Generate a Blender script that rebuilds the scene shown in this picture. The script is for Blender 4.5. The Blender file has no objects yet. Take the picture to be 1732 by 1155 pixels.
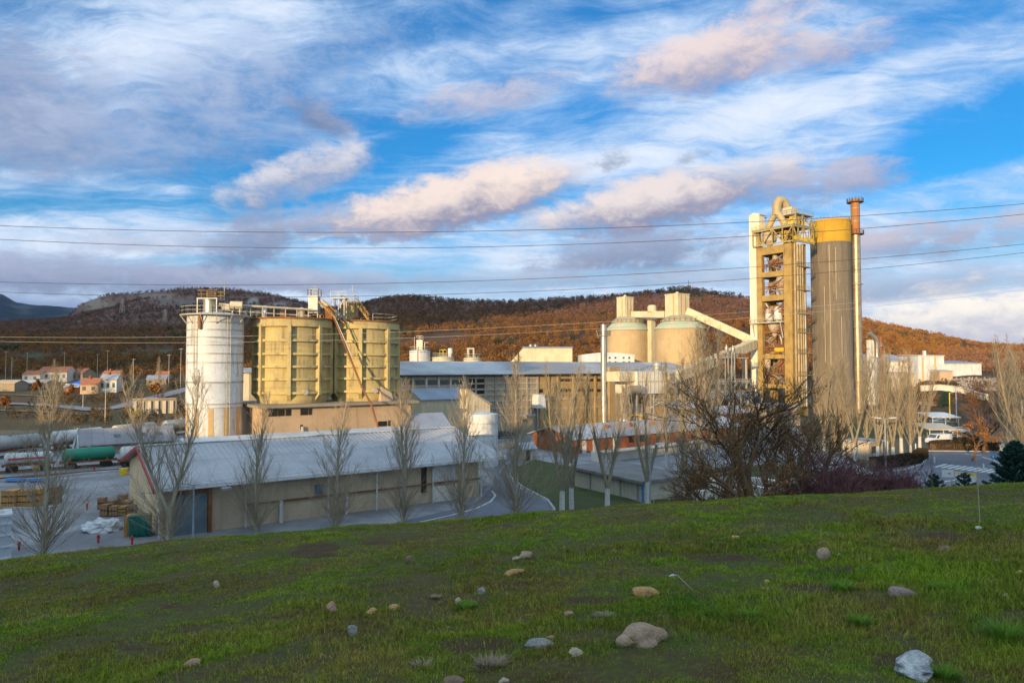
import bpy, math, random
import numpy as np
from mathutils import Vector, Matrix, noise as mnoise
R = math.radians
PI = math.pi
sc = bpy.context.scene
COL = sc.collection
rng = random.Random(7)
nrg = np.random.default_rng(11)

# ------------------------------------------------------------------ camera geometry (real place: eye 15 m above the plant yard)
EYE = 15.0
F = 1155.0
TILT = math.atan(40.5 / 1155.0)
CT, ST = math.cos(TILT), math.sin(TILT)

def at(px, py, D):
    """world point at depth D seen in the photograph at px, py"""
    vu = 577.5 - py
    dy = F * CT - vu * ST
    k = D / dy
    return Vector(((px - 866) * k, D, EYE + (F * ST + vu * CT) * k))

def gnd(px, py, z=0.0):
    vu = 577.5 - py
    dz = F * ST + vu * CT
    k = (z - EYE) / dz
    return Vector(((px - 866) * k, (F * CT - vu * ST) * k, z))

def zat(py, D):
    return at(866, py, D).z

# plant grid: the works stand on one rectangular grid turned 35.3 degrees
PR = math.atan2(.578, .816)
U = Vector((math.cos(PR), math.sin(PR), 0))
V = Vector((-math.sin(PR), math.cos(PR), 0))

# ------------------------------------------------------------------ object helpers
def link(o):
    COL.objects.link(o)
    return o

def tag(o, label=None, cat=None, group=None, kind=None):
    if label: o['label'] = label
    if cat: o['category'] = cat
    if group: o['group'] = group
    if kind: o['kind'] = kind
    return o

def thing(name, label, cat, loc=(0, 0, 0), rz=0.0, group=None):
    o = bpy.data.objects.new(name, None)
    link(o)
    o.location = loc
    o.rotation_euler = (0, 0, rz)
    o.empty_display_size = .5
    return tag(o, label, cat, group)

def copy_tree(o, parent=None):
    c = o.copy()
    link(c)
    if parent: c.parent = parent
    for ch in list(o.children):
        copy_tree(ch, c)
    return c

def dup(o, loc, rz=0.0, label=None, scale=None, group=None):
    c = copy_tree(o)
    c.location = loc
    c.rotation_euler = (0, 0, rz)
    if scale: c.scale = scale if hasattr(scale, '__len__') else (scale,) * 3
    if label: c['label'] = label
    if group: c['group'] = group
    return c

class MB:
    def __init__(s):
        s.v = []; s.f = []
    def add(s, vs, fs):
        o = len(s.v)
        s.v += [tuple(v) for v in vs]
        s.f += [tuple(i + o for i in f) for f in fs]
        return s
    def box(s, x0, y0, z0, x1, y1, z1):
        if x0 > x1: x0, x1 = x1, x0
        if y0 > y1: y0, y1 = y1, y0
        if z0 > z1: z0, z1 = z1, z0
        return s.add([(x0, y0, z0), (x1, y0, z0), (x1, y1, z0), (x0, y1, z0),
                      (x0, y0, z1), (x1, y0, z1), (x1, y1, z1), (x0, y1, z1)],
                     [(3, 2, 1, 0), (4, 5, 6, 7), (0, 1, 5, 4), (1, 2, 6, 5), (2, 3, 7, 6), (3, 0, 4, 7)])
    def bar(s, p, q, w, h=None):
        p = Vector(p); q = Vector(q); h = h or w
        d = (q - p).normalized()
        up = Vector((0, 0, 1)) if abs(d.z) < .95 else Vector((1, 0, 0))
        a = d.cross(up).normalized() * (w / 2)
        b = a.cross(d).normalized() * (h / 2)
        vs = [p - a - b, p + a - b, p + a + b, p - a + b, q - a - b, q + a - b, q + a + b, q - a + b]
        return s.add(vs, [(3, 2, 1, 0), (4, 5, 6, 7), (0, 1, 5, 4), (1, 2, 6, 5), (2, 3, 7, 6), (3, 0, 4, 7)])
    def tube(s, pts, rad, n=8, cap=True):
        pts = [Vector(p) for p in pts]
        if not hasattr(rad, '__len__'): rad = [rad] * len(pts)
        vs = []; fs = []
        ref = None
        for i, p in enumerate(pts):
            d = (pts[min(i + 1, len(pts) - 1)] - pts[max(i - 1, 0)]).normalized()
            if ref is None:
                ref = Vector((0, 0, 1)) if abs(d.z) < .9 else Vector((1, 0, 0))
            a = d.cross(ref)
            if a.length < 1e-5: a = d.cross(Vector((0, 1, 0.1)))
            a.normalize()
            b = a.cross(d).normalized()
            ref = b
            for k in range(n):
                t = 2 * PI * k / n
                vs.append(p + (a * math.cos(t) + b * math.sin(t)) * rad[i])
        for i in range(len(pts) - 1):
            for k in range(n):
                k2 = (k + 1) % n
                fs.append((i * n + k, i * n + k2, (i + 1) * n + k2, (i + 1) * n + k))
        if cap:
            fs.append(tuple(range(n - 1, -1, -1)))
            m = (len(pts) - 1) * n
            fs.append(tuple(m + k for k in range(n)))
        return s.add(vs, fs)
    def lathe(s, prof, n=32, cx=0, cy=0, a0=0.0, a1=2 * PI):
        full = abs(a1 - a0 - 2 * PI) < 1e-6
        m = n if full else n + 1
        vs = []; fs = []
        for r, z in prof:
            for k in range(m):
                t = a0 + (a1 - a0) * k / n
                vs.append((cx + r * math.cos(t), cy + r * math.sin(t), z))
        for i in range(len(prof) - 1):
            for k in range(n):
                k2 = (k + 1) % m
                fs.append((i * m + k, i * m + k2, (i + 1) * m + k2, (i + 1) * m + k))
        if full:
            if prof[0][0] > 1e-4: fs.append(tuple(range(m - 1, -1, -1)))
            if prof[-1][0] > 1e-4:
                o = (len(prof) - 1) * m
                fs.append(tuple(o + k for k in range(m)))
        return s.add(vs, fs)
    def ring(s, r0, r1, z0, z1, n=40, cx=0, cy=0, a0=0.0, a1=2 * PI):
        full = abs(a1 - a0 - 2 * PI) < 1e-6
        m = n if full else n + 1
        vs = []; fs = []
        for r, z in ((r1, z0), (r1, z1), (r0, z1), (r0, z0)):
            for k in range(m):
                t = a0 + (a1 - a0) * k / n
                vs.append((cx + r * math.cos(t), cy + r * math.sin(t), z))
        for i in range(4):
            j = (i + 1) % 4
            for k in range(n):
                k2 = (k + 1) % m
                fs.append((i * m + k, i * m + k2, j * m + k2, j * m + k))
        if not full:
            fs.append((0, m, 2 * m, 3 * m)); fs.append((3 * m + n, 2 * m + n, m + n, n))
        return s.add(vs, fs)
    def prism(s, poly, vec):
        """polygon (list of 3-D points) swept along vec"""
        poly = [Vector(p) for p in poly]; vec = Vector(vec); n = len(poly)
        vs = poly + [p + vec for p in poly]
        fs = [tuple(range(n - 1, -1, -1)), tuple(range(n, 2 * n))]
        for i in range(n):
            j = (i + 1) % n
            fs.append((i, j, n + j, n + i))
        return s.add(vs, fs)
    def gable(s, x0, x1, y0, y1, z0, zr, t=.15, over=.4, ov_end=.3):
        """two roof slabs, ridge along x at mid y"""
        ym = (y0 + y1) / 2
        k = (zr - z0) / (ym - y0)
        for sgn, ye in ((-1, y0), (1, y1)):
            yo = ye + sgn * over
            zo = z0 - over * k
            s.prism([(x0 - ov_end, ym, zr), (x0 - ov_end, yo, zo), (x0 - ov_end, yo, zo + t), (x0 - ov_end, ym, zr + t)],
                    (x1 - x0 + 2 * ov_end, 0, 0))
        return s
    def rail(s, pts, h=1.1, step=1.5, w=.07, closed=False, mid=True):
        pts = [Vector(p) for p in pts]
        if closed: pts = pts + [pts[0]]
        up = Vector((0, 0, h))
        for a, b in zip(pts[:-1], pts[1:]):
            L = (b - a).length
            n = max(1, int(round(L / step)))
            s.bar(a + up, b + up, w)
            if mid: s.bar(a + up * .5, b + up * .5, w * .8)
            for i in range(n + 1):
                p = a.lerp(b, i / n)
                s.bar(p, p + up, w)
        return s
    def sphere(s, c, r, n=12, m=8, sz=1.0):
        prof = [(max(1e-5, r * math.sin(PI * i / m)), c[2] - sz * r * math.cos(PI * i / m)) for i in range(m + 1)]
        return s.lathe(prof, n, c[0], c[1])
    def build(s, name, mat, parent=None, smooth=False, recalc=True):
        me = bpy.data.meshes.new(name)
        me.from_pydata(s.v, [], s.f)
        if recalc:
            import bmesh
            bm = bmesh.new(); bm.from_mesh(me)
            bmesh.ops.recalc_face_normals(bm, faces=bm.faces)
            bm.to_mesh(me); bm.free()
        if mat: me.materials.append(mat)
        if smooth:
            me.polygons.foreach_set('use_smooth', [True] * len(me.polygons))
            try: me.set_sharp_from_angle(angle=R(40))
            except Exception: pass
        o = bpy.data.objects.new(name, me)
        link(o)
        if parent: o.parent = parent
        return o

def npmesh(name, verts, faces, mat, parent=None, smooth=False, attrs=None):
    """big meshes from numpy arrays; faces is an (n,3) or (n,4) int array"""
    verts = np.asarray(verts, dtype=np.float32); faces = np.asarray(faces, dtype=np.int32)
    me = bpy.data.meshes.new(name)
    k = faces.shape[1]
    me.vertices.add(len(verts)); me.vertices.foreach_set('co', verts.ravel())
    me.loops.add(faces.size); me.loops.foreach_set('vertex_index', faces.ravel())
    me.polygons.add(len(faces))
    me.polygons.foreach_set('loop_start', np.arange(0, faces.size, k, dtype=np.int32))
    me.polygons.foreach_set('loop_total', np.full(len(faces), k, dtype=np.int32))
    if smooth: me.polygons.foreach_set('use_smooth', np.ones(len(faces), dtype=bool))
    me.update(calc_edges=True)
    for nm, arr in (attrs or {}).items():
        arr = np.asarray(arr, dtype=np.float32)
        if arr.ndim == 1:
            a = me.attributes.new(nm, 'FLOAT', 'POINT'); a.data.foreach_set('value', arr)
        else:
            a = me.attributes.new(nm, 'FLOAT_COLOR', 'POINT')
            if arr.shape[1] == 3: arr = np.concatenate([arr, np.ones((len(arr), 1), np.float32)], 1)
            a.data.foreach_set('color', arr.ravel())
    if mat: me.materials.append(mat)
    o = bpy.data.objects.new(name, me)
    link(o)
    if parent: o.parent = parent
    return o

# value noise in numpy
def _h(ix, iy):
    n = (ix.astype(np.int64) * 374761393 + iy.astype(np.int64) * 668265263) & 0xffffffff
    n = ((n ^ (n >> 13)) * 1274126177) & 0xffffffff
    return ((n ^ (n >> 16)) & 0xffff) / 65535.0
def vn(x, y):
    x = np.asarray(x, float); y = np.asarray(y, float)
    ix = np.floor(x); iy = np.floor(y); fx = x - ix; fy = y - iy
    fx = fx * fx * (3 - 2 * fx); fy = fy * fy * (3 - 2 * fy)
    a = _h(ix, iy); b = _h(ix + 1, iy); c = _h(ix, iy + 1); d = _h(ix + 1, iy + 1)
    return (a * (1 - fx) + b * fx) * (1 - fy) + (c * (1 - fx) + d * fx) * fy
def fbm(x, y, o=4, g=.5):
    t = 0; a = 1; n = 0
    for i in range(o):
        t = t + a * (vn(x * 2 ** i + 17.3 * i, y * 2 ** i - 9.1 * i) - .5); n += a; a *= g
    return t / n * 2

# ------------------------------------------------------------------ materials
class NT:
    def __init__(s, tree): s.t = tree; s.n = tree.nodes; s.l = tree.links
    def new(s, kind, **kw):
        n = s.n.new(kind)
        for k, v in kw.items(): setattr(n, k, v)
        return n
    def set(s, sock, v):
        if isinstance(v, bpy.types.NodeSocket): s.l.new(v, sock)
        elif v is not None:
            if hasattr(v, '__len__') and len(v) == 3 and sock.type == 'RGBA': v = tuple(v) + (1,)
            sock.default_value = v
    def math(s, op, a, b=None, c=None, clamp=False):
        n = s.new('ShaderNodeMath', operation=op); n.use_clamp = clamp
        s.set(n.inputs[0], a)
        if b is not None: s.set(n.inputs[1], b)
        if c is not None: s.set(n.inputs[2], c)
        return n.outputs[0]
    def mix(s, f, a, b, blend='MIX'):
        n = s.new('ShaderNodeMix', data_type='RGBA', blend_type=blend)
        n.clamp_factor = True
        s.set(n.inputs[0], f); s.set(n.inputs[6], a); s.set(n.inputs[7], b)
        return n.outputs[2]
    def noise(s, vec, scale=1, detail=4, rough=.55, dist=0, out=0):
        n = s.new('ShaderNodeTexNoise')
        s.set(n.inputs['Vector'], vec); n.inputs['Scale'].default_value = scale
        n.inputs['Detail'].default_value = detail; n.inputs['Roughness'].default_value = rough
        n.inputs['Distortion'].default_value = dist
        return n.outputs[out]
    def mapping(s, vec, scale=(1, 1, 1), loc=(0, 0, 0), rot=(0, 0, 0)):
        n = s.new('ShaderNodeMapping')
        s.set(n.inputs[0], vec); n.inputs[1].default_value = loc; n.inputs[2].default_value = rot; n.inputs[3].default_value = scale
        return n.outputs[0]
    def ramp(s, f, lo, hi):
        n = s.new('ShaderNodeMapRange'); n.interpolation_type = 'SMOOTHSTEP'
        s.set(n.inputs[0], f); s.set(n.inputs[1], lo); s.set(n.inputs[2], hi)
        return n.outputs[0]

MATS = {}
def mat(name, c, c2=None, c3=None, scale=.6, streak=0.0, rough=.85, metal=0.0, bump=.0, bscale=8.0, spec=.3, tscale=(1, 1, 1), corr=None, lines=None, foot=None):
    """weathered surface: c/c2 mottled by noise, c3 in runs down the face"""
    if name in MATS: return MATS[name]
    m = bpy.data.materials.new(name); m.use_nodes = True
    k = NT(m.node_tree)
    b = k.n['Principled BSDF']
    b.inputs['Roughness'].default_value = rough; b.inputs['Metallic'].default_value = metal
    b.inputs['Specular IOR Level'].default_value = spec
    tc = k.new('ShaderNodeTexCoord').outputs['Object']
    if tscale != (1, 1, 1): vec = k.mapping(tc, tscale)
    else: vec = tc
    c2 = c2 or tuple(x * .82 for x in c)
    f = k.ramp(k.noise(vec, scale, 5, .6), .36, .64)
    col = k.mix(f, c, c2)
    fine = k.noise(vec, scale * 9, 3, .6)
    col = k.mix(k.math('MULTIPLY', k.ramp(fine, .45, .75), .35), col, tuple(x * .72 for x in c2))
    if streak > 0:
        c3 = c3 or tuple(x * .45 for x in c)
        st = k.noise(k.mapping(tc, (1, 1, .07)), 1.7, 4, .6)
        st2 = k.noise(tc, .35, 3)
        sf = k.math('MULTIPLY', k.math('MULTIPLY', k.ramp(st, .48, .74), k.ramp(st2, .35, .6)), streak)
        col = k.mix(sf, col, c3)
    hgt = None
    if lines:      # joints: list of (axis, period, width share, colour)
        sep = k.new('ShaderNodeSeparateXYZ'); k.l.new(tc, sep.inputs[0])
        for ax, per, w, lc in lines:
            fr = k.math('FRACT', k.math('DIVIDE', sep.outputs[ax], per))
            col = k.mix(k.math('MULTIPLY', k.math('LESS_THAN', fr, w), .75), col, lc)
    if foot:       # limewash brushed round the foot of a trunk
        sep = k.new('ShaderNodeSeparateXYZ'); k.l.new(tc, sep.inputs[0])
        col = k.mix(k.math('MULTIPLY', k.math('LESS_THAN', k.math('ADD', sep.outputs[2], k.math('MULTIPLY', k.noise(tc, 6, 3), .5)), 2.2), k.ramp(k.noise(tc, 9, 3), .3, .45)), col, foot)
    k.l.new(col, b.inputs['Base Color'])
    if bump > 0 or corr:
        h = k.math('MULTIPLY', k.noise(vec, bscale, 4, .6), bump if bump else 0.0)
        if corr:
            sep = k.new('ShaderNodeSeparateXYZ'); k.l.new(tc, sep.inputs[0])
            w = k.math('SINE', k.math('MULTIPLY', sep.outputs[corr[0]], 2 * PI / corr[1]))
            h = k.math('ADD', h, k.math('MULTIPLY', w, corr[2]))
        bn = k.new('ShaderNodeBump'); bn.inputs['Strength'].default_value = .8; bn.inputs['Distance'].default_value = .12
        k.l.new(h, bn.inputs['Height']); k.l.new(bn.outputs[0], b.inputs['Normal'])
    MATS[name] = m
    return m

M = dict(
    white=mat('white_steel', (.62, .63, .64), (.50, .52, .54), (.24, .19, .14), .28, .85, .6, bump=.1),
    yellow=mat('yellow_concrete', (.50, .40, .18), (.40, .325, .16), (.15, .12, .07), .35, 1.0, .9, bump=.25),
    tan=mat('tan_render', (.52, .38, .25), (.45, .33, .22), (.24, .17, .11), .35, .45, .92, bump=.15),
    rylw=mat('rusty_yellow_paint', (.42, .27, .06), (.30, .17, .05), (.14, .07, .03), 1.2, .8, .75),
    barn=mat('barn_render', (.56, .44, .32), (.49, .39, .285), (.22, .17, .13), .3, .35, .92, bump=.1, lines=[(2, .42, .07, (.42, .33, .24))]),
    barn_end=mat('barn_gable_render', (.80, .57, .36), (.72, .52, .33), (.42, .3, .19), .3, .35, .92, bump=.1),  # gable's own orange tone, lightened to hold the sky glow it catches
    roof=mat('lavender_sheet_roof', (.42, .41, .425), (.33, .325, .34), (.24, .22, .2), .22, 0, .6, bump=.05, lines=[(1, 5.7, .014, (.17, .16, .16)), (0, 2.2, .035, (.29, .28, .29))]),
    roofdk=mat('blue_grey_roof', (.29, .32, .39), (.23, .26, .32), None, .3, 0, .6, bump=.05),
    roofold=mat('stained_roof', (.40, .42, .47), (.25, .26, .29), (.16, .15, .15), .12, 0, .75, bump=.05),
    rust=mat('rusted_steel', (.28, .12, .05), (.18, .08, .04), (.08, .05, .04), .8, .3, .85, bump=.2),
    steel=mat('grey_steel', (.42, .41, .38), (.34, .33, .31), (.22, .15, .1), .7, .3, .55, .4),
    rail=mat('pale_railing_paint', (.48, .45, .37), (.38, .35, .28), (.26, .17, .09), 1.0, .3, .6),
    galv=mat('galvanised_steel', (.50, .46, .38), (.40, .37, .31), (.24, .19, .14), .5, .5, .38, .75),
    dark=mat('dark_opening', (.018, .017, .016), (.03, .028, .024), None, .8, 0, .7),
    glass=mat('dusty_window', (.06, .075, .08), (.10, .11, .10), None, .9, 0, .25, spec=.5),
    cream=mat('cream_sheet', (.56, .49, .35), (.49, .43, .31), (.25, .2, .14), .4, .5, .8, bump=.1),
    greyp=mat('grey_panels', (.38, .32, .25), (.30, .255, .2), (.14, .12, .095), .5, .7, .9, bump=.2),
    goldp=mat('ochre_panels', (.44, .30, .13), (.35, .25, .12), (.12, .09, .05), .4, .6, .9, bump=.2),
    conc=mat('bare_concrete', (.30, .255, .20), (.25, .215, .17), (.13, .11, .085), .25, .6, .92, bump=.25),
    concl=mat('pale_concrete', (.48, .42, .34), (.42, .37, .30), (.24, .2, .15), .3, .5, .92, bump=.2),
    silo=mat('buff_silo_concrete', (.48, .36, .21), (.41, .31, .185), (.25, .18, .105), .22, .5, .92, bump=.15, lines=[(2, 1.15, .06, (.42, .31, .19))]),
    green=mat('verdigris_roof', (.33, .42, .32), (.44, .43, .33), (.35, .24, .12), .35, .4, .75, bump=.1),
    ivory=mat('ivory_sheet', (.62, .54, .38), (.54, .47, .33), (.32, .22, .11), .35, .45, .75, corr=(0, .7, .12)),
    frame=mat('golden_concrete_frame', (.39, .265, .09), (.31, .21, .08), (.13, .09, .045), .35, .75, .9, bump=.12),
    shaft=mat('white_shaft', (.74, .68, .54), (.66, .6, .48), (.42, .33, .2), .3, .4, .8, corr=(2, 1.4, .1)),
    ylw=mat('yellow_paint', (.75, .50, .03), (.66, .44, .04), None, 1.0, 0, .5),
    band=mat('mustard_band_paint', (.50, .30, .03), (.43, .26, .035), (.26, .14, .035), .3, .6, .85, bump=.1),
    brick=mat('orange_brick', (.32, .105, .04), (.25, .09, .045), (.2, .09, .05), .9, .2, .9, bump=.2),
    tile=mat('terracotta_tiles', (.42, .17, .09), (.30, .12, .07), None, 1.2, 0, .9, bump=.3, lines=[(0, .35, .2, (.24, .09, .05))]),
    wallw=mat('whitewashed_wall', (.66, .62, .56), (.57, .54, .49), (.35, .3, .25), .4, .3, .9),
    stone=mat('masonry', (.36, .28, .2), (.28, .22, .16), None, 1.5, 0, .95, bump=.3),
    oldwood=mat('old_pallet_wood', (.34, .20, .11), (.24, .14, .08), (.12, .08, .05), 1.2, .3, .9, tscale=(1, 1, 4)),
    wood=mat('sawn_timber', (.52, .28, .10), (.38, .20, .07), (.15, .08, .03), 1.2, .3, .85, tscale=(1, 1, 4)),
    tarpg=mat('green_tarp', (.02, .16, .12), (.015, .11, .09), None, .8, 0, .5, bump=.3, bscale=2),
    tarpw=mat('white_sheeting', (.62, .63, .66), (.5, .51, .54), None, 1.0, 0, .6, bump=.6, bscale=2),
    blue=mat('blue_paint', (.03, .22, .55), (.03, .16, .4), None, 1.0, 0, .5),
    blued=mat('faded_blue_door', (.15, .22, .28), (.13, .17, .21), (.12, .10, .08), .6, .5, .75, corr=(0, .5, .1)),
    greent=mat('green_tank_paint', (.02, .24, .15), (.025, .18, .12), (.1, .08, .05), .5, .3, .4),
    red=mat('red_paint', (.5, .05, .035), (.4, .05, .03), None, 1, 0, .5),
    orange=mat('orange_paint', (.75, .2, .03), (.65, .18, .03), None, 1, 0, .5),
    asphalt=mat('worn_asphalt', (.16, .165, .20), (.12, .125, .15), None, .12, 0, .85, bump=.1),
    paint=mat('road_paint', (.66, .66, .66), (.5, .5, .5), None, 2.0, 0, .8),
    kerb=mat('kerb_concrete', (.42, .42, .43), (.34, .34, .35), None, .8, 0, .9),
    tyre=mat('tyre_rubber', (.02, .02, .02), (.03, .03, .03), None, 3, 0, .9),
    carw=mat('white_car_paint', (.66, .67, .70), (.62, .63, .66), None, 1, 0, .25, spec=.6),
    card=mat('dark_car_paint', (.03, .035, .045), (.04, .045, .055), None, 1, 0, .2, spec=.6),
    carg=mat('silver_car_paint', (.36, .38, .42), (.33, .35, .39), None, 1, 0, .25, .5),
    bark=mat('poplar_bark', (.42, .37, .29), (.33, .29, .22), (.12, .1, .07), 2.5, .4, .95, bump=.3, bscale=14),
    barkw=mat('whitewashed_bark', (.27, .23, .16), (.2, .17, .12), (.12, .1, .07), 2.5, .4, .95, bump=.3, bscale=14, foot=(.50, .49, .48)),
    twig=mat('poplar_twigs', (.36, .29, .20), (.29, .235, .16), None, 1.2, 0, .95),
    barkd=mat('oak_bark', (.19, .115, .065), (.13, .08, .047), None, 2.5, 0, .95, bump=.4, bscale=12),
    twigp=mat('plum_twigs', (.19, .085, .085), (.14, .064, .066), None, 1.2, 0, .95),
    twigr=mat('russet_twigs', (.22, .11, .05), (.16, .085, .04), None, 1.2, 0, .95),
    leafb=mat('withered_oak_leaves', (.36, .16, .04), (.26, .11, .03), None, 2.0, 0, .9),
    hedge=mat('hedge_leaves', (.055, .035, .02), (.035, .03, .015), None, 2, 0, .9),
    conif=mat('blue_green_needles', (.03, .085, .075), (.02, .06, .05), None, 2, 0, .9),
    earth=mat('bare_earth', (.13, .085, .05), (.09, .06, .035), None, .8, 0, .95, bump=.4),
    wire=mat('cable_aluminium', (.10, .10, .11), (.08, .08, .09), None, 1, 0, .6, .5),
    wirel=mat('bright_cable', (.40, .38, .36), (.33, .31, .30), None, 1, 0, .6, .3),
    pole=mat('lamp_post_paint', (.30, .34, .38), (.25, .29, .33), None, 1, 0, .5, .3),
)
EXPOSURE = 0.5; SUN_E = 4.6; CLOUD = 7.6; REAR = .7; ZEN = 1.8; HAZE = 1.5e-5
# ------------------------------------------------------------------ camera, view
cam_d = bpy.data.cameras.new('camera'); cam = bpy.data.objects.new('camera', cam_d); link(cam)
cam.location = (0, 0, EYE); cam.rotation_euler = (PI / 2 + TILT, 0, 0)
cam_d.sensor_width = 36; cam_d.lens = 24.0; cam_d.clip_start = .1; cam_d.clip_end = 30000
sc.camera = cam
sc.view_settings.view_transform = 'Standard'; sc.view_settings.look = 'None'
sc.view_settings.gamma = 1; sc.view_settings.exposure = EXPOSURE

# ------------------------------------------------------------------ sun and sky
SUN_EL, SUN_AZ = R(8.5), R(209)            # azimuth clockwise from +Y: low, behind the viewer's left shoulder
TE = math.tan(SUN_EL)
SH = Vector((-math.sin(SUN_AZ), -math.cos(SUN_AZ), 0))      # horizontal direction the light travels (.57,.82)
SP = Vector((SH.y, -SH.x, 0))                               # across it, to the right
sd = bpy.data.lights.new('sun', 'SUN'); sun = bpy.data.objects.new('sun', sd); link(sun)
sd.energy = SUN_E; sd.angle = R(.5); sd.color = (1.0, .70, .36)
travel = Vector((SH.x, SH.y, -TE)).normalized()
sun.rotation_euler = travel.to_track_quat('-Z', 'Y').to_euler()
sun.location = (-60, -90, 60)

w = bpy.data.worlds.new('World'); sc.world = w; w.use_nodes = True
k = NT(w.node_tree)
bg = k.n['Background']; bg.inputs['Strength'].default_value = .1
sky = k.new('ShaderNodeTexSky', sky_type='NISHITA')
sky.sun_disc = False; sky.sun_elevation = SUN_EL; sky.sun_rotation = SUN_AZ
sky.air_density = 1.0; sky.dust_density = .6; sky.ozone_density = 3.0
gen = k.new('ShaderNodeTexCoord').outputs['Generated']
sep = k.new('ShaderNodeSeparateXYZ'); k.l.new(gen, sep.inputs[0])
dx, dy, dz = sep.outputs
az = k.math('ARCTAN2', dx, dy); el = k.math('ARCSINE', dz)
zz = k.math('ADD', k.math('MAXIMUM', dz, 0.0), .11)
cmb = k.new('ShaderNodeCombineXYZ'); k.set(cmb.inputs[0], k.math('DIVIDE', dx, zz)); k.set(cmb.inputs[1], k.math('DIVIDE', dy, zz))
flat = cmb.outputs[0]                       # a flat cloud deck seen in perspective
cae = k.new('ShaderNodeCombineXYZ'); k.set(cae.inputs[0], az); k.set(cae.inputs[1], el)
ae = cae.outputs[0]
S = CLOUD                                    # cloud radiance is written for strength 1
def cc(r, g, b): return (r * S, g * S, b * S)
hs = k.new('ShaderNodeHueSaturation'); hs.inputs['Saturation'].default_value = 1.45; hs.inputs['Value'].default_value = 1.0
k.l.new(sky.outputs[0], hs.inputs['Color'])
col = k.mix(1.0, hs.outputs[0], (.74, 1.34, 1.52), 'MULTIPLY')
col = k.mix(.14, col, cc(.20, .44, .78))           # thin veil everywhere
col = k.mix(k.ramp(el, .19, .06), col, cc(.44, .52, .70))
# high thin sheets, streaked and combed by the wind
warp = k.noise(flat, 1.1, 4, .55, 0, 1)
wv = k.new('ShaderNodeVectorMath', operation='MULTIPLY_ADD')
k.l.new(warp, wv.inputs[0]); wv.inputs[1].default_value = (.8, .8, 0); k.l.new(flat, wv.inputs[2])
st1 = k.noise(k.mapping(wv.outputs[0], (.40, 1.25, 1), (3.2, 1.7, 0), (0, 0, R(-38))), 1.2, 12, .68, .3)
st2 = k.noise(k.mapping(wv.outputs[0], (.8, 2.2, 1), (1.2, 4.7, 0), (0, 0, R(-24))), 3.4, 10, .70, .6)
st3 = k.noise(k.mapping(ae, (1, 2.3, 1), (4.4, 1.1, 0), (0, 0, R(18))), 9, 9, .68, .5)
st = k.math('ADD', k.math('MULTIPLY', st1, .55), k.math('ADD', k.math('MULTIPLY', st2, .27), k.math('MULTIPLY', st3, .22)))
cov = k.noise(k.mapping(flat, (1, 1, 1), (5.1, 2.3, 0)), .55, 4, .55)
lowb = k.ramp(el, .40, .08)                 # thicker towards the horizon
cf = k.math('ADD', k.math('ADD', st, k.math('MULTIPLY', k.math('SUBTRACT', cov, .5), .55)), k.math('MULTIPLY', lowb, .05))
def pa(px, py):
    d = at(px, py, 1000) - Vector((0, 0, EYE)); d.normalize()
    return math.atan2(d.x, d.y), math.asin(d.z)
def blob(px, py, hw, hh, tilt=0.0):
    """1 in the middle, 0 at the rim of an ellipse of the sky round a bearing and elevation"""
    a0, e0 = pa(px, py)
    a = k.math('SUBTRACT', az, a0)
    e = k.math('SUBTRACT', k.math('SUBTRACT', el, e0), k.math('MULTIPLY', a, tilt))
    q = k.math('ADD', k.math('POWER', k.math('ABSOLUTE', k.math('DIVIDE', a, hw / 1155)), 2.0), k.math('POWER', k.math('ABSOLUTE', k.math('DIVIDE', e, hh / 1155)), 2.0))
    return k.math('SUBTRACT', 1.0, q), k.math('DIVIDE', e, hh / 1155)
for (px, py, hw, hh, t, s) in ((1700, 200, 150, 70, .2, -.14), (1560, 50, 160, 40, .25, -.07), (640, 265, 190, 34, .25, -.09), (1000, 180, 130, 45, .3, -.08), (330, 350, 260, 30, .1, -.06), (700, 60, 200, 40, .3, -.05), (380, 180, 180, 40, .3, -.05), (1000, 20, 160, 30, .2, -.05), (80, 330, 120, 30, 0, -.05), (1560, 260, 130, 26, .1, -.06),
                               (330, 60, 300, 70, .3, .09), (1050, 260, 300, 50, .25, .08), (740, 110, 240, 50, .3, .06), (1640, 320, 200, 30, .15, .10), (160, 490, 200, 20, 0, -.10), (1350, 170, 200, 40, .2, .07), (100, 400, 240, 26, 0, .08), (800, 440, 400, 30, 0, .06)):
    m, _ = blob(px, py, hw, hh, t)
    cf = k.math('ADD', cf, k.math('MULTIPLY', k.math('MAXIMUM', m, 0.0), s))
col = k.mix(k.math('MULTIPLY', k.ramp(cf, .40, .66), .90), col, cc(.50, .67, .92))
col = k.mix(k.math('MULTIPLY', k.ramp(cf, .52, .74), .9), col, cc(.82, .87, .97))
# grey-lavender banks and warm-lit cumulus heads
puff = k.noise(k.mapping(ae, (1, 1.7, 1)), 7.5, 10, .66, .3)
puff2 = k.noise(k.mapping(ae, (1, 1.9, 1), (1.7, .4, 0)), 21, 10, .68, .3)
pn = k.math('ADD', k.math('MULTIPLY', k.math('SUBTRACT', puff, .5), 4.2), k.math('MULTIPLY', k.math('SUBTRACT', puff2, .5), 3.4))
def cloud(px, py, hw, hh, t, dark, light, lo=.05, hi=.9, amt=1.0, noise=1.0, sh=.0):
    global col
    m, e = blob(px, py, hw, hh, t)
    m = k.math('ADD', m, k.math('MULTIPLY', pn, noise))
    f = k.math('MULTIPLY', k.ramp(m, lo, hi), amt)
    s = k.ramp(k.math('ADD', k.math('ADD', e, sh), k.math('MULTIPLY', pn, .6)), -.8, .8)
    col = k.mix(f, col, k.mix(s, dark, light))
G1, G2 = cc(.13, .17, .30), cc(.30, .35, .52)
L1, L2 = cc(.22, .235, .38), cc(.92, .77, .70)
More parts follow.
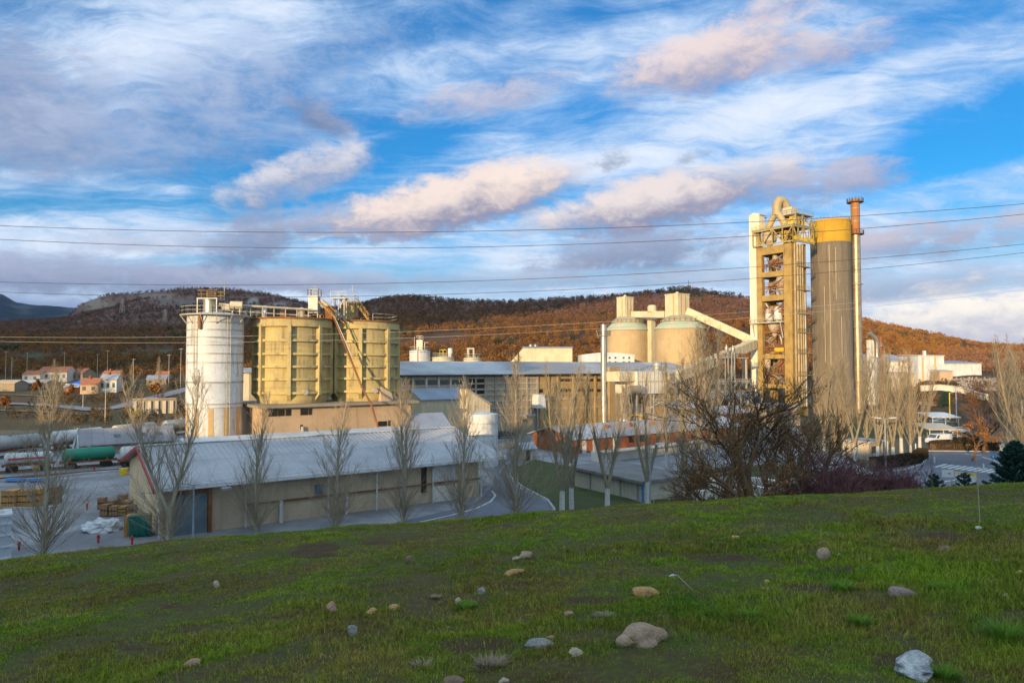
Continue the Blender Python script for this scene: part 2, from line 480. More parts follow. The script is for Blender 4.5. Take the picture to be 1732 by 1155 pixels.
for args in (
    (10, 165, 130, 95, 0, cc(.14, .18, .32), cc(.28, .34, .52), -.3, 1.3, .85, .7),
    (250, 210, 330, 90, .2, cc(.26, .34, .54), cc(.44, .52, .72), -.4, 1.4, .7, .7), (420, 120, 260, 60, .3, cc(.34, .42, .62), cc(.5, .58, .76), -.3, 1.4, .5, .8),
    (130, 465, 380, 30, .02, cc(.20, .24, .39), cc(.36, .40, .56), -.5, 1.1, .85, .7),
    (60, 520, 300, 16, .0, cc(.15, .21, .38), cc(.26, .34, .54), -.6, 1.0, .8, .5),
    (480, 478, 300, 22, .02, cc(.24, .28, .43), cc(.42, .45, .60), -.4, 1.1, .7, .7),
    (420, 400, 75, 60, .3, G1, G2, -.2, 1.2, .85, .8),
    (300, 410, 160, 26, .1, cc(.26, .31, .47), cc(.46, .51, .67), -.2, 1.3, .6, .8),
    (540, 195, 62, 30, -.35, G1, G2, -.1, 1.3, .8, .8),
    (1060, 430, 190, 50, .10, cc(.17, .21, .35), cc(.34, .38, .54), -.3, 1.1, .9, .75),
    (1030, 268, 50, 22, .1, G1, G2, .0, 1.3, .7, .9), (1180, 262, 42, 16, .2, G1, G2, .0, 1.3, .6, .9),
    (1560, 400, 150, 34, .05, cc(.27, .30, .45), cc(.60, .52, .58), -.3, 1.2, .85, .8),
    (1560, 480, 220, 24, .05, cc(.26, .31, .46), cc(.50, .52, .66), -.3, 1.2, .65, .8),
    (1000, 472, 460, 18, .0, cc(.32, .38, .54), cc(.52, .57, .70), -.5, 1.2, .6, .7),
    (590, 374, 150, 42, .1, cc(.22, .25, .39), cc(.44, .46, .60), -.2, 1.2, .9, .8),
    (500, 298, 130, 40, .40, cc(.32, .36, .52), cc(.74, .71, .76), -.4, 1.1, .9, .75),
    (780, 338, 210, 50, .22, L1, L2, -.45, .7, 1.0, .6, .15),
    (885, 312, 80, 34, .2, cc(.6, .5, .52), cc(.95, .80, .72), -.2, 1.0, .9, .6, .2),
    (1130, 335, 235, 42, .16, L1, cc(.84, .74, .72), -.5, .8, 1.0, .65, .15),
    (1390, 308, 140, 34, .05, cc(.28, .29, .44), cc(.54, .50, .60), -.2, 1.2, .85, .8),
    (1200, 98, 170, 46, .16, cc(.36, .36, .50), cc(.84, .70, .68), -.45, .9, .95, .7, .1),
    (1370, 85, 120, 28, .0, cc(.42, .40, .53), cc(.74, .62, .63), -.3, 1.2, .8, .75),
    (820, 165, 180, 34, .20, cc(.36, .39, .56), cc(.66, .61, .68), -.2, 1.3, .75, .8),
    (1310, 12, 70, 20, .1, cc(.5, .46, .57), cc(.78, .68, .69), -.2, 1.3, .7, .8),
    (1540, 560, 150, 24, -.05, cc(.55, .56, .64), cc(.95, .89, .82), -.5, .8, 1.0, .65),
    (1690, 540, 170, 46, .0, cc(.52, .53, .64), cc(1.0, .93, .84), -.4, .8, 1.0, .65),
    (1640, 480, 90, 18, .1, cc(.5, .5, .6), cc(.9, .82, .79), .0, 1.2, .6, .9),
):
    cloud(*args)
rear = k.math('ADD', k.math('MULTIPLY', dx, -.574), k.math('MULTIPLY', dy, -.819))      # sky boosted overhead and round the low sun, out of view, to fill shade
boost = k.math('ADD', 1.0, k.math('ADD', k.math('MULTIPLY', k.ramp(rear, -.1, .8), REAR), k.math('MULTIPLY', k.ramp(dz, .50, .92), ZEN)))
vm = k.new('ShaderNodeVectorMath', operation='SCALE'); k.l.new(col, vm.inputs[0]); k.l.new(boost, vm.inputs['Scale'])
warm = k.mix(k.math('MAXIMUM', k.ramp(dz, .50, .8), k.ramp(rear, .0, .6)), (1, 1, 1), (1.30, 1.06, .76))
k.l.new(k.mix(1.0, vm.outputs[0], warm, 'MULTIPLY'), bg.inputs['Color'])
w.cycles.sampling_method = 'MANUAL'; w.cycles.sample_map_resolution = 512

# ------------------------------------------------------------------ valley terrain and hills
ROWS = [150, 220, 300, 400, 600, 900, 1200, 1430, 1450, 1500, 2000, 2600]
def zpy(py, D): return EYE + (618 - py) * D / 1155
CTRL = [   # photo column, height at each of ROWS (None: filled in between)
    (-1500, [-.3, 3, 9, 15, 33, 65, 95, None, None, 120, 100, 60]),
    (0,     [-.3, 2, 6, 12, 33, 62, 85, None, None, zpy(548, 1500), 70, 40]),
    (118,   [-.3, 2, 6, 12, 34, 62, 90, None, None, zpy(539, 1500), 75, 40]),
    (132,   [-.3, 2, 6, 12, 34, 62, 96, zpy(531, 1430), zpy(514, 1450), zpy(513, 1500), 80, 40]),
    (180,   [-.3, 2, 6, 12, 34, 64, 112, zpy(523, 1430), zpy(501, 1450), zpy(498, 1500), 100, 40]),
    (215,   [-.3, 2, 6, 12, 34, 64, 114, zpy(508, 1430), zpy(503, 1450), zpy(496, 1500), 100, 40]),
    (330,   [-.3, 2, 6, 13, 36, 66, 120, None, None, zpy(487, 1500), 120, 60]),
    (440,   [-.3, 0, 3, 12, 38, 72, 118, None, None, zpy(492, 1500), 110, 60]),
    (520,   [-.3, -.3, 2, 14, 42, 80, 110, None, None, zpy(514, 1500), 90, 50]),
    (600,   [-.3, -.3, 2, 18, 52, zpy(517, 900), 90, None, None, 110, 80, 40]),
    (650,   [-.3, -.3, 2, 20, 55, zpy(504, 900), 95, None, None, 80, 60, 40]),
    (690,   [-.3, -.3, 2, 20, 56, zpy(501, 900), 95, None, None, 80, 60, 40]),
    (770,   [-.3, -.3, 2, 20, 54, zpy(514, 900), 85, None, None, 70, 60, 40]),
    (880,   [-.3, -.3, 2, 20, 54, zpy(513, 900), 85, None, None, 70, 60, 40]),
    (1040,  [-.3, -.3, 2, 20, 56, zpy(502, 900), 85, None, None, 70, 60, 40]),
    (1100,  [-.3, -.3, 2, 20, 57, zpy(494, 900), 88, None, None, 70, 60, 40]),
    (1165,  [-.3, -.3, 2, 20, 58, zpy(488, 900), 90, None, None, 70, 60, 40]),
    (1215,  [-.3, -.3, 2, 20, 57, zpy(497, 900), 88, None, None, 70, 60, 40]),
    (1275,  [-.3, -.3, 2, 18, 54, zpy(506, 900), 85, None, None, 70, 60, 40]),
    (1370,  [-.3, -.3, 2, 16, 48, zpy(521, 900), 70, None, None, 60, 60, 40]),
    (1480,  [-.3, -.3, 2, 13, 38, zpy(546, 900), 55, None, None, 45, 40, 30]),
    (1560,  [-.3, 2.5, 9, 11, 28, zpy(563, 900), 48, None, None, 40, 40, 30]),
    (1640,  [-.3, 4.5, 11, 13, 22, zpy(581, 900), 50, None, None, zpy(582, 1500), 50, 30]),
    (1740,  [-.3, 4.5, 10, 12, 20, zpy(594, 900), 38, None, None, zpy(586, 1500), 50, 30]),
    (3200,  [-.3, 3, 8, 10, 18, 38, 50, None, None, 60, 60, 30]),
]
NU, ND = 760, 300
Ug = np.linspace(-2.0, 1.7, NU)
Dg = np.exp(np.linspace(math.log(150), math.log(2600), ND))
cu = np.array([(c[0] - 866) / 1155 for c in CTRL])
tab = []
for _, hs_ in CTRL:
    xs = [r for r, h in zip(ROWS, hs_) if h is not None]; ys = [h for h in hs_ if h is not None]
    tab.append(np.interp(ROWS, xs, ys))
tab = np.array(tab)
colz = np.array([np.interp(Ug, cu, tab[:, j]) for j in range(len(ROWS))])       # rows x NU
ker = np.hanning(9); ker /= ker.sum()
colz = np.array([np.convolve(np.pad(r, 4, mode='edge'), ker, 'valid') for r in colz])
TZ = np.array([np.interp(Dg, ROWS, colz[:, i]) for i in range(NU)]).T            # ND x NU
XX = Ug[None, :] * Dg[:, None]; YY = np.repeat(Dg[:, None], NU, 1)
TZ = TZ + fbm(XX / 90, YY / 90, 4) * np.clip((TZ - 8) / 40, 0, 1) * 5 + fbm(XX / 14, YY / 14, 3) * np.clip((TZ + .3) / 6, 0, 1) * .5
def tz(x, y):
    x = np.asarray(x, float); y = np.asarray(y, float)
    iu = np.clip((x / y - Ug[0]) / (Ug[1] - Ug[0]), 0, NU - 1.001)
    idd = np.clip((np.log(y) - math.log(150)) / (math.log(2600 / 150) / (ND - 1)), 0, ND - 1.001)
    a = iu.astype(int); b = idd.astype(int); fu = iu - a; fd = idd - b
    return (TZ[b, a] * (1 - fu) + TZ[b, a + 1] * fu) * (1 - fd) + (TZ[b + 1, a] * (1 - fu) + TZ[b + 1, a + 1] * fu) * fd
PXg = XX / YY * 1155 + 866
PYg = 618 - (TZ - EYE) * 1155 / YY
def ell(px, py, hw, hh): return np.clip(1.6 - 1.6 * (((PXg - px) / hw) ** 2 + ((PYg - py) / hh) ** 2) + fbm(XX / 25, YY / 60, 3) * 1.6, 0, 1)
litter = np.array([.115, .062, .034]); plum = np.array([.20, .11, .095])  # plum: hue of cloud shade, painted onto the higher ground
tcol = np.zeros((ND, NU, 3)) + litter
hi = np.clip((TZ - 55) / 40, 0, 1)[..., None]
tcol = tcol * (1 - hi) + plum * hi
bare = np.zeros((ND, NU))
def paint(m, c, clear=True):
    global tcol, bare
    tcol = tcol * (1 - m[..., None]) + np.array(c) * m[..., None]
    if clear: bare = np.maximum(bare, m)
far = (YY > 1150)
paint(ell(158, 515, 36, 13) * far, (.30, .24, .19))
paint(ell(262, 501, 40, 6) * far, (.25, .20, .155))
paint(ell(300, 512, 45, 7) * far, (.17, .14, .12))
paint(ell(425, 508, 12, 7) * far, (.30, .27, .24)); paint(ell(470, 515, 14, 6) * far, (.26, .23, .2))
paint(ell(250, 598, 110, 9) * (YY > 380), (.085, .105, .06))
paint(ell(60, 605, 70, 8) * (YY > 380), (.08, .095, .055))
low = (PXg < 480) & (YY < 420)
paint(np.where(low, np.clip(.75 + fbm(XX / 18, YY / 30, 3), 0, 1), 0), (.105, .080, .042), False)
paint(np.where(low, np.clip(fbm(XX / 30 + 5, YY / 30, 3) * 1.6, 0, 1), 0), (.08, .09, .035), False)
paint(np.where((PXg > 480) & (YY < 330), 1.0, 0), (.11, .08, .045), False)
paint(np.where((PXg > 1500) & (YY < 330), np.clip(.8 + fbm(XX / 12, YY / 20, 3), 0, 1), 0), (.105, .062, .038), False)
tcol *= (1 + .25 * fbm(XX / 6, YY / 6, 3))[..., None]
def vcolmat(name, attr='col', rough=.95, nscale=.35, bump=.5, amt=.35):
    m = bpy.data.materials.new(name); m.use_nodes = True
    kk = NT(m.node_tree); b = kk.n['Principled BSDF']
    b.inputs['Roughness'].default_value = rough; b.inputs['Specular IOR Level'].default_value = .15
    a = kk.new('ShaderNodeAttribute'); a.attribute_name = attr
    tc = kk.new('ShaderNodeTexCoord').outputs['Object']
    n = kk.noise(tc, nscale, 5, .65)
    c = kk.mix(kk.math('MULTIPLY', kk.ramp(n, .35, .65), amt), a.outputs['Color'], (.3, .3, .3), 'MULTIPLY')
    kk.l.new(c, b.inputs['Base Color'])
    if bump:
        bn = kk.new('ShaderNodeBump'); bn.inputs['Strength'].default_value = bump; bn.inputs['Distance'].default_value = 1.0
        kk.l.new(n, bn.inputs['Height']); kk.l.new(bn.outputs[0], b.inputs['Normal'])
    return m
def gridfaces(nr, nc):
    i = np.arange(nr - 1)[:, None] * nc + np.arange(nc - 1)[None, :]
    i = i.ravel()
    return np.stack([i, i + 1, i + nc + 1, i + nc], 1)
hills = npmesh('hills', np.stack([XX, YY, TZ], -1).reshape(-1, 3), gridfaces(ND, NU), vcolmat('hillside_soil'), smooth=True,
               attrs={'col': np.clip(tcol, 0, 1).reshape(-1, 3)})
tag(hills, kind='structure')

# far blue mountain on the left
mu = np.linspace(-1.7, -.3, 260); md = np.linspace(3300, 5200, 60)
prof = np.interp(mu * 1155 + 866, [-1100, -400, -150, 0, 25, 62, 95, 130, 210, 330, 520], [500, 470, 476, 497, 511, 516, 517.5, 521, 533, 560, 610])
crest = EYE + (618 - prof) * 4500 / 1155
mX = mu[None, :] * md[:, None]; mY = np.repeat(md[:, None], len(mu), 1)
up = np.clip(1 - np.abs(md - 4500) / np.where(md < 4500, 1300, 800), 0, 1)[:, None]
mZ = crest[None, :] * (up ** .8) + fbm(mX / 300, mY / 300, 5) * 45 * np.clip(up * (1 - up) * 4, 0, 1) + fbm(mX / 60, mY / 60, 3) * 5
mc = np.zeros(mZ.shape + (3,)) + np.array([.022, .036, .055])
rockm = np.clip(fbm(mX / 130, mY / 130 + 3, 4) * 2.2 - .35 + np.clip((mZ - crest[None, :] * .8) / 80, 0, .5), 0, 1)[..., None]
mc = mc * (1 - rockm) + np.array([.10, .10, .11]) * rockm
mountain = npmesh('mountain', np.stack([mX, mY, mZ], -1).reshape(-1, 3), gridfaces(*mZ.shape), vcolmat('mountain_ground', nscale=.01, bump=0), smooth=True, attrs={'col': mc.reshape(-1, 3)})
tag(mountain, kind='structure')

# flat ground of the whole valley
gm = mat('valley_ground', (.13, .105, .065), (.10, .085, .05), None, .06, 0, .95, bump=.15, bscale=3)
b = MB(); b.add([(-9000, -3000, 0), (9000, -3000, 0), (9000, 9000, 0), (-9000, 9000, 0)], [(0, 1, 2, 3)])
tag(b.build('ground', gm), kind='structure')

# unseen cloud mesh added between sun and hills, shaped to shade them
cb = []
nP, nQ = 70, 30
def shade_edge(p):      # lower edge across the light
    return np.interp(p, [-9000, -350, -318, -290, -240, -170, -140], [15, 15, 120, 205, 215, 225, 330])
cbm = MB()
ps = np.concatenate([np.linspace(-8000, -900, 30), np.linspace(-860, -140, 90)]); nP = len(ps)
vs = []
for i, p in enumerate(ps):
    lo_ = shade_edge(p); hi_ = np.interp(p, [-6000, -2500, -200, -140], [1500, 640, 640, 480])
    mid = (lo_ + hi_) / 2; hh = (hi_ - lo_) / 2
    for j in range(nQ):
        a = 2 * PI * j / nQ
        nz = 1 + .10 * mnoise.noise(Vector((p * .008, math.cos(a) * 2, math.sin(a) * 2)))
        e = math.copysign(abs(math.sin(a)) ** .45, math.sin(a)); c_ = math.copysign(abs(math.cos(a)) ** .6, math.cos(a))
        hq = mid + hh * e * (nz if e > 0 else 1 + .06 * (nz - 1)); s_ = -2600 + 420 * c_ * nz
        pos = SH * s_ + SP * p
        vs.append((pos.x, pos.y, hq - s_ * TE))
fs = []
for i in range(nP - 1):
    for j in range(nQ):
        j2 = (j + 1) % nQ
        fs.append((i * nQ + j, i * nQ + j2, (i + 1) * nQ + j2, (i + 1) * nQ + j))
fs.append(tuple(range(nQ))); fs.append(tuple((nP - 1) * nQ + j for j in range(nQ)))
cbm.add(vs, fs)
cbo = cbm.build('shade_cloud', mat('shade_cloud_skin', (.8, .8, .82), (.74, .74, .77), None, .01, 0, 1), smooth=True)
tag(cbo, kind='structure')

# ------------------------------------------------------------------ woods on the hills (one mass nobody could count)
def forest(name, N, px0, px1, d0, d1, size, nf, fs_, seed, power=.6, thin=0.0, tone=(1, 1, 1), clear=()):
    g = np.random.default_rng(seed)
    px = g.uniform(px0, px1, N); t = g.uniform(0, 1, N)
    D = (d0 ** power + t * (d1 ** power - d0 ** power)) ** (1 / power)
    x = (px - 866) / 1155 * D
    iu = np.clip(((x / D) - Ug[0]) / (Ug[1] - Ug[0]), 0, NU - 1).astype(int)
    idd = np.clip((np.log(D) - math.log(150)) / (math.log(2600 / 150) / (ND - 1)), 0, ND - 1).astype(int)
    keep = ((bare[idd, iu] < .4) | ((g.uniform(0, 1, N) < .22) & (fbm(x / 16, D / 40, 3) > 0))) & (fbm(x / 70, D / 70, 3) > thin - .5) & (g.uniform(0, 1, N) > thin * .5)
    for line in clear:          # keep roads free
        keep &= np.abs(D - np.interp(px, [q[0] for q in line], [q[1] for q in line])) > 9
    x = x[keep]; D = D[keep]; n = len(x)
    z = tz(x, D)
    hgt = size * g.uniform(.7, 1.35, n)
    # colour: russet low down, leafless brown higher, cloud shade's plum painted in, some dark evergreens
    rus = np.array([.24, .108, .028]); och = np.array([.20, .095, .03]); brn = np.array([.13, .068, .036]); plm = np.array([.17, .092, .07]); grn = np.array([.04, .058, .03])
    up_ = np.clip((z - 42 + 22 * fbm(x / 60, D / 60, 3)) / 30, 0, 1) * np.clip((1450 - (x / D * 1155 + 866)) / 120, 0, 1)
    rv = g.uniform(0, 1, n)[:, None]
    c = np.where(rv < .45, rus, np.where(rv < .8, och, brn))
    c2 = np.where(rv < .7, plm, brn)
    pr_ = x / D * 1155 + 866
    up_ = np.maximum(up_, np.clip((pr_ - 1560) / 60, 0, 1) * np.clip((30 - z) / 10, 0, 1) * .8)
    c = c * (1 - up_[:, None]) + c2 * up_[:, None]
    ev = (fbm(x / 40 + 9, D / 55, 3) > .46) | (g.uniform(0, 1, n) < .01)
    c = np.where(ev[:, None], grn, c) * np.array(tone)
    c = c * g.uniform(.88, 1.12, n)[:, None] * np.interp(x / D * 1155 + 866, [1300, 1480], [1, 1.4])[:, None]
    # every crown: nf little leaf sprays through an egg-shaped volume
    m = n * nf
    dirs = g.normal(size=(m, 3)); dirs /= np.linalg.norm(dirs, axis=1)[:, None]
    rad = g.uniform(.35, 1, m) ** .5
    hh = np.repeat(hgt, nf)
    cen = np.stack([np.repeat(x, nf), np.repeat(D, nf), np.repeat(z, nf) + hh * .55], 1) + dirs * (rad * hh)[:, None] * np.array([.46, .46, .5])
    a = g.normal(size=(m, 3)); b_ = g.normal(size=(m, 3))
    a += dirs * 0; L = (fs_ * g.uniform(.6, 1.4, m) * (hh / size))[:, None]
    a = a / np.linalg.norm(a, axis=1)[:, None] * L
    b_ = b_ / np.linalg.norm(b_, axis=1)[:, None] * L
    V3 = np.stack([cen - a * .6 - b_ * .3, cen + a * .6 - b_ * .3, cen + b_ * .7], 1).reshape(-1, 3)
    F3 = np.arange(m * 3).reshape(-1, 3)
    cc_ = np.repeat(np.repeat(c, nf, 0) * g.uniform(.8, 1.2, m)[:, None], 3, 0)
    o = npmesh(name, V3, F3, MATS.setdefault('wood_leaves', vcolmat('wood_leaves', nscale=.3, bump=0, amt=.15)), attrs={'col': np.clip(cc_, 0, 1)})
    return tag(o, kind='stuff')
forest('far_woodland', 30000, -120, 1900, 620, 1560, 4.6, 40, .85, 3, .8)
forest('oak_woodland', 9000, -100, 1900, 345, 640, 4.4, 100, .52, 4, 1.0)
forest('bank_scrub', 700, 1500, 2000, 205, 345, 2.4, 90, .33, 9, 1.0, .4, (.5, .62, .75))
ROADLINE = [(-60, 232), (60, 222), (120, 214), (165, 205), (205, 215), (240, 235), (290, 262), (340, 300)]
forest('valley_scrub', 1500, -140, 440, 166, 400, 2.4, 90, .30, 5, 1.0, .62, (.55, .75, .95), (ROADLINE, [(-60, 205), (0, 204), (60, 200), (150, 192), (151, 900)]))

# the air itself: far hills fade a little
hb = MB(); hb.box(-4200, -3200, -60, 4200, 5600, 1050)
hm = bpy.data.materials.new('hazy_air'); hm.use_nodes = True; hk = NT(hm.node_tree)
hk.n.remove(hk.n['Principled BSDF']); pv = hk.new('ShaderNodeVolumePrincipled'); pv.inputs['Color'].default_value = (.5, .7, 1, 1); pv.inputs['Density'].default_value = HAZE
pv.inputs['Anisotropy'].default_value = .0
hk.l.new(pv.outputs[0], hk.n['Material Output'].inputs['Volume'])
if HAZE > 0: tag(hb.build('haze', hm), kind='stuff')
# ------------------------------------------------------------------ the grassy hill the photograph is taken from
HU = [-1.4, -.75, -.49, -.23, .03, .2, .376, .75, 1.4]
HA = [.225, .190, .1615, .1425, .121, .108, .099, .0776, .06]
def hill_front(x, y):
    yy = np.maximum(y, 0.0)
    u = np.clip(x / np.maximum(y, 1.2), -1.4, 1.4)
    q = np.maximum(0, y - 16)
    ex = np.where(q < 8.75, .02 * q * q, 1.53 + .35 * (q - 8.75))
    return EYE - 1.6 - np.interp(u, HU, HA) * y * np.where(y < 0, .6, 1) - ex
def hz(x, y):
    x = np.asarray(x, float); y = np.asarray(y, float)
    z = hill_front(x, y)
    s = x * SH.x + y * SH.y; p = x * SP.x + y * SP.y
    cr = np.interp(p, [-140, -62, -50, -30, 0, 90], [21.2, 21.4, 22.6, 25.0, 27.0, 28.0])
    t = np.clip((-s - 4) / 46, 0, 1); t = t * t * (3 - 2 * t)
    z = z + np.maximum(0, cr - z) * t
    n = fbm(x / 2.2, y / 2.2, 3) * .07 + fbm(x / .6, y / .6, 2) * .048
    return z + n
def warp(lo, hi, n, f):
    t = np.linspace(-1, 1, n); t = np.sign(t) * np.abs(t) ** f
    return np.where(t < 0, -t * lo, t * hi)
gx = warp(-150, 110, 420, 2.2)
gy = np.concatenate([-np.linspace(90 ** .6, 0, 70) ** (1 / .6), np.linspace(.15, 30, 250)[0:], np.linspace(30.6, 62, 40)])
GX, GY = np.meshgrid(gx, gy)
GZ = hz(GX, GY)
GZ = np.where(GZ < -.4, -.4, GZ)
def turf(name, blades):
    m = bpy.data.materials.new(name); m.use_nodes = True
    kk = NT(m.node_tree); b = kk.n['Principled BSDF']
    b.inputs['Roughness'].default_value = .9; b.inputs['Specular IOR Level'].default_value = .12
    tc = kk.new('ShaderNodeTexCoord').outputs['Object']
    n1 = kk.noise(tc, .45, 5, .6); n2 = kk.noise(tc, 1.6, 5, .65); n3 = kk.noise(tc, 7, 4, .65)
    c = kk.mix(kk.ramp(n1, .38, .60), (.16, .232, .02), (.20, .185, .04))
    c = kk.mix(kk.math('MULTIPLY', kk.ramp(n2, .5, .68), .75), c, (.075, .175, .016))
    c = kk.mix(kk.math('MULTIPLY', kk.ramp(kk.math('ADD', kk.math('MULTIPLY', n1, .5), kk.math('MULTIPLY', n3, .55)), .53, .66), .7), c, (.17, .115, .045))
    if blades:
        a = kk.new('ShaderNodeAttribute'); a.attribute_name = 'tint'
        c = kk.mix(kk.ramp(a.outputs['Fac'], .80, 1.0), c, (.22, .16, .075))
        c = kk.mix(1.0, c, kk.mix(a.outputs['Fac'], (.55, .60, .48), (2.0, 1.85, 1.5)), 'MULTIPLY')
    else:
        c = kk.mix(1.0, c, (.62, .60, .8), 'MULTIPLY')
        c = kk.mix(kk.ramp(kk.noise(tc, 11, 6, .7), .28, .62), c, (.088, .066, .03))
        c = kk.mix(kk.ramp(n2, .44, .36), c, (.095, .058, .028))
        bn = kk.new('ShaderNodeBump'); bn.inputs['Strength'].default_value = .8; bn.inputs['Distance'].default_value = .05
        kk.l.new(kk.noise(tc, 26, 5, .7), bn.inputs['Height']); kk.l.new(bn.outputs[0], b.inputs['Normal'])
        sa = kk.new('ShaderNodeAttribute'); sa.attribute_name = 'soil'
        c = kk.mix(kk.ramp(kk.math('ADD', sa.outputs['Fac'], kk.math('MULTIPLY', kk.math('SUBTRACT', n3, .5), .9)), .3, .6), c, kk.mix(n3, (.105, .060, .030), (.062, .040, .021)))
    kk.l.new(c, b.inputs['Base Color'])
    return m
def hill_hit(px, py):
    d = at(px, py, 1.0) - Vector((0, 0, EYE))
    lo = 1.0
    for i in range(4000):
        Y = 1.0 + i * .02
        p = d * Y
        if EYE + p.z <= float(hz(p.x, p.y)): break
    return Vector((p.x, p.y, float(hz(p.x, p.y)))), Y

# bare soil scars (px, py, half width px, half height px)
SCARS = [(535, 928, 45, 13), (1230, 940, 75, 7), (1575, 905, 50, 9), (1130, 935, 60, 5), (40, 985, 40, 6), (300, 1020, 40, 7), (640, 915, 30, 5),
         (865, 985, 40, 5), (1420, 960, 50, 6), (1010, 1010, 50, 7), (470, 1040, 60, 10), (1370, 990, 60, 8), (1500, 1110, 50, 10), (820, 1085, 70, 12), (250, 1090, 60, 12)]
_px = 866 + 1155 * GX / np.maximum(GY, .3); _py = 618 - (GZ - EYE) * 1155 / np.maximum(GY, .3)
soil = np.zeros_like(GX)
for sx, sy, sw, sh in SCARS: soil = np.maximum(soil, np.clip(1.1 - ((_px - sx) / sw) ** 2 - ((_py - sy) / sh) ** 2 + 1.5 * fbm(GX * 1.6, GY * 1.6, 4), 0, 1) * np.clip(1.8 - ((_px - sx) / sw) ** 2 * .8 - ((_py - sy) / sh) ** 2 * .8, 0, 1) * (GY > 1))
hill = npmesh('grass_hill', np.stack([GX, GY, GZ], -1).reshape(-1, 3), gridfaces(*GX.shape), turf('turf_soil', False), smooth=True, attrs={'soil': soil.ravel()})
tag(hill, kind='structure')
def grass(name, N, y0, y1, seed, wmul=1.0, hmul=1.0, power=.10, clump=0, green=False):
    g = np.random.default_rng(seed)
    K = 16                                          # blades stand in little clumps
    nc = N // K; t = g.uniform(0, 1, nc)
    yc = (y0 ** power + t * (y1 ** power - y0 ** power)) ** (1 / power)
    xc = np.where(g.uniform(0, 1, nc) < .80, g.uniform(-.86, .86, nc), g.uniform(-1.6, 1.6, nc)) * yc
    m_ = 0
    for sx_, sy_, ra_, rb_ in STP:                  # longer grass rings every stone
        for a_ in g.uniform(0, 2 * PI, 22):
            xc[m_] = sx_ + math.cos(a_) * (ra_ * 1.02 + .01); yc[m_] = sy_ + math.sin(a_) * (rb_ * 1.02 + .01); m_ += 1
    cr = g.uniform(.012, .05, nc) * (1 + .05 * yc); ch = g.uniform(.55, 1.35, nc); ct = g.uniform(0, 1, nc)
    rep = lambda q: np.repeat(q, K)
    N = nc * K
    cr[:m_] = .014
    x = rep(xc) + g.normal(0, 1, N) * rep(cr); y = np.maximum(y0, rep(yc) + g.normal(0, 1, N) * rep(cr))
    cr[:m_] = .014; ch[:m_] = g.uniform(.45, .95, m_)
    ch = rep(ch); ct = rep(ct); u = x / y
    dens = vn(x * .9 + 3, y * .9) * .55 + vn(x * 3.1, y * 3.1 + 7) * .45
    keep = g.uniform(0, 1, N) < np.clip((dens - .26) * 3.6, .13, 1)
    px = 866 + 1155 * u
    z0 = hz(x, y)
    py = 618 - (z0 - EYE) * 1155 / y
    for sx, sy, sw, sh in SCARS:
        q = ((px - sx) / sw) ** 2 + ((py - sy) / sh) ** 2 - 1.5 * fbm(x * 1.6, y * 1.6, 4)
        keep &= ~((q < .9) & (g.uniform(0, 1, N) < .86))
    x, y, z0, dens, ch, ct = x[keep], y[keep], z0[keep], dens[keep], ch[keep], ct[keep]
    n = len(x)
    lush = np.clip((vn(x * .5 + 40, y * .5) - .15) * 1.8, .5, 1.35)
    h = g.uniform(.022, .062, n) * hmul * lush * (.7 + .6 * dens) * ch
    tall = g.uniform(0, 1, n) < .004
    h = np.where(tall, h * 2.6, h)
    wd = np.maximum(.0030, .00085 * y) * g.uniform(.7, 1.3, n) * wmul
    yaw = g.uniform(0, 2 * PI, n); lean = g.uniform(.1, 1.0, n); ly = g.uniform(0, 2 * PI, n)
    ax = np.stack([np.cos(yaw), np.sin(yaw), np.zeros(n)], 1) * wd[:, None] * .5
    lx = np.stack([np.cos(ly) * lean, np.sin(ly) * lean, np.zeros(n)], 1) * h[:, None]
    base = np.stack([x, y, z0 - .004], 1)
    midp = base + lx * .3 + np.array([0, 0, 1.0]) * (h * .6)[:, None]
    tip = base + lx * .95 + np.array([0, 0, 1.0]) * (h * (1.08 - .35 * lean))[:, None]
    Vv = np.stack([base - ax, base + ax, midp - ax * .8, midp + ax * .8, tip], 1).reshape(-1, 3)
    i0 = np.arange(n)[:, None] * 5
    Fv = np.concatenate([i0 + np.array([0, 1, 3]), i0 + np.array([0, 3, 2]), i0 + np.array([2, 3, 4])], 1).reshape(-1, 3)
    tint = g.uniform(0, 1, n) * .40 + ct * .52 + .3 * fbm(x * .7, y * .7, 2)
    o = npmesh(name, Vv, Fv, MATS.setdefault('grass_blades', turf('grass_blades', True)), attrs={'tint': np.clip(np.repeat(tint, 5), 0, 1)})
    return tag(o, kind='stuff')
STP = []

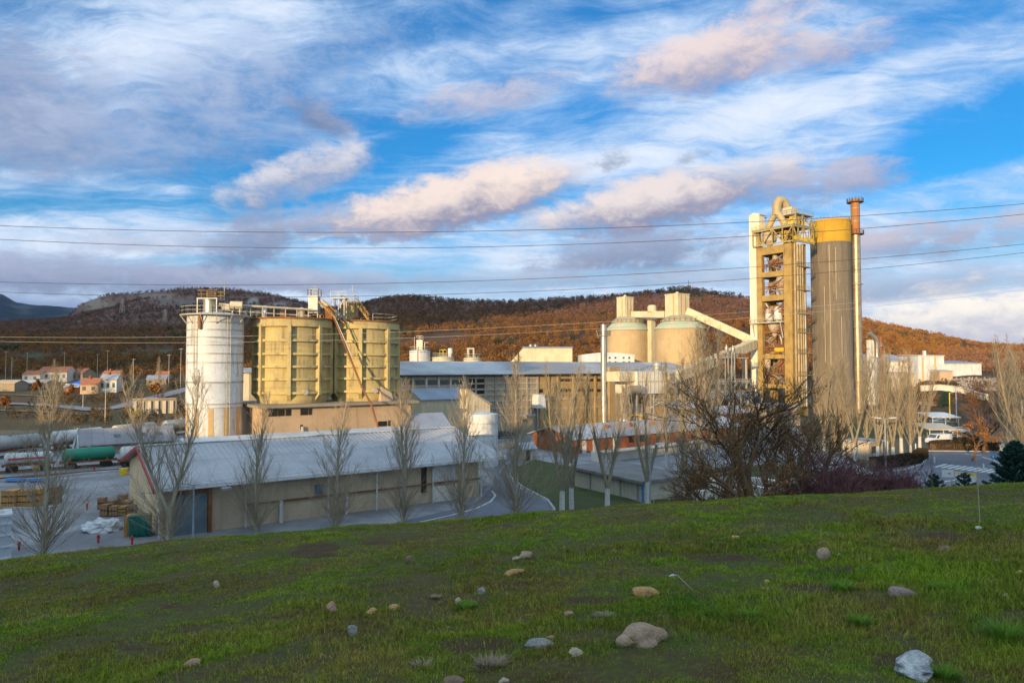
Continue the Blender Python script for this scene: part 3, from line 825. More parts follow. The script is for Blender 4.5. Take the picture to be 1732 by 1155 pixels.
# ------------------------------------------------------------------ stones lying in the grass
def stone_mesh(seed, sx, sy, sz, lump=.35, angular=False, sub=3, lobes=()):
    import bmesh
    bm = bmesh.new(); bmesh.ops.create_icosphere(bm, subdivisions=sub, radius=1)
    off = Vector((seed * 3.7, seed * 1.9, seed * .7))
    for v in bm.verts:
        d = v.co.normalized()
        r = 1 + lump * mnoise.noise(d * 1.1 + off) + lump * .4 * mnoise.noise(d * 2.6 + off) + .03 * mnoise.noise(d * 9 + off)
        for lx, ly, lz, lr in lobes:
            c_ = Vector((lx, ly, lz)); b_ = d.dot(c_); q_ = b_ * b_ - c_.length_squared + lr * lr
            if q_ > 0: r = max(r, b_ + math.sqrt(q_) + .04 * mnoise.noise(d * 3 + off))
        if angular:
            for kx in range(7):
                pn_ = Vector((math.sin(kx * 2.4 + seed), math.cos(kx * 1.7 + seed * 2), math.sin(kx * 3.1 + seed * .5))).normalized()
                r = min(r, (.72 + .12 * math.sin(kx + seed)) / max(.05, d.dot(pn_)) if d.dot(pn_) > .2 else r)
        v.co = Vector((d.x * r * sx, d.y * r * sy, d.z * r * sz))
    me = bpy.data.meshes.new('stone'); bm.to_mesh(me); bm.free()
    me.polygons.foreach_set('use_smooth', [not angular] * len(me.polygons))
    return me
def stone_mat(nm, c, c2, moss=0):
    return mat(nm, c, c2, tuple(x * .4 for x in c), 9, .25, .85, bump=.35, bscale=40)
SM = dict(tan=stone_mat('tan_quartzite', (.44, .31, .22), (.34, .22, .14)), orange=stone_mat('orange_pebble', (.56, .31, .13), (.42, .23, .10)),
          pink=stone_mat('pinkish_pebble', (.50, .28, .19), (.40, .22, .16)), grey=stone_mat('blue_grey_limestone', (.25, .25, .265), (.34, .30, .26)),
          mauve=stone_mat('mauve_stone', (.34, .23, .22), (.26, .18, .17)), pale=stone_mat('pale_stone', (.55, .43, .31), (.42, .33, .24)),
          white=stone_mat('white_limestone', (.62, .61, .60), (.26, .27, .29)), brown=stone_mat('brown_stone', (.28, .18, .12), (.2, .13, .09)))
STONES = [
    (1086, 1072, 84, 42, 'tan', .5, 'large smooth tan boulder with rounded lobes, biggest in the grass'),
    (915, 1090, 50, 17, 'grey', .25, 'long flat grey stone with tan patches beside the small tan stone'),
    (975, 1103, 27, 15, 'pale', .3, 'pale tan stone just below the long flat grey stone'),
    (595, 1066, 21, 22, 'grey', .3, 'upright blue-grey angular stone below the two orange pebbles'),
    (560, 1029, 25, 20, 'pink', .35, 'pinkish orange pointed stone, left of two orange pebbles'),
    (628, 1034, 20, 14, 'orange', .25, 'round orange pebble between the pinkish stone and another pebble'),
    (665, 1028, 19, 11, 'orange', .2, 'low orange-brown pebble, right of the round orange pebble'),
    (774, 1017, 12, 14, 'pale', .25, 'small pale upright pebble near a grey stone'),
    (814, 1000, 17, 12, 'grey', .3, 'small slanting grey stone up the slope from a pale pebble'),
    (870, 967, 36, 11, 'orange', .3, 'long flat orange stone lying on the upper slope'),
    (889, 939, 24, 13, 'tan', .35, 'wedge shaped tan stone on the upper slope beside a smaller stone'),
    (872, 944, 13, 7, 'pale', .2, 'little pale stone touching the wedge shaped tan stone'),
    (692, 946, 15, 16, 'brown', .3, 'dark brown upright stone on the upper slope, standing alone'),
    (365, 988, 14, 13, 'pale', .3, 'pale split stone alone in the green grass at left'),
    (1092, 1001, 46, 17, 'orange', .3, 'yellow-brown bowl shaped stone above the large boulder'),
    (1396, 937, 25, 23, 'tan', .12, 'round tan boulder like a ball on the right slope'),
    (1421, 940, 13, 7, 'grey', .2, 'small grey pebble beside the round tan boulder'),
    (1394, 918, 19, 8, 'brown', .25, 'flat brown stone just above the round tan boulder'),
    (1603, 929, 23, 12, 'brown', .3, 'humped brown stone on the right slope below the soil scar'),
    (1658, 893, 16, 7, 'white', .3, 'small white stone at the end of the soil scar'),
    (1688, 949, 15, 10, 'brown', .25, 'small brown stone to the right of the humped stone'),
    (1728, 970, 18, 11, 'orange', .25, 'orange stone at the right edge of the grass'),
    (1529, 1002, 49, 17, 'mauve', .15, 'oval mauve stone sunk in long green grass'),
    (1704, 1008, 15, 9, 'white', .3, 'small white chip of stone near the right edge'),
    (1553, 1128, 72, 44, 'white', .6, 'jagged white and grey rock with holes, lowest at right'),
    (1139, 974, 18, 8, 'white', .3, 'white stone chip at the end of a dry stick'),
    (963, 1038, 22, 9, 'pink', .25, 'flat pinkish stone half hidden above the long grey stone'),
    (323, 1122, 32, 13, 'pink', .25, 'flat pinkish stone at the lower left of the meadow'),
    (767, 1151, 38, 16, 'brown', .3, 'dark flat stone on the lowest edge, left of a pale one'),
    (852, 1151, 18, 14, 'pale', .3, 'pale stone on the lowest edge, right of a dark one'),
    (1246, 909, 19, 7, 'orange', .25, 'flat orange stone above the long soil scar'),
    (1298, 984, 11, 7, 'orange', .25, 'tiny orange pebble right of the bowl shaped stone'),
    (932, 1078, 19, 6, 'pink', .2, 'tiny flat pink stone above the long grey stone'),
]
for i, (px, py, wpx, hpx, mk, lump, lab) in enumerate(STONES):
    p, D = hill_hit(px, py + hpx * .45)
    sx = wpx * D / 1155 / 2; szz = hpx * D / 1155 / 2
    sy = sx * (.55 if wpx > 2.2 * hpx else .8)
    me = stone_mesh(i * 1.37 + 2, sx, sy, max(szz * 1.25, sx * .32), .1 if i == 0 else lump, (mk in ('grey', 'white', 'brown', 'pale', 'pink') or i % 2 == 1) and i not in (1, 15), 4 if wpx > 40 else 3, ((-.95, -.25, -.1, .5), (.12, -.75, -.5, .62), (.85, -.2, -.1, .62)) if i == 0 else ())
    if i == 0: me.transform(Matrix.Diagonal((.74, .74, .80, 1)))
    me.materials.append(SM[mk])
    STP.append((p.x, p.y + sy * .5, sx, sy))
    o = bpy.data.objects.new('stone', me); link(o)
    o.location = (p.x, p.y + sy * .5, p.z + szz * .42); o.rotation_euler = (R(rng.uniform(-8, 8)), R(rng.uniform(-10, 10)), R(rng.uniform(-25, 25)))
    tag(o, lab, 'stone', 'stones scattered in the grass')
grass('grass', 1120000, 2.0, 23.5, 21)
# dry stick, thin dead stems and lush tufts
def stem(px, py0, pytop, label, lean=0.0, r=.006, name='dead_weed', twigs=3):
    p, D = hill_hit(px, py0)
    top = at(px + lean, pytop, D + .3)
    mb = MB(); L = (top - p).length
    pts = [p - Vector((0, 0, .03))] + [p.lerp(top, t) + Vector((rng.uniform(-1, 1), rng.uniform(-1, 1), 0)) * .012 * L for t in (.25, .5, .75)] + [top]
    mb.tube(pts, [r, r * .9, r * .75, r * .6, r * .35], 5)
    for q in range(twigs):
        a = p.lerp(top, rng.uniform(.25, .9)); d = Vector((rng.choice((-1, 1)) * rng.uniform(.3, .7), rng.uniform(-.4, .4), 1)) * L * .12
        mb.tube([a, a + d * .6, a + d], [r * .5, r * .4, r * .25], 4)
    return tag(mb.build(name, M['twigr'] if r < .008 else M['twig']), label, 'plant stem', 'dead stems standing in the meadow')
stem(1658, 885, 770, 'thin dead stem with side twigs before the conifer road', -6, .008, twigs=4)
stem(1577, 835, 745, 'straight thin dead stem rising in front of the white van', -2, .007, twigs=1)
stem(829, 1070, 925, 'slender dead stem near the middle of the meadow, tallest there', 2, .0035, twigs=2)
stem(1605, 920, 880, 'short dead stem beside the humped brown stone', 4, .005)
stem(1360, 880, 845, 'short dead stem on the brow under the plum bushes', -3, .006)
stem(302, 1155, 1128, 'pale broken stalk at the lower left', -6, .005, twigs=0)
p, D = hill_hit(1145, 976); q, D2 = hill_hit(1172, 1001)
mb = MB(); mb.tube([p + Vector((0, 0, .03)), p.lerp(q, .5) + Vector((0, 0, .022)), q + Vector((0, 0, .015))], [.004, .005, .003], 5)
tag(mb.build('dry_stick', M['twig']), 'dry grey stick lying in the grass behind a white chip', 'stick')
p, D = hill_hit(640, 1120)
def tuft(px, py, wpx, hpx, label, dry=False, n=170, seed=1):
    p, D = hill_hit(px, py)
    g = np.random.default_rng(seed); rw = wpx * D / 2310; rh = hpx * D / 1155 * (.55 if dry else .8)
    a = g.uniform(0, 2 * PI, n); r = np.sqrt(g.uniform(0, 1, n)) * rw * .6
    bx = np.cos(a) * r; by = np.sin(a) * r
    h = rh * g.uniform(.5, 1.05, n); out = g.uniform(.3, 1.6, n) if dry else g.uniform(.2, .9, n)
    w_ = max(.0022, .0007 * D)
    base = np.stack([bx, by, np.zeros(n) - .01], 1); dirv = np.stack([np.cos(a + g.normal(0, .6, n)), np.sin(a + g.normal(0, .6, n)), np.zeros(n)], 1)
    ax = np.stack([-np.sin(a), np.cos(a), np.zeros(n)], 1) * w_
    mid_ = base + dirv * (h * out * .3)[:, None] + np.array([0, 0, 1.]) * (h * .65)[:, None]
    tip = base + dirv * (h * out)[:, None] + np.array([0, 0, 1.]) * h[:, None]
    Vv = np.stack([base - ax, base + ax, mid_ - ax * .7, mid_ + ax * .7, tip], 1).reshape(-1, 3)
    i0 = np.arange(n)[:, None] * 5
    Fv = np.concatenate([i0 + np.array([0, 1, 3]), i0 + np.array([0, 3, 2]), i0 + np.array([2, 3, 4])], 1).reshape(-1, 3)
    m_ = mat('dry_tuft_straw', (.36, .26, .19), (.26, .18, .13), None, 3, 0, .95) if dry else mat('lush_tuft', (.13, .25, .02), (.10, .19, .02), None, 3, 0, .9)
    o = npmesh('dry_grass_tuft' if dry else 'grass_tuft', Vv, Fv, m_)
    o.location = p
    return tag(o, label, 'grass tuft', 'separate tufts in the meadow')
TUFTS = [(1267, 1048, 40, 24, 'round bright green tuft right of the large boulder', False), (1700, 1085, 90, 46, 'tall dark green tuft at the right edge of the meadow', False),
         (830, 1128, 80, 30, 'wide dry greyish tuft on the lower slope, left of the flat grey stone', True), (712, 1130, 50, 22, 'dry straw tuft between the lower stones and the left slope', True),
         (736, 1012, 24, 12, 'small dry tuft left of the pale upright pebble', True), (1455, 1060, 60, 26, 'broad green tuft below the oval mauve stone', False),
         (1025, 1045, 60, 16, 'low dry tuft right of the half hidden pinkish stone', True), (1425, 1000, 60, 22, 'fresh green tuft left of the oval mauve stone', False),
         (790, 1030, 60, 16, 'low green tuft behind the pale upright pebble', False), (1585, 1000, 50, 22, 'fresh green tuft right of the oval mauve stone', False),
         (1600, 1150, 70, 34, 'green tuft on the lowest edge right of the jagged white rock', False), (1010, 852, 60, 12, 'green tuft on the brow of the hill under the poplars', False)]
for i, (px, py, wq, hq, lab, dr) in enumerate(TUFTS):
    tuft(px, py, wq, hq, lab, dr, 260 if wq > 55 else 150, 50 + i)
# ------------------------------------------------------------------ the works
def wb(mb, name, m, parent, smooth=False, recalc=True):
    """mesh written in world coordinates, stored in its parent's frame"""
    lx, ly, lz = parent.location; a = -parent.rotation_euler[2]; ca, sa = math.cos(a), math.sin(a)
    mb.v = [((x - lx) * ca - (y - ly) * sa, (x - lx) * sa + (y - ly) * ca, z - lz) for x, y, z in mb.v]
    return mb.build(name, m, parent, smooth, recalc)
def along(C, px):
    """distance along the grid's long axis from C at which the photograph's column px is reached"""
    m = (px - 866) / 1155
    return (m * C.y - C.x) / (U.x - m * U.y)
def across(C, px):
    m = (px - 866) / 1155
    return (m * C.y - C.x) / (V.x - m * V.y)
def zd(py, D): return EYE + (618 - py) * D / 1155

# ---- long low store by the road
BC = at(272.8, 822, 60); BC.z = 0
barn = thing('barn', 'long cream storage barn with a pale lavender metal roof and red gable trim', 'barn', BC, PR)
EAVE, RIDGE, BW, BL = 4.3, 6.65, 22.5, 33.0
mb = MB()
mb.box(0.15, .12, -1, BL - .15, BW - .12, EAVE - .15)
mb.build('wall', M['barn'], barn)
mb = MB(); mb.prism([(0, 0, -1), (0, BW, -1), (0, BW, EAVE - .1), (0, BW / 2, RIDGE - .1), (0, 0, EAVE - .1)], (.15, 0, 0))
mb.build('gable_wall', M['barn_end'], barn)
mb = MB()
for x in np.arange(-.55, 36.3, .55):
    mb.bar((x, -.75, EAVE - .02), (x, BW / 2, RIDGE + .25), .09, .07)
mb2 = MB(); sl = (RIDGE - EAVE) / (BW / 2)
mb2.prism([(-.6, -.8, EAVE - .8 * sl + .1), (-.6, BW / 2, RIDGE + .1), (-.6, BW + .8, EAVE - .8 * sl + .1), (-.6, BW + .8, EAVE - .8 * sl + .22), (-.6, BW / 2, RIDGE + .22), (-.6, -.8, EAVE - .8 * sl + .22)], (36.9, 0, 0))
rf = mb2.build('roof', M['roof'], barn)
mb.build('roof_rib', M['roof'], rf)
mb = MB(); mb.bar((-.6, BW / 2, RIDGE + .3), (36.3, BW / 2, RIDGE + .3), .5, .1); mb.build('ridge_cap', M['white'], rf)
mb = MB(); mb.bar((-.7, -.9, EAVE - .75 * sl + .02), (-.7, BW / 2, RIDGE + .12), .12, .34); mb.bar((-.7, BW + .8, EAVE - .8 * sl + .1), (-.7, BW / 2, RIDGE + .12), .12, .34)
mb.build('bargeboard', M['red'], rf)
mb = MB(); mb.bar((-.6, -.95, EAVE - .1), (36.3, -.95, EAVE - .1), .22, .16); mb.build('gutter', M['white'], barn)
# door in the long wall, pilasters, drain pipes, band course
dx0, dx1 = 1.1, along(BC, 353)
mb = MB(); mb.box(dx0, -.05, -.8, dx1, .1, 3.5); dr = mb.build('door', M['blued'], barn)
dr['label'] = 'tall faded blue sliding door'
mb = MB(); mb.bar((dx1 + .25, -.12, -.8), (dx1 + .25, -.12, 3.9), .5, .3); mb.bar((dx0, -.12, 3.75), (dx1 + .25, -.12, 3.75), .3, .3); mb.build('door_frame', M['rust'], barn)
for px in (273.5, 418, 556, 637, 731, 812):
    x = along(BC, px)
    mb = MB(); mb.tube([(x, -.3, -.8), (x, -.3, 3.7), (x, -.9, EAVE - .1)], .09, 6); mb.build('drain_pipe', M['white'], barn)
for px in (477, 586):
    x = along(BC, px); mb = MB(); mb.bar((x, -.2, -.8), (x, -.2, 2.1), .32, .3); mb.build('buttress_post', M['white'], barn)
mb = MB(); mb.box(along(BC, 420), -.08, 1.95, BL, .1, 2.1); mb.build('band_course', M['rust'], barn)
mb = MB(); mb.box(along(BC, 535), -.06, 2.3, along(BC, 549), .1, 3.2); mb.build('window', M['blued'], barn)
mb = MB(); mb.box(along(BC, 714), -.06, 1.2, along(BC, 722), .1, 3.9); mb.build('window', M['dark'], barn)
mb = MB(); mb.box(along(BC, 733), -.1, -.8, along(BC, 772), .1, 1.7); mb.build('door', M['wallw'], barn)['label'] = 'wide white sliding door'
mb = MB(); mb.box(along(BC, 733), -.07, 2.2, along(BC, 770), .1, 3.95); mb.build('wall_panel', M['white'], barn)
mb = MB(); mb.bar((4.9, -1.2, EAVE - .1), (4.9, -1.9, EAVE - .15), .1); mb.box(4.5, -2.4, EAVE - .35, 5.3, -1.7, EAVE - .15); mb.build('wall_lamp', M['pole'], barn)
mb = MB(); mb.tube([(-.1, 2.2, 3.5), (-1.0, 2.2, 3.7)], .04, 5); mb.sphere((-1.25, 2.2, 3.65), .22, 8, 5, .5); mb.build('wall_lamp', M['white'], barn)
# flat-roofed lean-to with a white coping behind the barn
ac = BC + V * (BW + .95) + U * 1.5
x0_, x1_ = along(ac, 318), along(ac, 703)
shed = thing('flat_roofed_annex', 'low flat roofed annex with a white coping running behind the barn ridge', 'annex', ac, PR)
mb = MB(); mb.box(x0_, 0, 0, x1_, 5, 5.2); mb.build('wall', M['tan'], shed)
mb = MB(); mb.box(x0_ - .2, -.2, 5.2, x1_ + .2, 5.2, 5.75); mb.build('coping', M['white'], shed)
# pallets and kit along the barn
# ---- white steel silo
WS = at(363.5, 640, 101); WS.z = 0; WR = 45 * 101 / 1155
ws = thing('white_silo', 'slim white steel silo with tan stripes round its foot', 'silo', WS)
face = math.atan2(-WS.y, -WS.x)
mb = MB(); mb.lathe([(WR - .12, 0), (WR - .12, 8.9), (WR, 8.95), (WR, 9.5), (WR - .03, 9.55), (WR - .03, zd(534, 100)), (WR * .6, zd(534, 100) + .5), (0, zd(534, 100) + .6)], 64)
mb.build('shell', M['white'], ws, True)
mb = MB()
for py in (545.5, 558, 571, 583.6, 598, 613, 646, 682.5):
    mb.ring(WR - .05, WR + .045, zd(py, 99) - .07, zd(py, 99) + .07, 64)
mb.build('hoop', M['steel'], ws, True)
mb = MB()
for q in range(12):
    a = face + R(-67 + 31 * q - 7)
    mb.ring(WR - .15, WR - .085, .5, 8.85, 5, a0=a, a1=a + R(10))
mb.build('painted_stripe', mat('tan_stripe_paint', (.56, .38, .17), (.5, .34, .16), None, .8, .3, .7), ws, True)
mb = MB()
for da in (-41, 26):
    a = face + R(da)
    for rr in (-.25, .25):
        c = Vector((math.cos(a), math.sin(a), 0)) * (WR + .12) + Vector((-math.sin(a), math.cos(a), 0)) * rr
        mb.bar((c.x, c.y, .5), (c.x, c.y, zd(536, 99)), .06)
    for zq in np.arange(.8, 22, .55):
        c1 = Vector((math.cos(a), math.sin(a), 0)) * (WR + .12); t_ = Vector((-math.sin(a), math.cos(a), 0)) * .25
        mb.bar((c1 - t_) + Vector((0, 0, zq)), (c1 + t_) + Vector((0, 0, zq)), .035)
mb.build('ladder', M['rail'], ws)
a = face + R(-30); mb = MB(); c = Vector((math.cos(a), math.sin(a), 0)) * (WR + .15)
mb.bar((c.x, c.y, zd(558, 99)), (c.x, c.y, zd(531, 99)), .5, .3); mb.build('rusty_duct', M['rust'], ws)
ztop = zd(534, 100)
mb = MB(); mb.ring(WR - .2, WR + .95, ztop - .05, ztop + .1, 48)
for q in range(14):
    a = 2 * PI * q / 14 + .2; d = Vector((math.cos(a), math.sin(a), 0))
    mb.bar(d * (WR + .9) + Vector((0, 0, ztop - .05)), d * WR + Vector((0, 0, ztop - 1.3)), .09)
mb.build('walkway', M['rail'], ws)
mb = MB(); mb.rail([(math.cos(2 * PI * q / 20) * (WR + .85), math.sin(2 * PI * q / 20) * (WR + .85), ztop + .1) for q in range(20)], 1.1, 2, .06, True); mb.build('railing', M['rail'], ws)
mb = MB(); mb.lathe([(.95, ztop), (.95, ztop + 2.2), (1.1, ztop + 2.25), (1.1, ztop + 2.4), (0, ztop + 2.45)], 20, -.6, -.6); mb.build('dust_filter', M['galv'], ws, True)
mb = MB(); mb.box(-2.0, -2.0, ztop + 2.4, 1.0, .8, ztop + 2.55)
for x_, y_ in ((-1.9, -1.9), (.9, -1.9), (-1.9, .7), (.9, .7)): mb.bar((x_, y_, ztop), (x_, y_, ztop + 2.4), .12)
mb.build('platform', M['steel'], ws)
mb = MB(); mb.rail([(-1.95, -1.95, ztop + 2.55), (.95, -1.95, ztop + 2.55), (.95, .75, ztop + 2.55), (-1.95, .75, ztop + 2.55)], 1.1, 1.2, .07, True); mb.build('railing', M['rylw'], ws)
mb = MB(); mb.tube([(.9, .7, ztop + 2.5), (.9, .7, ztop + 5), (.2, .5, ztop + 5.3)], .05, 6); mb.build('lamp_post', M['rail'], ws)
mb = MB(); mb.tube([(1.2, -.8, ztop + 1.1), (2.3, -.6, ztop + 1.3)], [.35, .5], 12); mb.tube([(2.35, -.6, ztop + 1.6), (4.0, -.2, ztop + 1.6)], .6, 14)
for q in (2.6, 3.7): mb.bar((q, -.4, ztop), (q, -.4, ztop + 1.2), .15)
mb.build('blower', M['cream'], ws, True)

# ---- two ribbed yellow silos on their base building
def yellow_silo(c, r, z0, z1, label):
    o = thing('ribbed_silo', label, 'silo', c, 0, 'ribbed yellow concrete silos')
    fa = math.atan2(-c.y, -c.x)
    mb = MB(); mb.lathe([(r - .55, z0), (r - .38, z0 + .45), (r - .32, z0 + .7), (r - .32, z1 - 1.25), (r + .3, z1 - 1.15), (r + .3, z1), (0, z1 + .15)], 72); mb.build('shell', M['yellow'], o, True)
    H = z1 - z0
    for q in range(8):
        a = fa + R(-5 + 47 * (q if q < 4 else 0)) if q < 4 else fa + R(-5 - 46 * (q - 3))
        d = Vector((math.cos(a), math.sin(a), 0)); t_ = Vector((-math.sin(a), math.cos(a), 0))
        mb = MB(); pl = [d * (r - .5) - t_ * .27 + Vector((0, 0, z0 + .25)), d * (r + .42) - t_ * .27 + Vector((0, 0, z0 + 1.3)), d * (r + .42) - t_ * .27 + Vector((0, 0, z1 - .95)), d * (r - .5) - t_ * .27 + Vector((0, 0, z1 - .95))]
        mb.prism(pl, t_ * .54); mb.build('pilaster', M['yellow'], o)
    for fr in (.93, .745, .585, .435, .285, .125):
        z = z0 + fr * H; mb = MB(); mb.ring(r - .4, r + .16, z - .17, z + .17, 72); mb.build('ring_beam', M['yellow'], o, True)
    mb = MB(); mb.ring(r - .6, r + .55, z1 - .02, z1 + .22, 72); mb.build('roof_rim', M['rust'], o, True)
    a = fa + R(19); d = Vector((math.cos(a), math.sin(a), 0))
    mb = MB(); mb.tube([d * (r - .5) + Vector((0, 0, z0 + 1.7)), d * (r + .25) + Vector((0, 0, z0 + 1.7))], .42, 14); mb.build('hatch', M['concl'], o, True)
    return o
YA = at(495, 620, 107); YA.z = 0; YB = YA + U * 11.8
zr = zd(541, 105)
ya = yellow_silo(YA, 5.65, 9.3, zr, 'ribbed yellow concrete silo next to the slim white silo')
yb = yellow_silo(YB, 5.55, 9.3, zr, 'ribbed yellow concrete silo further from the white silo, crossed by a brown pipe')
# machinery on the silo tops
Z0 = zr + .2
def local(o, px, D): # local xy of a photo column at depth D
    p = at(px, 600, D); return p.x - o.location.x, p.y - o.location.y
x, y = local(ya, 531, 106)
mb = MB(); mb.box(x - .75, y - .8, Z0 + .9, x + .7, y + .8, Z0 + 3.6); mb.build('elevator_head', M['steel'], ya)
mb = MB(); mb.box(x - 2.6, y - .9, Z0, x - 1.0, y + .9, Z0 + 1.5); mb.box(x + 1.2, y + .6, Z0, x + 2.6, y + 2, Z0 + 2.1); mb.box(x - 5, y - 1, Z0, x - 4, y + .4, Z0 + 1.0); mb.build('drive_box', M['rust'], ya)
mb = MB(); mb.rail([(x - .8, y - .85, Z0 + 3.6), (x + .8, y - .85, Z0 + 3.6), (x + .8, y + .85, Z0 + 3.6), (x - .8, y + .85, Z0 + 3.6)], 1.0, .9, .07, True, )
for q in (-.7, .7): mb.bar((x + q, y - .7, Z0), (x + q, y - .7, Z0 + .9), .14); mb.bar((x + q, y + .7, Z0), (x + q, y + .7, Z0 + .9), .14)
mb.bar((x + .1, y, Z0 + 3.6), (x + .1, y, Z0 + 5.2), .06); mb.bar((x - .5, y, Z0 + 5.1), (x + .6, y, Z0 + 5.1), .05); mb.build('railing', M['rail'], ya)
mb = MB()
for s_ in (-.45, .45):
    mb.bar((x + 1.0, y - 1.0 + s_, Z0 + 2.6), (x + 3.6, y - 1.0 + s_, Z0 + .1), .1, .22)
    mb.bar((x + 1.0, y - 1.0 + s_, Z0 + 3.5), (x + 3.6, y - 1.0 + s_, Z0 + 1.0), .06)
for q in range(9):
    t = q / 8; mb.box(x + 1.0 + 2.6 * t - .12, y - 1.45, Z0 + 2.6 - 2.5 * t, x + 1.0 + 2.6 * t + .12, y - .55, Z0 + 2.64 - 2.5 * t)
mb.build('stair', M['rylw'], ya)
mb = MB(); mb.tube([(x - 1.6, y - 1.2, Z0), (x - 1.6, y - 1.2, Z0 + 1.2)], .5, 12); mb.sphere((x - 1.6, y - 1.2, Z0 + 1.25), .5, 12, 6); mb.build('vent_tank', M['rail'], ya, True)
mb = MB(); mb.tube([(x - 7.0, y - 2, Z0), (x - 7.0, y - 2, Z0 + 1.9)], .32, 10); mb.build('vent_pipe', M['white'], ya, True)
mb = MB()
pts = [(math.cos(a) * 5.5, math.sin(a) * 5.5, Z0) for a in np.linspace(PI * .95, PI * 1.9, 12)]
mb.rail([(math.cos(a) * 5.5, math.sin(a) * 5.5, Z0) for a in np.linspace(PI * .1, PI * 1.15, 12)], 1.1, 1.6, .06); mb.build('railing', M['rylw'], ya)
x2, y2 = local(yb, 591, 113)
mb = MB(); mb.box(x2 - 1.1, y2 - 1.2, Z0 + .9, x2 + 1.1, y2 + 1.2, Z0 + 3.3); mb.prism([(x2 - 1.1, y2 - 1.2, Z0 + .9), (x2 + 1.1, y2 - 1.2, Z0 + .9), (x2 + .5, y2 - 1.2, Z0), (x2 - .5, y2 - 1.2, Z0)], (0, 2.4, 0)); mb.build('weigh_hopper', mat('rusty_yellow_steel', (.40, .30, .13), (.26, .15, .07), (.13, .07, .04), .8, .8, .8, bump=.2), yb)
mb = MB(); mb.rail([(x2 - 1.1, y2 - 1.2, Z0 + 3.3), (x2 + 1.1, y2 - 1.2, Z0 + 3.3), (x2 + 1.1, y2 + 1.2, Z0 + 3.3), (x2 - 1.1, y2 + 1.2, Z0 + 3.3)], 1.0, 1.1, .06, True); mb.bar((x2 + .4, y2, Z0 + 3.3), (x2 + .4, y2, Z0 + 6), .07)
mb.bar((x2 - .2, y2, Z0 + 5.4), (x2 + 1, y2, Z0 + 5.4), .05); mb.build('railing', M['rail'], yb)
mb = MB()
for s_ in (-.45, .45):
    mb.bar((x2 + 1.3, y2 - .6 + s_, Z0 + 2.9), (x2 + 3.6, y2 - 1.8 + s_, Z0 + .1), .1, .22); mb.bar((x2 + 1.3, y2 - .6 + s_, Z0 + 3.9), (x2 + 3.6, y2 - 1.8 + s_, Z0 + 1.1), .06)
for q in range(10):
    t = q / 9; cx_, cy_ = x2 + 1.3 + 2.3 * t, y2 - .6 - 1.2 * t
    mb.box(cx_ - .12, cy_ - .5, Z0 + 2.9 - 2.8 * t, cx_ + .12, cy_ + .5, Z0 + 2.94 - 2.8 * t); mb.bar((cx_, cy_ - .5, Z0 + 2.9 - 2.8 * t), (cx_, cy_ - .5, Z0 + 3.9 - 2.8 * t), .05)
mb.build('stair', M['rylw'], yb)
mb = MB(); mb.tube([(x2 - 4.2, y2 - 1.6, Z0 + 3.2), (x2 - 1.1, y2 - .9, Z0 + .7)], .42, 10); mb.build('chute', M['cream'], yb, True)
mb = MB(); mb.rail([(math.cos(a) * 5.4, math.sin(a) * 5.4, Z0) for a in np.linspace(-PI * .35, PI * .6, 10)], 1.1, 1.6, .07); mb.build('railing', M['rail'], yb)
mb = MB(); xg, yg = local(yb, 562, 107.5)
for q in range(6):
    a_, b_ = divmod(q, 2); mb.bar((xg + a_ * .9, yg + b_ * 1.4, Z0), (xg + a_ * .9, yg + b_ * 1.4, Z0 + 3.3), .12)
mb.box(xg - .3, yg - .2, Z0 + 3.3, xg + 2.1, yg + 1.6, Z0 + 3.45); mb.bar((xg, yg, Z0), (xg + 1.8, yg, Z0 + 3.3), .09); mb.bar((xg - 1.5, yg - .2, Z0 + .2), (xg, yg, Z0 + 3.3), .1)
mb.rail([(xg - .3, yg - .2, Z0 + 3.45), (xg + 2.1, yg - .2, Z0 + 3.45)], 1, 1, .06); mb.build('gantry', M['steel'], yb)
# bridge, pipes
w0 = at(408, 534, 102); y0_ = at(440, 534, 105)
cw = thing('catwalk', 'railed steel catwalk stepping up from the white silo to the first yellow silo', 'catwalk', (w0.x, w0.y, 0))
a_ = Vector((WS.x + WR * .85, WS.y + WR * .5, ztop + .05)); c_ = Vector((YA.x - 6.2, YA.y - 1.2, ztop + .05)); d_ = Vector((YA.x - 4.9, YA.y - 1.0, zr + .35))
mb = MB(); mb.bar(a_, c_, 1.1, .12); mb.bar(c_, d_, 1.0, .15); wb(mb, 'deck', M['rail'], cw)
mb = MB()
n_ = Vector((-(c_ - a_).y, (c_ - a_).x, 0)).normalized() * .5
for s_ in (-1, 1): mb.rail([a_ + n_ * s_, c_ + n_ * s_, d_ + n_ * s_], 1.1, 1.0, .06)
mb.bar(c_, c_ + Vector((-1.3, -.8, -1.6)), .1); wb(mb, 'railing', M['rail'], cw)
pp = thing('conveying_pipe', 'twin pale conveying pipes running level from white silo across the yellow silo roof', 'pipe', (w0.x, w0.y, 0))
e0 = Vector((WS.x + .6, WS.y - .4, zd(514.5, 101))); e1 = at(529, 524, 104.5)
mb = MB(); mb.tube([e0, e0.lerp(e1, .5), e1], .17, 8); wb(mb, 'pipe', M['rail'], pp, True)
mb = MB(); mb.tube([e0 + Vector((2.2, .6, -1.0)), e1 + Vector((-.5, .5, -.9))], .09, 8); wb(mb, 'pipe', M['rail'], pp, True)
mb = MB()
for t in np.linspace(.33, .95, 6):
    p = e0.lerp(e1, t); mb.bar(p, (p.x, p.y, zr if t > .42 else ztop), .1)
wb(mb, 'pipe_support', M['rail'], pp)
bp = thing('waste_pipe', 'thin brown pipe slanting down across the front of the yellow silo', 'pipe', (YB.x, YB.y, 0))
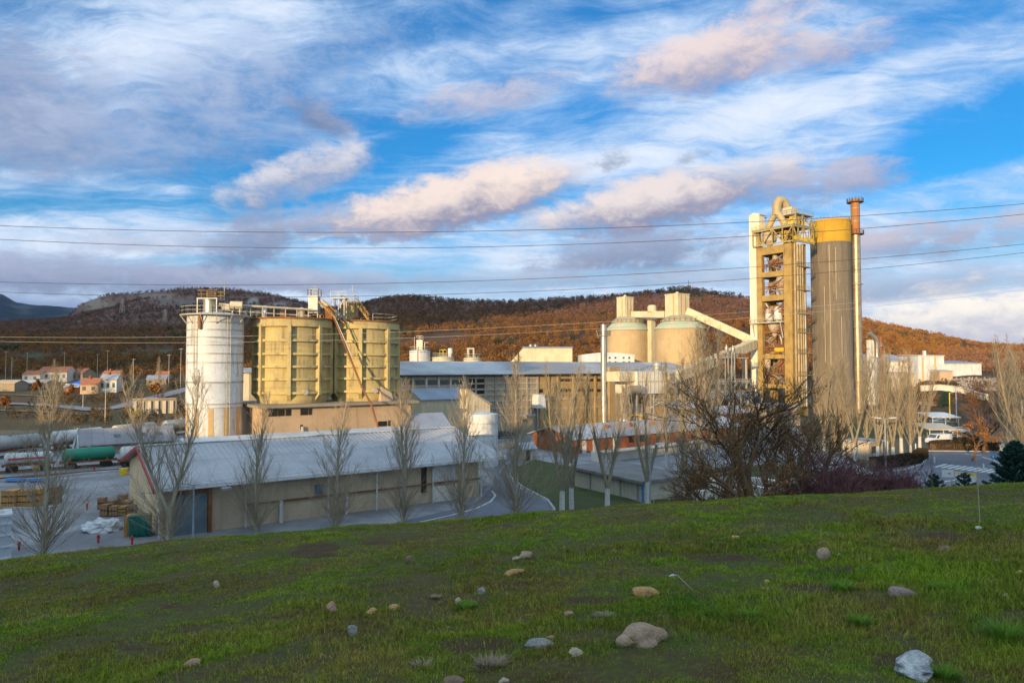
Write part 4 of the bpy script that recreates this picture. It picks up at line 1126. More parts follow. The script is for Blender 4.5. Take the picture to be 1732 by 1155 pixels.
mb = MB(); mb.tube([at(556, 517, 107), at(566, 540, 106.2), at(612, 655, 105.5), at(628, 684, 104), at(640, 726, 103)], .16, 8); wb(mb, 'pipe', M['rust'], bp, True)
mb = MB(); mb.tube([at(558, 520, 106.9), at(570, 545, 105.9), at(596, 605, 105.5)], .07, 6); wb(mb, 'cable', M['steel'], bp, True)
# base building
bb = thing('silo_base_building', 'tan concrete base building with broken windows carrying the two yellow silos', 'building', YA, PR)
bx0, bx1, by0, by1 = -6.4, 17.2, -6.6, 7.0
mb = MB(); mb.box(bx0, by0, 0, bx1, by1, 8.9); mb.build('wall', M['tan'], bb)
mb = MB(); mb.prism([(bx0 - .9, by0 - 1.1, 8.9), (bx1 + .9, by0 - 1.1, 8.9), (bx1 + .9, by1 + 1, 8.9), (bx0 - .9, by1 + 1, 8.9)], (0, 0, .4)); mb.build('roof_slab', M['conc'], bb)
def bbx(px): return along(YA + V * by0, px)
for pa_, pb_ in ((455, 470), (471.5, 482), (484, 493), (509, 522), (523.5, 528)):
    mb = MB(); mb.box(bbx(pa_), by0 - .06, zd(702, 101), bbx(pb_), by0 + .1, zd(691, 101)); mb.build('window', M['dark'], bb)
for pa_, pb_, q0, q1 in ((456, 461, 731, 743), (640, 655, 718, 727), (657, 661, 717, 727), (509, 513, 717, 724)):
    mb = MB(); mb.box(bbx(pa_), by0 - .05, zd(q1, 102), bbx(pb_), by0 + .1, zd(q0, 102)); mb.build('opening', M['dark'], bb)
mb = MB(); mb.bar((bbx(514), by0 - .3, zd(745, 102)), (bbx(511), by0 - .3, zd(720, 102)), .25); mb.build('vent_pipe', M['white'], bb)
mb = MB(); mb.prism([(bx1 - 5, by0 + .5, 9.3), (bx1 - 2.8, by0 + .5, 9.3), (bx1 - 3.2, by0 + .5, 10.6), (bx1 - 5, by0 + .5, 11.6)], (0, 4, 0)); mb.build('parapet', M['tan'], bb)
tw = at(421, 640, 120); tw.z = 0
t = thing('stair_tower', 'narrow cream stair tower with a small grey roof behind the ribbed silos', 'building', tw, PR)
mb = MB(); mb.box(0, 0, 0, 4.5, 4, zd(632, 120)); mb.build('wall', M['cream'], t)
mb = MB(); mb.prism([(-.8, -.6, zd(631, 120)), (5, -.6, zd(631, 120)), (5, 4.4, zd(624, 120)), (-.8, 4.4, zd(624, 120))], (0, 0, .2)); mb.build('roof', M['roof'], t)

# ---- small buildings behind the barn
def gable_house(label, name, px, D, L, W, he, hr, wall, roof, rz=PR, cat='building', ridge_along=True, wins=(), z0=0.0, chim=None, doors=(), group=None):
    c = at(px, 618, D); c.z = z0
    o = thing(name, label, cat, c, rz, group)
    mb = MB()
    mb.prism([(0, 0, -.6), (0, W, -.6), (0, W, he), (0, W / 2, hr - .02), (0, 0, he)], (L, 0, 0)); mb.build('wall', M[wall], o)
    mb = MB(); mb.gable(0, L, 0, W, he, hr, .16, .35, .25); rf_ = mb.build('roof', M[roof], o)
    for (x_, z_, w_, h_, side) in wins:
        mb = MB()
        if side == 'f': mb.box(x_, -.05, z_, x_ + w_, .1, z_ + h_)
        else: mb.box(-.05, x_, z_, .1, x_ + w_, z_ + h_)
        mb.build('window', M['glass'], o)
    for (x_, w_, h_, mm) in doors:
        mb = MB(); mb.box(x_, -.06, 0, x_ + w_, .1, h_); mb.build('door', M[mm], o)
    if chim is not None:
        mb = MB(); mb.box(chim, W * .4, hr - .6, chim + .7, W * .4 + .7, hr + 1.0); mb.build('chimney', M['brick'], rf_)
    return o
# grey-roofed building before the hall and the blue-roofed shed below it
gable_house('cream gabled workshop with a slate blue roof standing before the long hall', 'workshop', 713, 128, 11, 9.5, zd(676, 128), zd(658.5, 132), 'cream', 'roofdk')
t = gable_house('low shed with a blue roof peeping over the barn ridge beside the white tank', 'blue_roofed_shed', 688, 108, 8.5, 8, 4.2, 6.9, 'concl', 'roofdk')
c = at(790, 660, 124); c.z = 0
t = thing('sloping_wall', 'pale boarded wall sloping down to the right in front of the long hall', 'wall', c, PR)
mb = MB(); L_ = along(c, 829); mb.prism([(0, 0, 0), (L_, 0, 0), (L_, 0, zd(686, 124)), (0, 0, zd(658, 124))], (0, 2.5, 0)); mb.build('panel', M['ivory'], t)
mb = MB(); mb.bar((-.2, -.15, zd(658, 124) + .1), (L_ + .2, -.15, zd(686, 124) + .1), .3, .25); mb.build('coping', M['steel'], t)
# white vertical tank behind the barn's far end
c = at(816, 720, 103); c.z = 0
t = thing('white_tank', 'squat white cylindrical tank beyond the far end of the barn roof', 'tank', c)
mb = MB(); mb.lathe([(2.32, 0), (2.32, zd(701, 101)), (0, zd(701, 101) + .35)], 40); mb.build('shell', M['white'], t, True)
mb = MB()
for z_ in (2.6, 4.6, 6.4): mb.ring(2.28, 2.36, z_, z_ + .07, 40)
mb.build('hoop', M['steel'], t, True)

# ---- the long production hall
HC = at(655, 640, 131); HC.z = 0
hall = thing('production_hall', 'very long production hall with weathered cream, grey and ochre wall panels under a pale roof', 'factory hall', HC, PR)
def hx(px): return along(HC, px)
def hD(x): return HC.y + U.y * x
HE = 13.1; HL = hx(1185)
secs = [(0, hx(787), 'cream'), (hx(787), hx(909), 'greyp'), (hx(909), hx(1024), 'goldp'), (hx(1024), HL, 'tan')]
for x0_, x1_, mk in secs:
    mb = MB(); mb.box(x0_ + .01, 0, 0, x1_ - .01, 23, HE); mb.build('wall', M[mk], hall)
mb = MB(); mb.prism([(-.6, -.9, HE - .1), (-.6, 11.5, HE + 2.6), (-.6, 24, HE - .1), (-.6, 24, HE + .1), (-.6, 11.5, HE + 2.8), (-.6, -.9, HE + .1)], (HL + 1.2, 0, 0)); rf = mb.build('roof', M['roofold'], hall)
rf.data.materials.clear(); rf.data.materials.append(mat('patchy_hall_roof', (.50, .485, .49), (.28, .27, .275), None, .05, 0, .7, bump=.05))
mb = MB(); mb.bar((-.6, -.95, HE - .15), (HL + .6, -.95, HE - .15), .18, .3); mb.build('fascia', M['dark'], rf)
def hz_(py, x): return zd(py, hD(x))
# section one: pilasters, window band
pil = [668, 677.5, 698, 720.5, 741.4, 761.4, 784]
for p0_ in pil:
    x = hx(p0_); mb = MB(); mb.box(x - .22, -.28, 0, x + .22, .05, HE - .3); mb.build('pilaster', M['cream'], hall)
for a_, b_ in zip(pil[:-1], pil[1:]):
    x0_, x1_ = hx(a_) + .3, hx(b_) - .3
    for q0, q1 in ((642.5, 651), (662, 670)):
        zm = (x0_ + x1_) / 2
        mb = MB(); mb.box(x0_, -.08, hz_(q1, zm), x1_, .05, hz_(q0, zm)); mb.build('window', M['glass'], hall)
mb = MB(); xm = hx(725)
for q in (640.5, 652.5, 671): mb.box(0, -.2, hz_(q, xm) - .12, hx(786), .04, hz_(q, xm) + .12)
mb.build('ledge', M['concl'], hall)
# section two: posts and rails over grey boards, dark broken bays
vs_ = [787, 804, 820, 837.6, 855.8, 873, 891, 908.6]
for p0_ in vs_:
    x = hx(p0_); mb = MB(); mb.box(x - .2, -.3, 0, x + .2, .05, HE - .25); mb.build('pilaster', M['greyp'], hall)
for q in (639, 648, 658, 667, 677.5, 689.6, 702):
    mb = MB(); mb.bar((hx(788), -.12, hz_(q, hx(788)) * .5 + hz_(q, hx(850)) * .5), (hx(908), -.12, hz_(q, hx(908)) * .5 + hz_(q, hx(850)) * .5), .2, .26); mb.build('ledge', M['concl'], hall)
for a_, b_ in ((793, 803), (805, 819)):
    for q0, q1 in ((641, 647), (650, 656.5), (660, 666)):
        x = hx((a_ + b_) / 2); mb = MB(); mb.box(hx(a_), -.07, hz_(q1, x), hx(b_), .05, hz_(q0, x)); mb.build('opening', M['dark'], hall)
x = hx(915); mb = MB(); mb.box(x - .5, -.07, hz_(664, x), x + .5, .05, hz_(658, x)); mb.build('opening', M['dark'], hall)
# section three: ochre with two rows of dark windows
for p0_ in (927, 943, 969, 990, 1006, 1022):
    x = hx(p0_); mb = MB(); mb.box(x - .22, -.3, 0, x + .22, .05, HE - .25); mb.build('pilaster', M['goldp'], hall)
for a_, b_ in ((945, 955), (956, 966), (972, 981), (982, 988), (993, 1003), (1010, 1019)):
    for q0, q1 in ((640.5, 645), (657.5, 662.5)):
        x = hx((a_ + b_) / 2); mb = MB(); mb.box(hx(a_), -.08, hz_(q1, x), hx(b_), .05, hz_(q0, x)); mb.build('window', M['dark'], hall)
for q in (648, 654, 666, 674, 690):
    mb = MB(); x = hx(960); mb.box(hx(910), -.18, hz_(q, x) - .15, hx(1023), .04, hz_(q, x) + .15); mb.build('ledge', M['concl'] if q > 670 else M['goldp'], hall)
# taller tan block and what stands past it
mb = MB(); mb.box(hx(1026), -1.0, 0, hx(1045), -.02, hz_(621, hx(1035))); mb.build('stair_block', mat('ochre_render', (.40, .29, .16), (.34, .25, .14), (.2, .14, .08), .3, .5, .9), hall)
mb = MB(); x = hx(1049); mb.box(x - .6, -.06, hz_(646, x), x + .6, .04, hz_(630, x)); mb.build('opening', M['dark'], hall)
# white sheeted chute
c = at(916, 680, hD(hx(916)) - 3); c.z = 0
t = thing('covered_chute', 'white sheeted chute cover standing against the grey panels of the hall', 'chute', c, PR)
mb = MB(); mb.prism([(-1.0, 0, zd(690, c.y)), (1.25, 0, zd(690, c.y)), (.95, 0, zd(667, c.y)), (-.8, 0, zd(667, c.y))], (0, 2.2, 0)); mb.build('cover', M['tarpw'], t)
mb = MB()
for q in (-.9, 1.1): mb.bar((q, .3, 0), (q, .3, zd(690, c.y)), .2); mb.bar((q, 1.9, 0), (q, 1.9, zd(690, c.y)), .2)
mb.build('leg', M['steel'], t)

# ---- tanks and sheds behind the hall
def tank(px, D, wpx, ytop, label, mk, group, extra=None):
    c = at(px, 610, D); c.z = 0; r = wpx * D / 2310
    o = thing('storage_tank', label, 'tank', c, 0, group)
    zt = zd(ytop, D); mb = MB(); mb.lathe([(r, 0), (r, zt), (0, zt + .5)], 32); mb.build('shell', M[mk], o, True)
    mb = MB()
    for q in (.6, .8, .98): mb.ring(r - .03, r + .08, zt * q - .1, zt * q + .1, 32)
    mb.build('hoop', M['steel'], o, True)
    mb = MB(); mb.rail([(math.cos(a) * r, math.sin(a) * r, zt) for a in np.linspace(0, 2 * PI, 13)[:-1]], 1.1, 2, .1, True); mb.build('railing', M['rail'], o)
    return o, r, zt
o, r, zt = tank(710, 205, 35, 593, 'white storage tank with a steel filter tower on top, behind the hall', 'white', 'tanks behind the production hall')
mb = MB(); mb.box(-.9, -.9, zt, .9, .9, zt + 3.2); mb.build('filter', M['galv'], o)
mb = MB(); mb.rail([(-1, -1, zt + 3.2), (1, -1, zt + 3.2), (1, 1, zt + 3.2), (-1, 1, zt + 3.2)], 1.2, 1, .1, True); mb.bar((-1.5, -1, zt), (-1.5, -1, zt + 4.2), .12); mb.bar((1.5, -.5, zt), (1.5, -.5, zt + 2.6), .2); mb.bar((1.5, -.5, zt + 2.4), (2.6, -.5, zt + 2.4), .15); mb.build('platform', M['steel'], o)
mb = MB(); mb.bar((-.2, -r - .1, 3), (-.2, -r - .1, zt), .18); mb.build('pipe', M['red'], o)
o, r, zt = tank(749.5, 205, 37, 604, 'low cream storage tank with a yellow railing and one vent, behind the hall', 'cream', 'tanks behind the production hall')
mb = MB(); mb.lathe([(.75, zt), (.75, zt + 2.6), (0, zt + 2.8)], 14, 2.2, -.5); mb.build('vent', M['white'], o, True)
mb = MB(); mb.rail([(-1, -1, zt), (1, -1, zt), (1, 1, zt), (-1, 1, zt)], 2.2, 1, .1, True); mb.build('frame', M['ylw'], o)
o, r, zt = tank(799, 205, 30, 605, 'low cream storage tank with a boxy elevator head, behind the hall', 'cream', 'tanks behind the production hall')
mb = MB(); mb.box(-1.6, -.8, zt, .6, .8, zt + 3); mb.build('elevator_head', M['concl'], o); mb = MB(); mb.box(-.9, -.86, zt + .2, .1, -.75, zt + 2.5); mb.build('door', M['dark'], o)
c = at(862, 600, 222); c.z = 0
t = thing('tan_shed', 'big tan sheet metal shed with a hipped left end behind the hall', 'shed', c, 0)
x0_, x1_ = 0, 106 * 222 / 1155; zt = zd(588.5, 222); ze = zd(600, 222)
mb = MB(); mb.prism([(0, 0, 0), (x1_, 0, 0), (x1_, 0, zt), (4.4, 0, zt), (0, 0, zt - 4.9)], (0, 14, 0)); mb.build('wall', M['ivory'], t)
mb = MB(); mb.prism([(4.2, -.4, zt), (x1_ + .3, -.4, zt), (x1_ + .3, 7, zt + .5), (x1_ + .3, 14.4, zt), (4.2, 14.4, zt), (4.2, 7, zt + .5)], (0, 0, .15)); mb.build('roof', M['roofold'], t)
mb = MB(); mb.box(2.7, -.06, zt - 10, 3.1, .1, zt - 1.6); mb.build('opening', M['dark'], t)
mb = MB(); mb.sphere((7, 5, zt + .8), .7, 10, 6); mb.sphere((8.6, 5, zt + .8), .7, 10, 6); mb.build('roof_vent', M['galv'], t, True)
c = at(984, 600, 214); c.z = 0
t = thing('arched_shed', 'white shed with a curved roof and rows of little windows behind the metal chimney', 'shed', c, 0)
Lw = 89 * 214 / 1155; z1_ = zd(596, 214); z2_ = zd(600, 214)
prof = [(0, 0, 0), (Lw, 0, 0), (Lw, 0, z2_)] + [(Lw * (1 - q / 10), 0, z2_ + (z1_ - z2_) * math.sin(PI * q / 10)) for q in range(1, 10)] + [(0, 0, z2_)]
mb = MB(); mb.prism(prof, (0, 16, 0)); mb.build('wall', M['white'], t)
for q, fx in enumerate((.51, .62, .775, .88)):
    for zq in (605.2, 612.5):
        mb = MB(); mb.box(Lw * fx, -.06, zd(zq + 1.6, 214), Lw * fx + .65, .08, zd(zq - 1.6, 214)); mb.build('window', M['glass'], t)

# ---- pair of round clinker silos with verdigris cones
def clinker(px, D, wpx, pyw, label, box):
    c = at(px, 600, D); c.z = 0; r = wpx * D / 2310
    o = thing('clinker_silo', label, 'silo', c, 0, 'round silos with green cone roofs')
    zw = zd(pyw, D - r * .4)
    mb = MB(); mb.lathe([(r, 0), (r, zw)], 64); mb.build('shell', M['silo'], o, True)
    h1 = 12 * D / 1155; h2 = 10.5 * D / 1155
    mb = MB(); mb.lathe([(r + .35, zw - .25), (r + .35, zw), (r * .74, zw + h1), (r * .72, zw + h1)], 64)
    mb.build('cone_roof', M['green'], o, True)
    mb = MB(); mb.lathe([(r * .80, zw + h1), (r * .80, zw + h1 + .35), (r * .46, zw + h1 + h2), (0, zw + h1 + h2 + .2)], 64); mb.build('upper_cone', mat('dun_cone', (.46, .42, .30), (.38, .34, .24), (.3, .2, .1), .3, .5, .8), o, True)
    mb = MB(); mb.rail([(math.cos(a) * r * .82, math.sin(a) * r * .82, zw + h1 - .1) for a in np.linspace(0, 2 * PI, 25)[:-1]], 1.2, 3, .09, True); mb.build('railing', M['rust'], o)
    p0, p1, q0, q1 = box
    xa = (p0 - px) * D / 1155; xb = (p1 - px) * D / 1155
    # head house turned with the grid
    wbx = (xb - xa) / 1.39
    hs_ = thing('head_house', None, None, (0, 0, 0), PR); hs_.parent = o
    cx_ = (xa + xb) / 2; cc_, ss_ = math.cos(-PR), math.sin(-PR); lx, ly = cx_ * cc_, cx_ * ss_
    mb = MB(); mb.box(lx - wbx / 2, ly - wbx / 2, zd(q1, D) - .5, lx + wbx / 2, ly + wbx / 2, zd(q0, D)); 
    hs2 = mb.build('head_house', M['ivory'], o); hs2.rotation_euler = (0, 0, PR); bpy.data.objects.remove(hs_)
    mb = MB(); mb.box(lx - wbx / 2 - .15, ly - wbx / 2 - .15, zd(q0, D) + .003, lx + wbx / 2 + .15, ly + wbx / 2 + .15, zd(q0, D) + .25)
    mb.sphere((lx, ly, zd(q0, D) + .5), .6, 10, 6); mb.build('cap', M['ivory'], hs2)
    mb = MB()
    for q in (-.25, .12): mb.box(lx + q * wbx, ly - wbx / 2 - .07, zd(q1, D), lx + q * wbx + .35, ly - wbx / 2 - .01, zd(q0, D) - .3)
    for q in (-.2,): mb.box(lx - wbx / 2 - .07, ly + q * wbx, zd(q1, D), lx - wbx / 2 - .01, ly + q * wbx + .35, zd(q0, D) - .3)
    mb.build('rust_streak', mat('rust_run', (.50, .30, .10), (.42, .25, .09), None, .6, 0, .85), hs2)
    return o
ck1 = clinker(1062.5, 243, 73, 557.5, 'round buff silo with a green cone roof, partly hidden behind the metal chimney', (1044, 1071.5, 503.5, 537))
ck2 = clinker(1151.5, 226, 85, 555, 'wider round buff silo with a green cone roof, joined to the sloping conveyor', (1126.5, 1166, 498.5, 535))
# gallery between them, cap and elevator leg
ga = at(1072, 531.5, 241); gb_ = at(1128, 531.5, 228)
t = thing('conveyor_gallery', 'level ivory gallery bridging the two round silos', 'conveyor gallery', (ga.x, ga.y, 0))
mb = MB(); mb.bar(ga, gb_, 2.6, 2.0); wb(mb, 'gallery', M['ivory'], t)
mb = MB(); mb.bar(ga - Vector((0, 0, 1.15)), gb_ - Vector((0, 0, 1.15)), 2.9, .3); wb(mb, 'floor_beam', M['steel'], t)
mid = at(1103, 527, 233)
mb = MB(); mb.lathe([(1.55, mid.z), (1.55, mid.z + 1.7), (1.1, mid.z + 2.2), (0, mid.z + 2.3)], 16, mid.x, mid.y); wb(mb, 'filter_cap', M['ivory'], t, True)
mb = MB()
for q in (.15, .5, .85):
    p = ga.lerp(gb_, q); mb.box(p.x - .1, p.y - 1.42, p.z - 1, p.x + .1, p.y + 1.42, p.z + 1.05)
wb(mb, 'rust_streak', MATS['rust_run'], t)
el_ = at(1102, 560, 238)
t = thing('bucket_elevator', 'tall ivory elevator leg standing between the two round silos', 'elevator', (el_.x, el_.y, 0), PR)
mb = MB(); mb.box(-1.05, -.9, 0, 1.05, .9, zd(536, 238)); mb.build('casing', M['ivory'], t)
mb = MB(); 
for q in range(6): mb.box(1.1, -.9, 14 + q * 3, 2.2, .9, 14.1 + q * 3); mb.bar((2.15, -.8, 14 + q * 3), (2.15, .8, 17 + q * 3), .1)
mb.bar((2.15, -.85, 0), (2.15, -.85, 32), .14); mb.bar((2.15, .85, 0), (2.15, .85, 32), .14); mb.build('ladder_frame', M['rust'], t)
# sloping conveyor to the preheater tower, and the lower one
def conveyor(label, a, b, w, h, mk, legs=(), group='sloping conveyors'):
    t = thing('sloping_conveyor', label, 'conveyor', (a.x, a.y, 0), 0, group)
    mb = MB(); mb.bar(a, b, w, h); wb(mb, 'gallery', M[mk], t)
    mb = MB(); d = (b - a); n = int(d.length / 2.6)
    for q in range(1, n):
        p = a + d * (q / n); s_ = d.normalized() * .1
        mb.bar(p - s_, p + s_, w + .12, h + .12)
    wb(mb, 'panel_joint', M['cream'], t)
    for q in legs:
        p = a + d * q; mb = MB(); mb.bar((p.x, p.y, 0), (p.x, p.y, p.z - h / 2 - .05), .7, .7); wb(mb, 'leg', M['concl'], t)
    return t
conveyor('long ivory conveyor sloping down from the round silo to the preheater tower', at(1163, 526, 224), at(1276, 577, 212), 2.2, 2.3, 'ivory', (.84,))
conveyor('lower grey-topped conveyor climbing to the right behind the filter house', at(1136, 640, 172), at(1274, 582, 208), 2.4, 2.6, 'cream', (.35, .7))
# ---- metal chimney with a ring platform, filter house
c = at(1021.5, 600, 152); c.z = 0; r = 5.6 * 152 / 1155
t = thing('metal_chimney', 'slim silvery metal chimney with one ring platform in front of the hall', 'chimney', c)
zt = zd(549, 152); mb = MB(); mb.lathe([(r * 1.15, 0), (r * 1.15, 8), (r, 8.3), (r, zt), (r * .85, zt), (r * .85, zt - .6)], 24); mb.build('flue', M['galv'], t, True)
mb = MB()
for q in (.35, .5, .63, .77, .9): mb.ring(r, r + .08, zt * q, zt * q + .12, 24)
mb.build('flange', M['steel'], t, True)
zp = zd(568, 152); mb = MB(); mb.ring(r, r + .75, zp, zp + .12, 20); mb.rail([(math.cos(a) * (r + .7), math.sin(a) * (r + .7), zp) for a in np.linspace(0, 2 * PI, 13)[:-1]], 1.1, 1, .08, True); mb.build('platform', M['steel'], t)
mb = MB(); 
for q in (-.2, .2): mb.bar((q, -r - .2, 2), (q, -r - .2, zp), .06)
mb.bar((-r - .5, 0, zt - 3), (-r - .9, 0, zt - 1.2), .1); mb.build('ladder', M['steel'], t)

FC = at(1047, 650, 148); FC.z = 0
t = thing('filter_house', 'white panelled filter house on dark legs with a bent duct at its left', 'filter house', FC, PR)
fl = along(FC, 1122); fm = along(FC, 1074)
zT, zB, zM = zd(628, 151), zd(666, 151), zd(645, 149)
mb = MB(); mb.box(.2, 0, zM, fm, 6, zd(628.5, 149)); mb.build('housing', M['ivory'], t)
mb = MB(); mb.box(fm + .02, -.6, zB, fl, 6.5, zT); mb.build('housing', M['wallw'], t)
mb = MB()
for q in np.linspace(fm + .1, fl - .1, 8): mb.box(q - .07, -.72, zB, q + .07, -.59, zT)
mb.box(fm, -.75, zd(645, 150) - .12, fl, -.59, zd(645, 150) + .12); mb.build('rib', M['cream'], t)
mb = MB()
for q in range(3):
    x0_ = fm + q * (fl - fm) / 3; x1_ = x0_ + (fl - fm) / 3
    mb.prism([(x0_ + .1, -.4, zB - .02), (x1_ - .1, -.4, zB - .02), ((x0_ + x1_) / 2 + .3, 2.6, zB - 2.3), ((x0_ + x1_) / 2 - .3, 2.6, zB - 2.3)], (0, .01, 0))
    xm = (x0_ + x1_) / 2
    vs = [(x0_ + .1, -.4, zB), (x1_ - .1, -.4, zB), (x1_ - .1, 6.2, zB), (x0_ + .1, 6.2, zB), (xm - .3, 2.6, zB - 2.4), (xm + .3, 2.6, zB - 2.4), (xm + .3, 3.2, zB - 2.4), (xm - .3, 3.2, zB - 2.4)]
    mb.add(vs, [(0, 1, 5, 4), (1, 2, 6, 5), (2, 3, 7, 6), (3, 0, 4, 7), (4, 5, 6, 7)])
mb.build('hopper', M['conc'], t)
for q in (fm + .2, (fm + fl) / 2, fl - .2):
    for yq in (-.3, 6.1):
        mb = MB(); mb.bar((q, yq, 0), (q, yq, zB), .35); mb.build('leg', M['steel'], t)
mb = MB(); mb.tube([(.3, -1.0, 3.2), (.3, -1.0, 7.0), (.5, -1.0, 8.3), (1.3, -1.0, 9.3), (2.4, -1.0, 9.7), (fm + .5, -1.0, 9.7)], [.85, .85, .9, .95, .95, .95], 16); mb.build('duct', M['conc'], t, True)
mb = MB(); mb.lathe([(.95, 1.2), (.95, 3.4), (.9, 3.5)], 16, .3, -1.0); mb.build('duct_foot', M['white'], t, True)
mb = MB(); mb.bar((1.6, -1.4, 4.2), (5.2, -1.4, 4.2), .25); mb.bar((1.6, -1.4, 3.1), (1.6, -1.4, 4.2), .15); mb.bar((5.2, -1.4, 3.1), (5.2, -1.4, 4.2), .15); mb.build('guard_rail', M['ylw'], t)
mb = MB(); mb.box(.6, -2.4, 2.8, 6.2, -1.6, 3.05)
for q in (1, 3.4, 5.9): mb.bar((q, -2, 0), (q, -2, 2.8), .2)
mb.build('platform', M['rail'], t)
mb = MB(); mb.tube([(fl + 1.5, -1.0, 9.5), (fl + 1.5, 2.2, 9.5)], 2.1, 20); mb.box(fl + .2, -1, 5.8, fl + 2.4, 2.2, 9.3); mb.build('fan_casing', M['conc'], t, True)
mb = MB(); mb.tube([(fl + 1.3, -1.12, 9.0), (fl + 1.3, -.99, 9.0)], 1.0, 18); mb.build('fan_inlet', M['dark'], t)
mb = MB(); mb.rail([(fm, 0, zT), (fl, 0, zT), (fl, 6, zT), (fm, 6, zT)], 1.1, 1.5, .08, True); mb.lathe([(1.1, zT), (1.1, zT + 1.8), (.4, zT + 2.3)], 16, fl + 1.2, 3); mb.build('roof_gear', M['steel'], t)

# pipe rack and process clutter between the filter house and the tower
def rack(px0, px1, D, ztop_, label, levels, seed):
    c = at(px0, 640, D); c.z = 0; L_ = along(c, px1); g = random.Random(seed)
    t = thing('pipe_rack', label, 'pipe rack', c, PR, 'steel pipe racks of the works')
    mb = MB(); n = max(3, int(L_ / 4))
    for q in range(n + 1):
        for y_ in (0, 3): mb.bar((L_ * q / n, y_, 0), (L_ * q / n, y_, ztop_), .28)
        for lv in levels: mb.bar((L_ * q / n, 0, lv), (L_ * q / n, 3, lv), .22)
    for lv in levels:
        mb.bar((0, 0, lv), (L_, 0, lv), .28); mb.bar((0, 3, lv), (L_, 3, lv), .28)
    for q in range(n):
        mb.bar((L_ * q / n, 0, levels[0]), (L_ * (q + 1) / n, 0, levels[-1]), .14)
    mb.build('frame', M['steel'], t)
    for lv in levels:
        for q in range(3):
            mb = MB(); y_ = .5 + q; rr = g.choice((.18, .3, .42)); mb.tube([(0, y_, lv + rr + .12), (L_, y_, lv + rr + .12)], rr, 10); mb.build('pipe', M[g.choice(('galv', 'concl', 'rust', 'rail'))], t, True)
    mb = MB(); mb.rail([(0, 0, levels[-1]), (L_, 0, levels[-1])], 1.1, 1.6, .08); mb.build('railing', M['ylw'] if seed % 2 else M['rail'], t)
    return t
rack(1124, 1200, 140, 9, 'brown pipe rack with bundled pipes right of the filter house', (4, 7.5), 1)
rack(1196, 1270, 165, 11, 'taller pipe rack at the foot of the preheater tower', (4.5, 8, 10.5), 2)
def vessel(px, D, wpx, y0, y1, label, mk='galv', cone=True):
    c = at(px, 600, D); c.z = 0; r = wpx * D / 2310; za, zb = zd(y1, D), zd(y0, D)
    t = thing('process_vessel', label, 'vessel', c, 0, 'small process vessels among the racks')
    mb = MB(); mb.lathe([(r * .3, za - r), (r, za), (r, zb), (r * .4, zb + r * .5), (r * .4, zb + r * .9), (0, zb + r)] if cone else [(r, za), (r, zb), (0, zb + r * .4)], 24); mb.build('shell', M[mk], t, True)
    for q in range(4):
        a = q * PI / 2 + .4; mb = MB(); mb.bar((math.cos(a) * r * .95, math.sin(a) * r * .95, 0), (math.cos(a) * r * .95, math.sin(a) * r * .95, za + .5), .22); mb.build('leg', M['steel'], t)
    return t
vessel(1229, 188, 7, 587, 598, 'left steel cyclone of two standing on a platform before the tower')
vessel(1240, 188, 7, 588, 599, 'right steel cyclone of two standing on a platform before the tower')
vessel(1147, 158, 11, 628, 637, 'small pale vessel on the roof edge right of the filter house', 'rail')
c = at(1214, 610, 186); c.z = 0
t = thing('steel_platform', 'tall steel platform carrying two small cyclones before the tower', 'platform', c, PR)
zp = zd(606, 190); L_ = along(c, 1262)
mb = MB(); mb.box(-.5, -.5, zp, L_ + .5, 6.5, zp + .25)
for q in (0, L_ / 2, L_):
    for y_ in (0, 6): mb.bar((q, y_, 0), (q, y_, zp), .4)
for q in (6, 11): mb.bar((0, 0, q), (L_, 0, q), .25)
mb.bar((0, 0, 6), (L_ / 2, 0, 11), .18); mb.bar((L_ / 2, 0, 11), (L_, 0, 6), .18); mb.build('frame', M['concl'], t)
mb = MB(); mb.rail([(-.5, -.5, zp + .25), (L_ + .5, -.5, zp + .25), (L_ + .5, 6.5, zp + .25), (-.5, 6.5, zp + .25)], 1.1, 1.5, .09, True); mb.build('railing', M['rust'], t)
def shed(label, px0, px1, D, depth, he, hr, wall, roof, name='shed', opens=0, cat='shed', open_front=False):
    c = at(px0, 618, D); c.z = 0; L_ = along(c, px1)
    o = thing(name, label, cat, c, PR)
    mb = MB()
    if open_front:
        mb.box(0, depth - .3, 0, L_, depth, he)
        n = max(2, int(L_ / 4))
        for q in range(n + 1): mb.bar((L_ * q / n, .2, 0), (L_ * q / n, .2, he), .3)
    else: mb.prism([(0, 0, 0), (0, depth, 0), (0, depth, he), (0, depth / 2, hr - .03), (0, 0, he)], (L_, 0, 0))
    mb.build('wall', M[wall], o)
    mb = MB(); mb.gable(0, L_, 0, depth, he, hr, .16, .5, .3); mb.build('roof', M[roof], o)
    for q in range(opens):
        x_ = L_ * (q + .3) / opens; mb = MB(); mb.box(x_, -.06, .8, x_ + L_ / opens * .45, .1, he - .6); mb.build('opening', M['dark'], o)
    return o
shed('open white-roofed bay shelter among the racks right of the filter house', 1128, 1190, 146, 4, zd(689, 148), zd(681, 148), 'goldp', 'white', 'open_shelter', 0, 'shelter', True)
shed('pinkish low brick outhouse in the bare trees left of the tower foot', 1206, 1262, 150, 6, 4.4, 5.6, 'brick', 'roofold', 'outhouse', 2)
shed('grey-roofed workshop half hidden by the oak left of the tower', 1180, 1290, 172, 9, 6.5, 8.4, 'concl', 'roofold', 'workshop', 4, 'building')

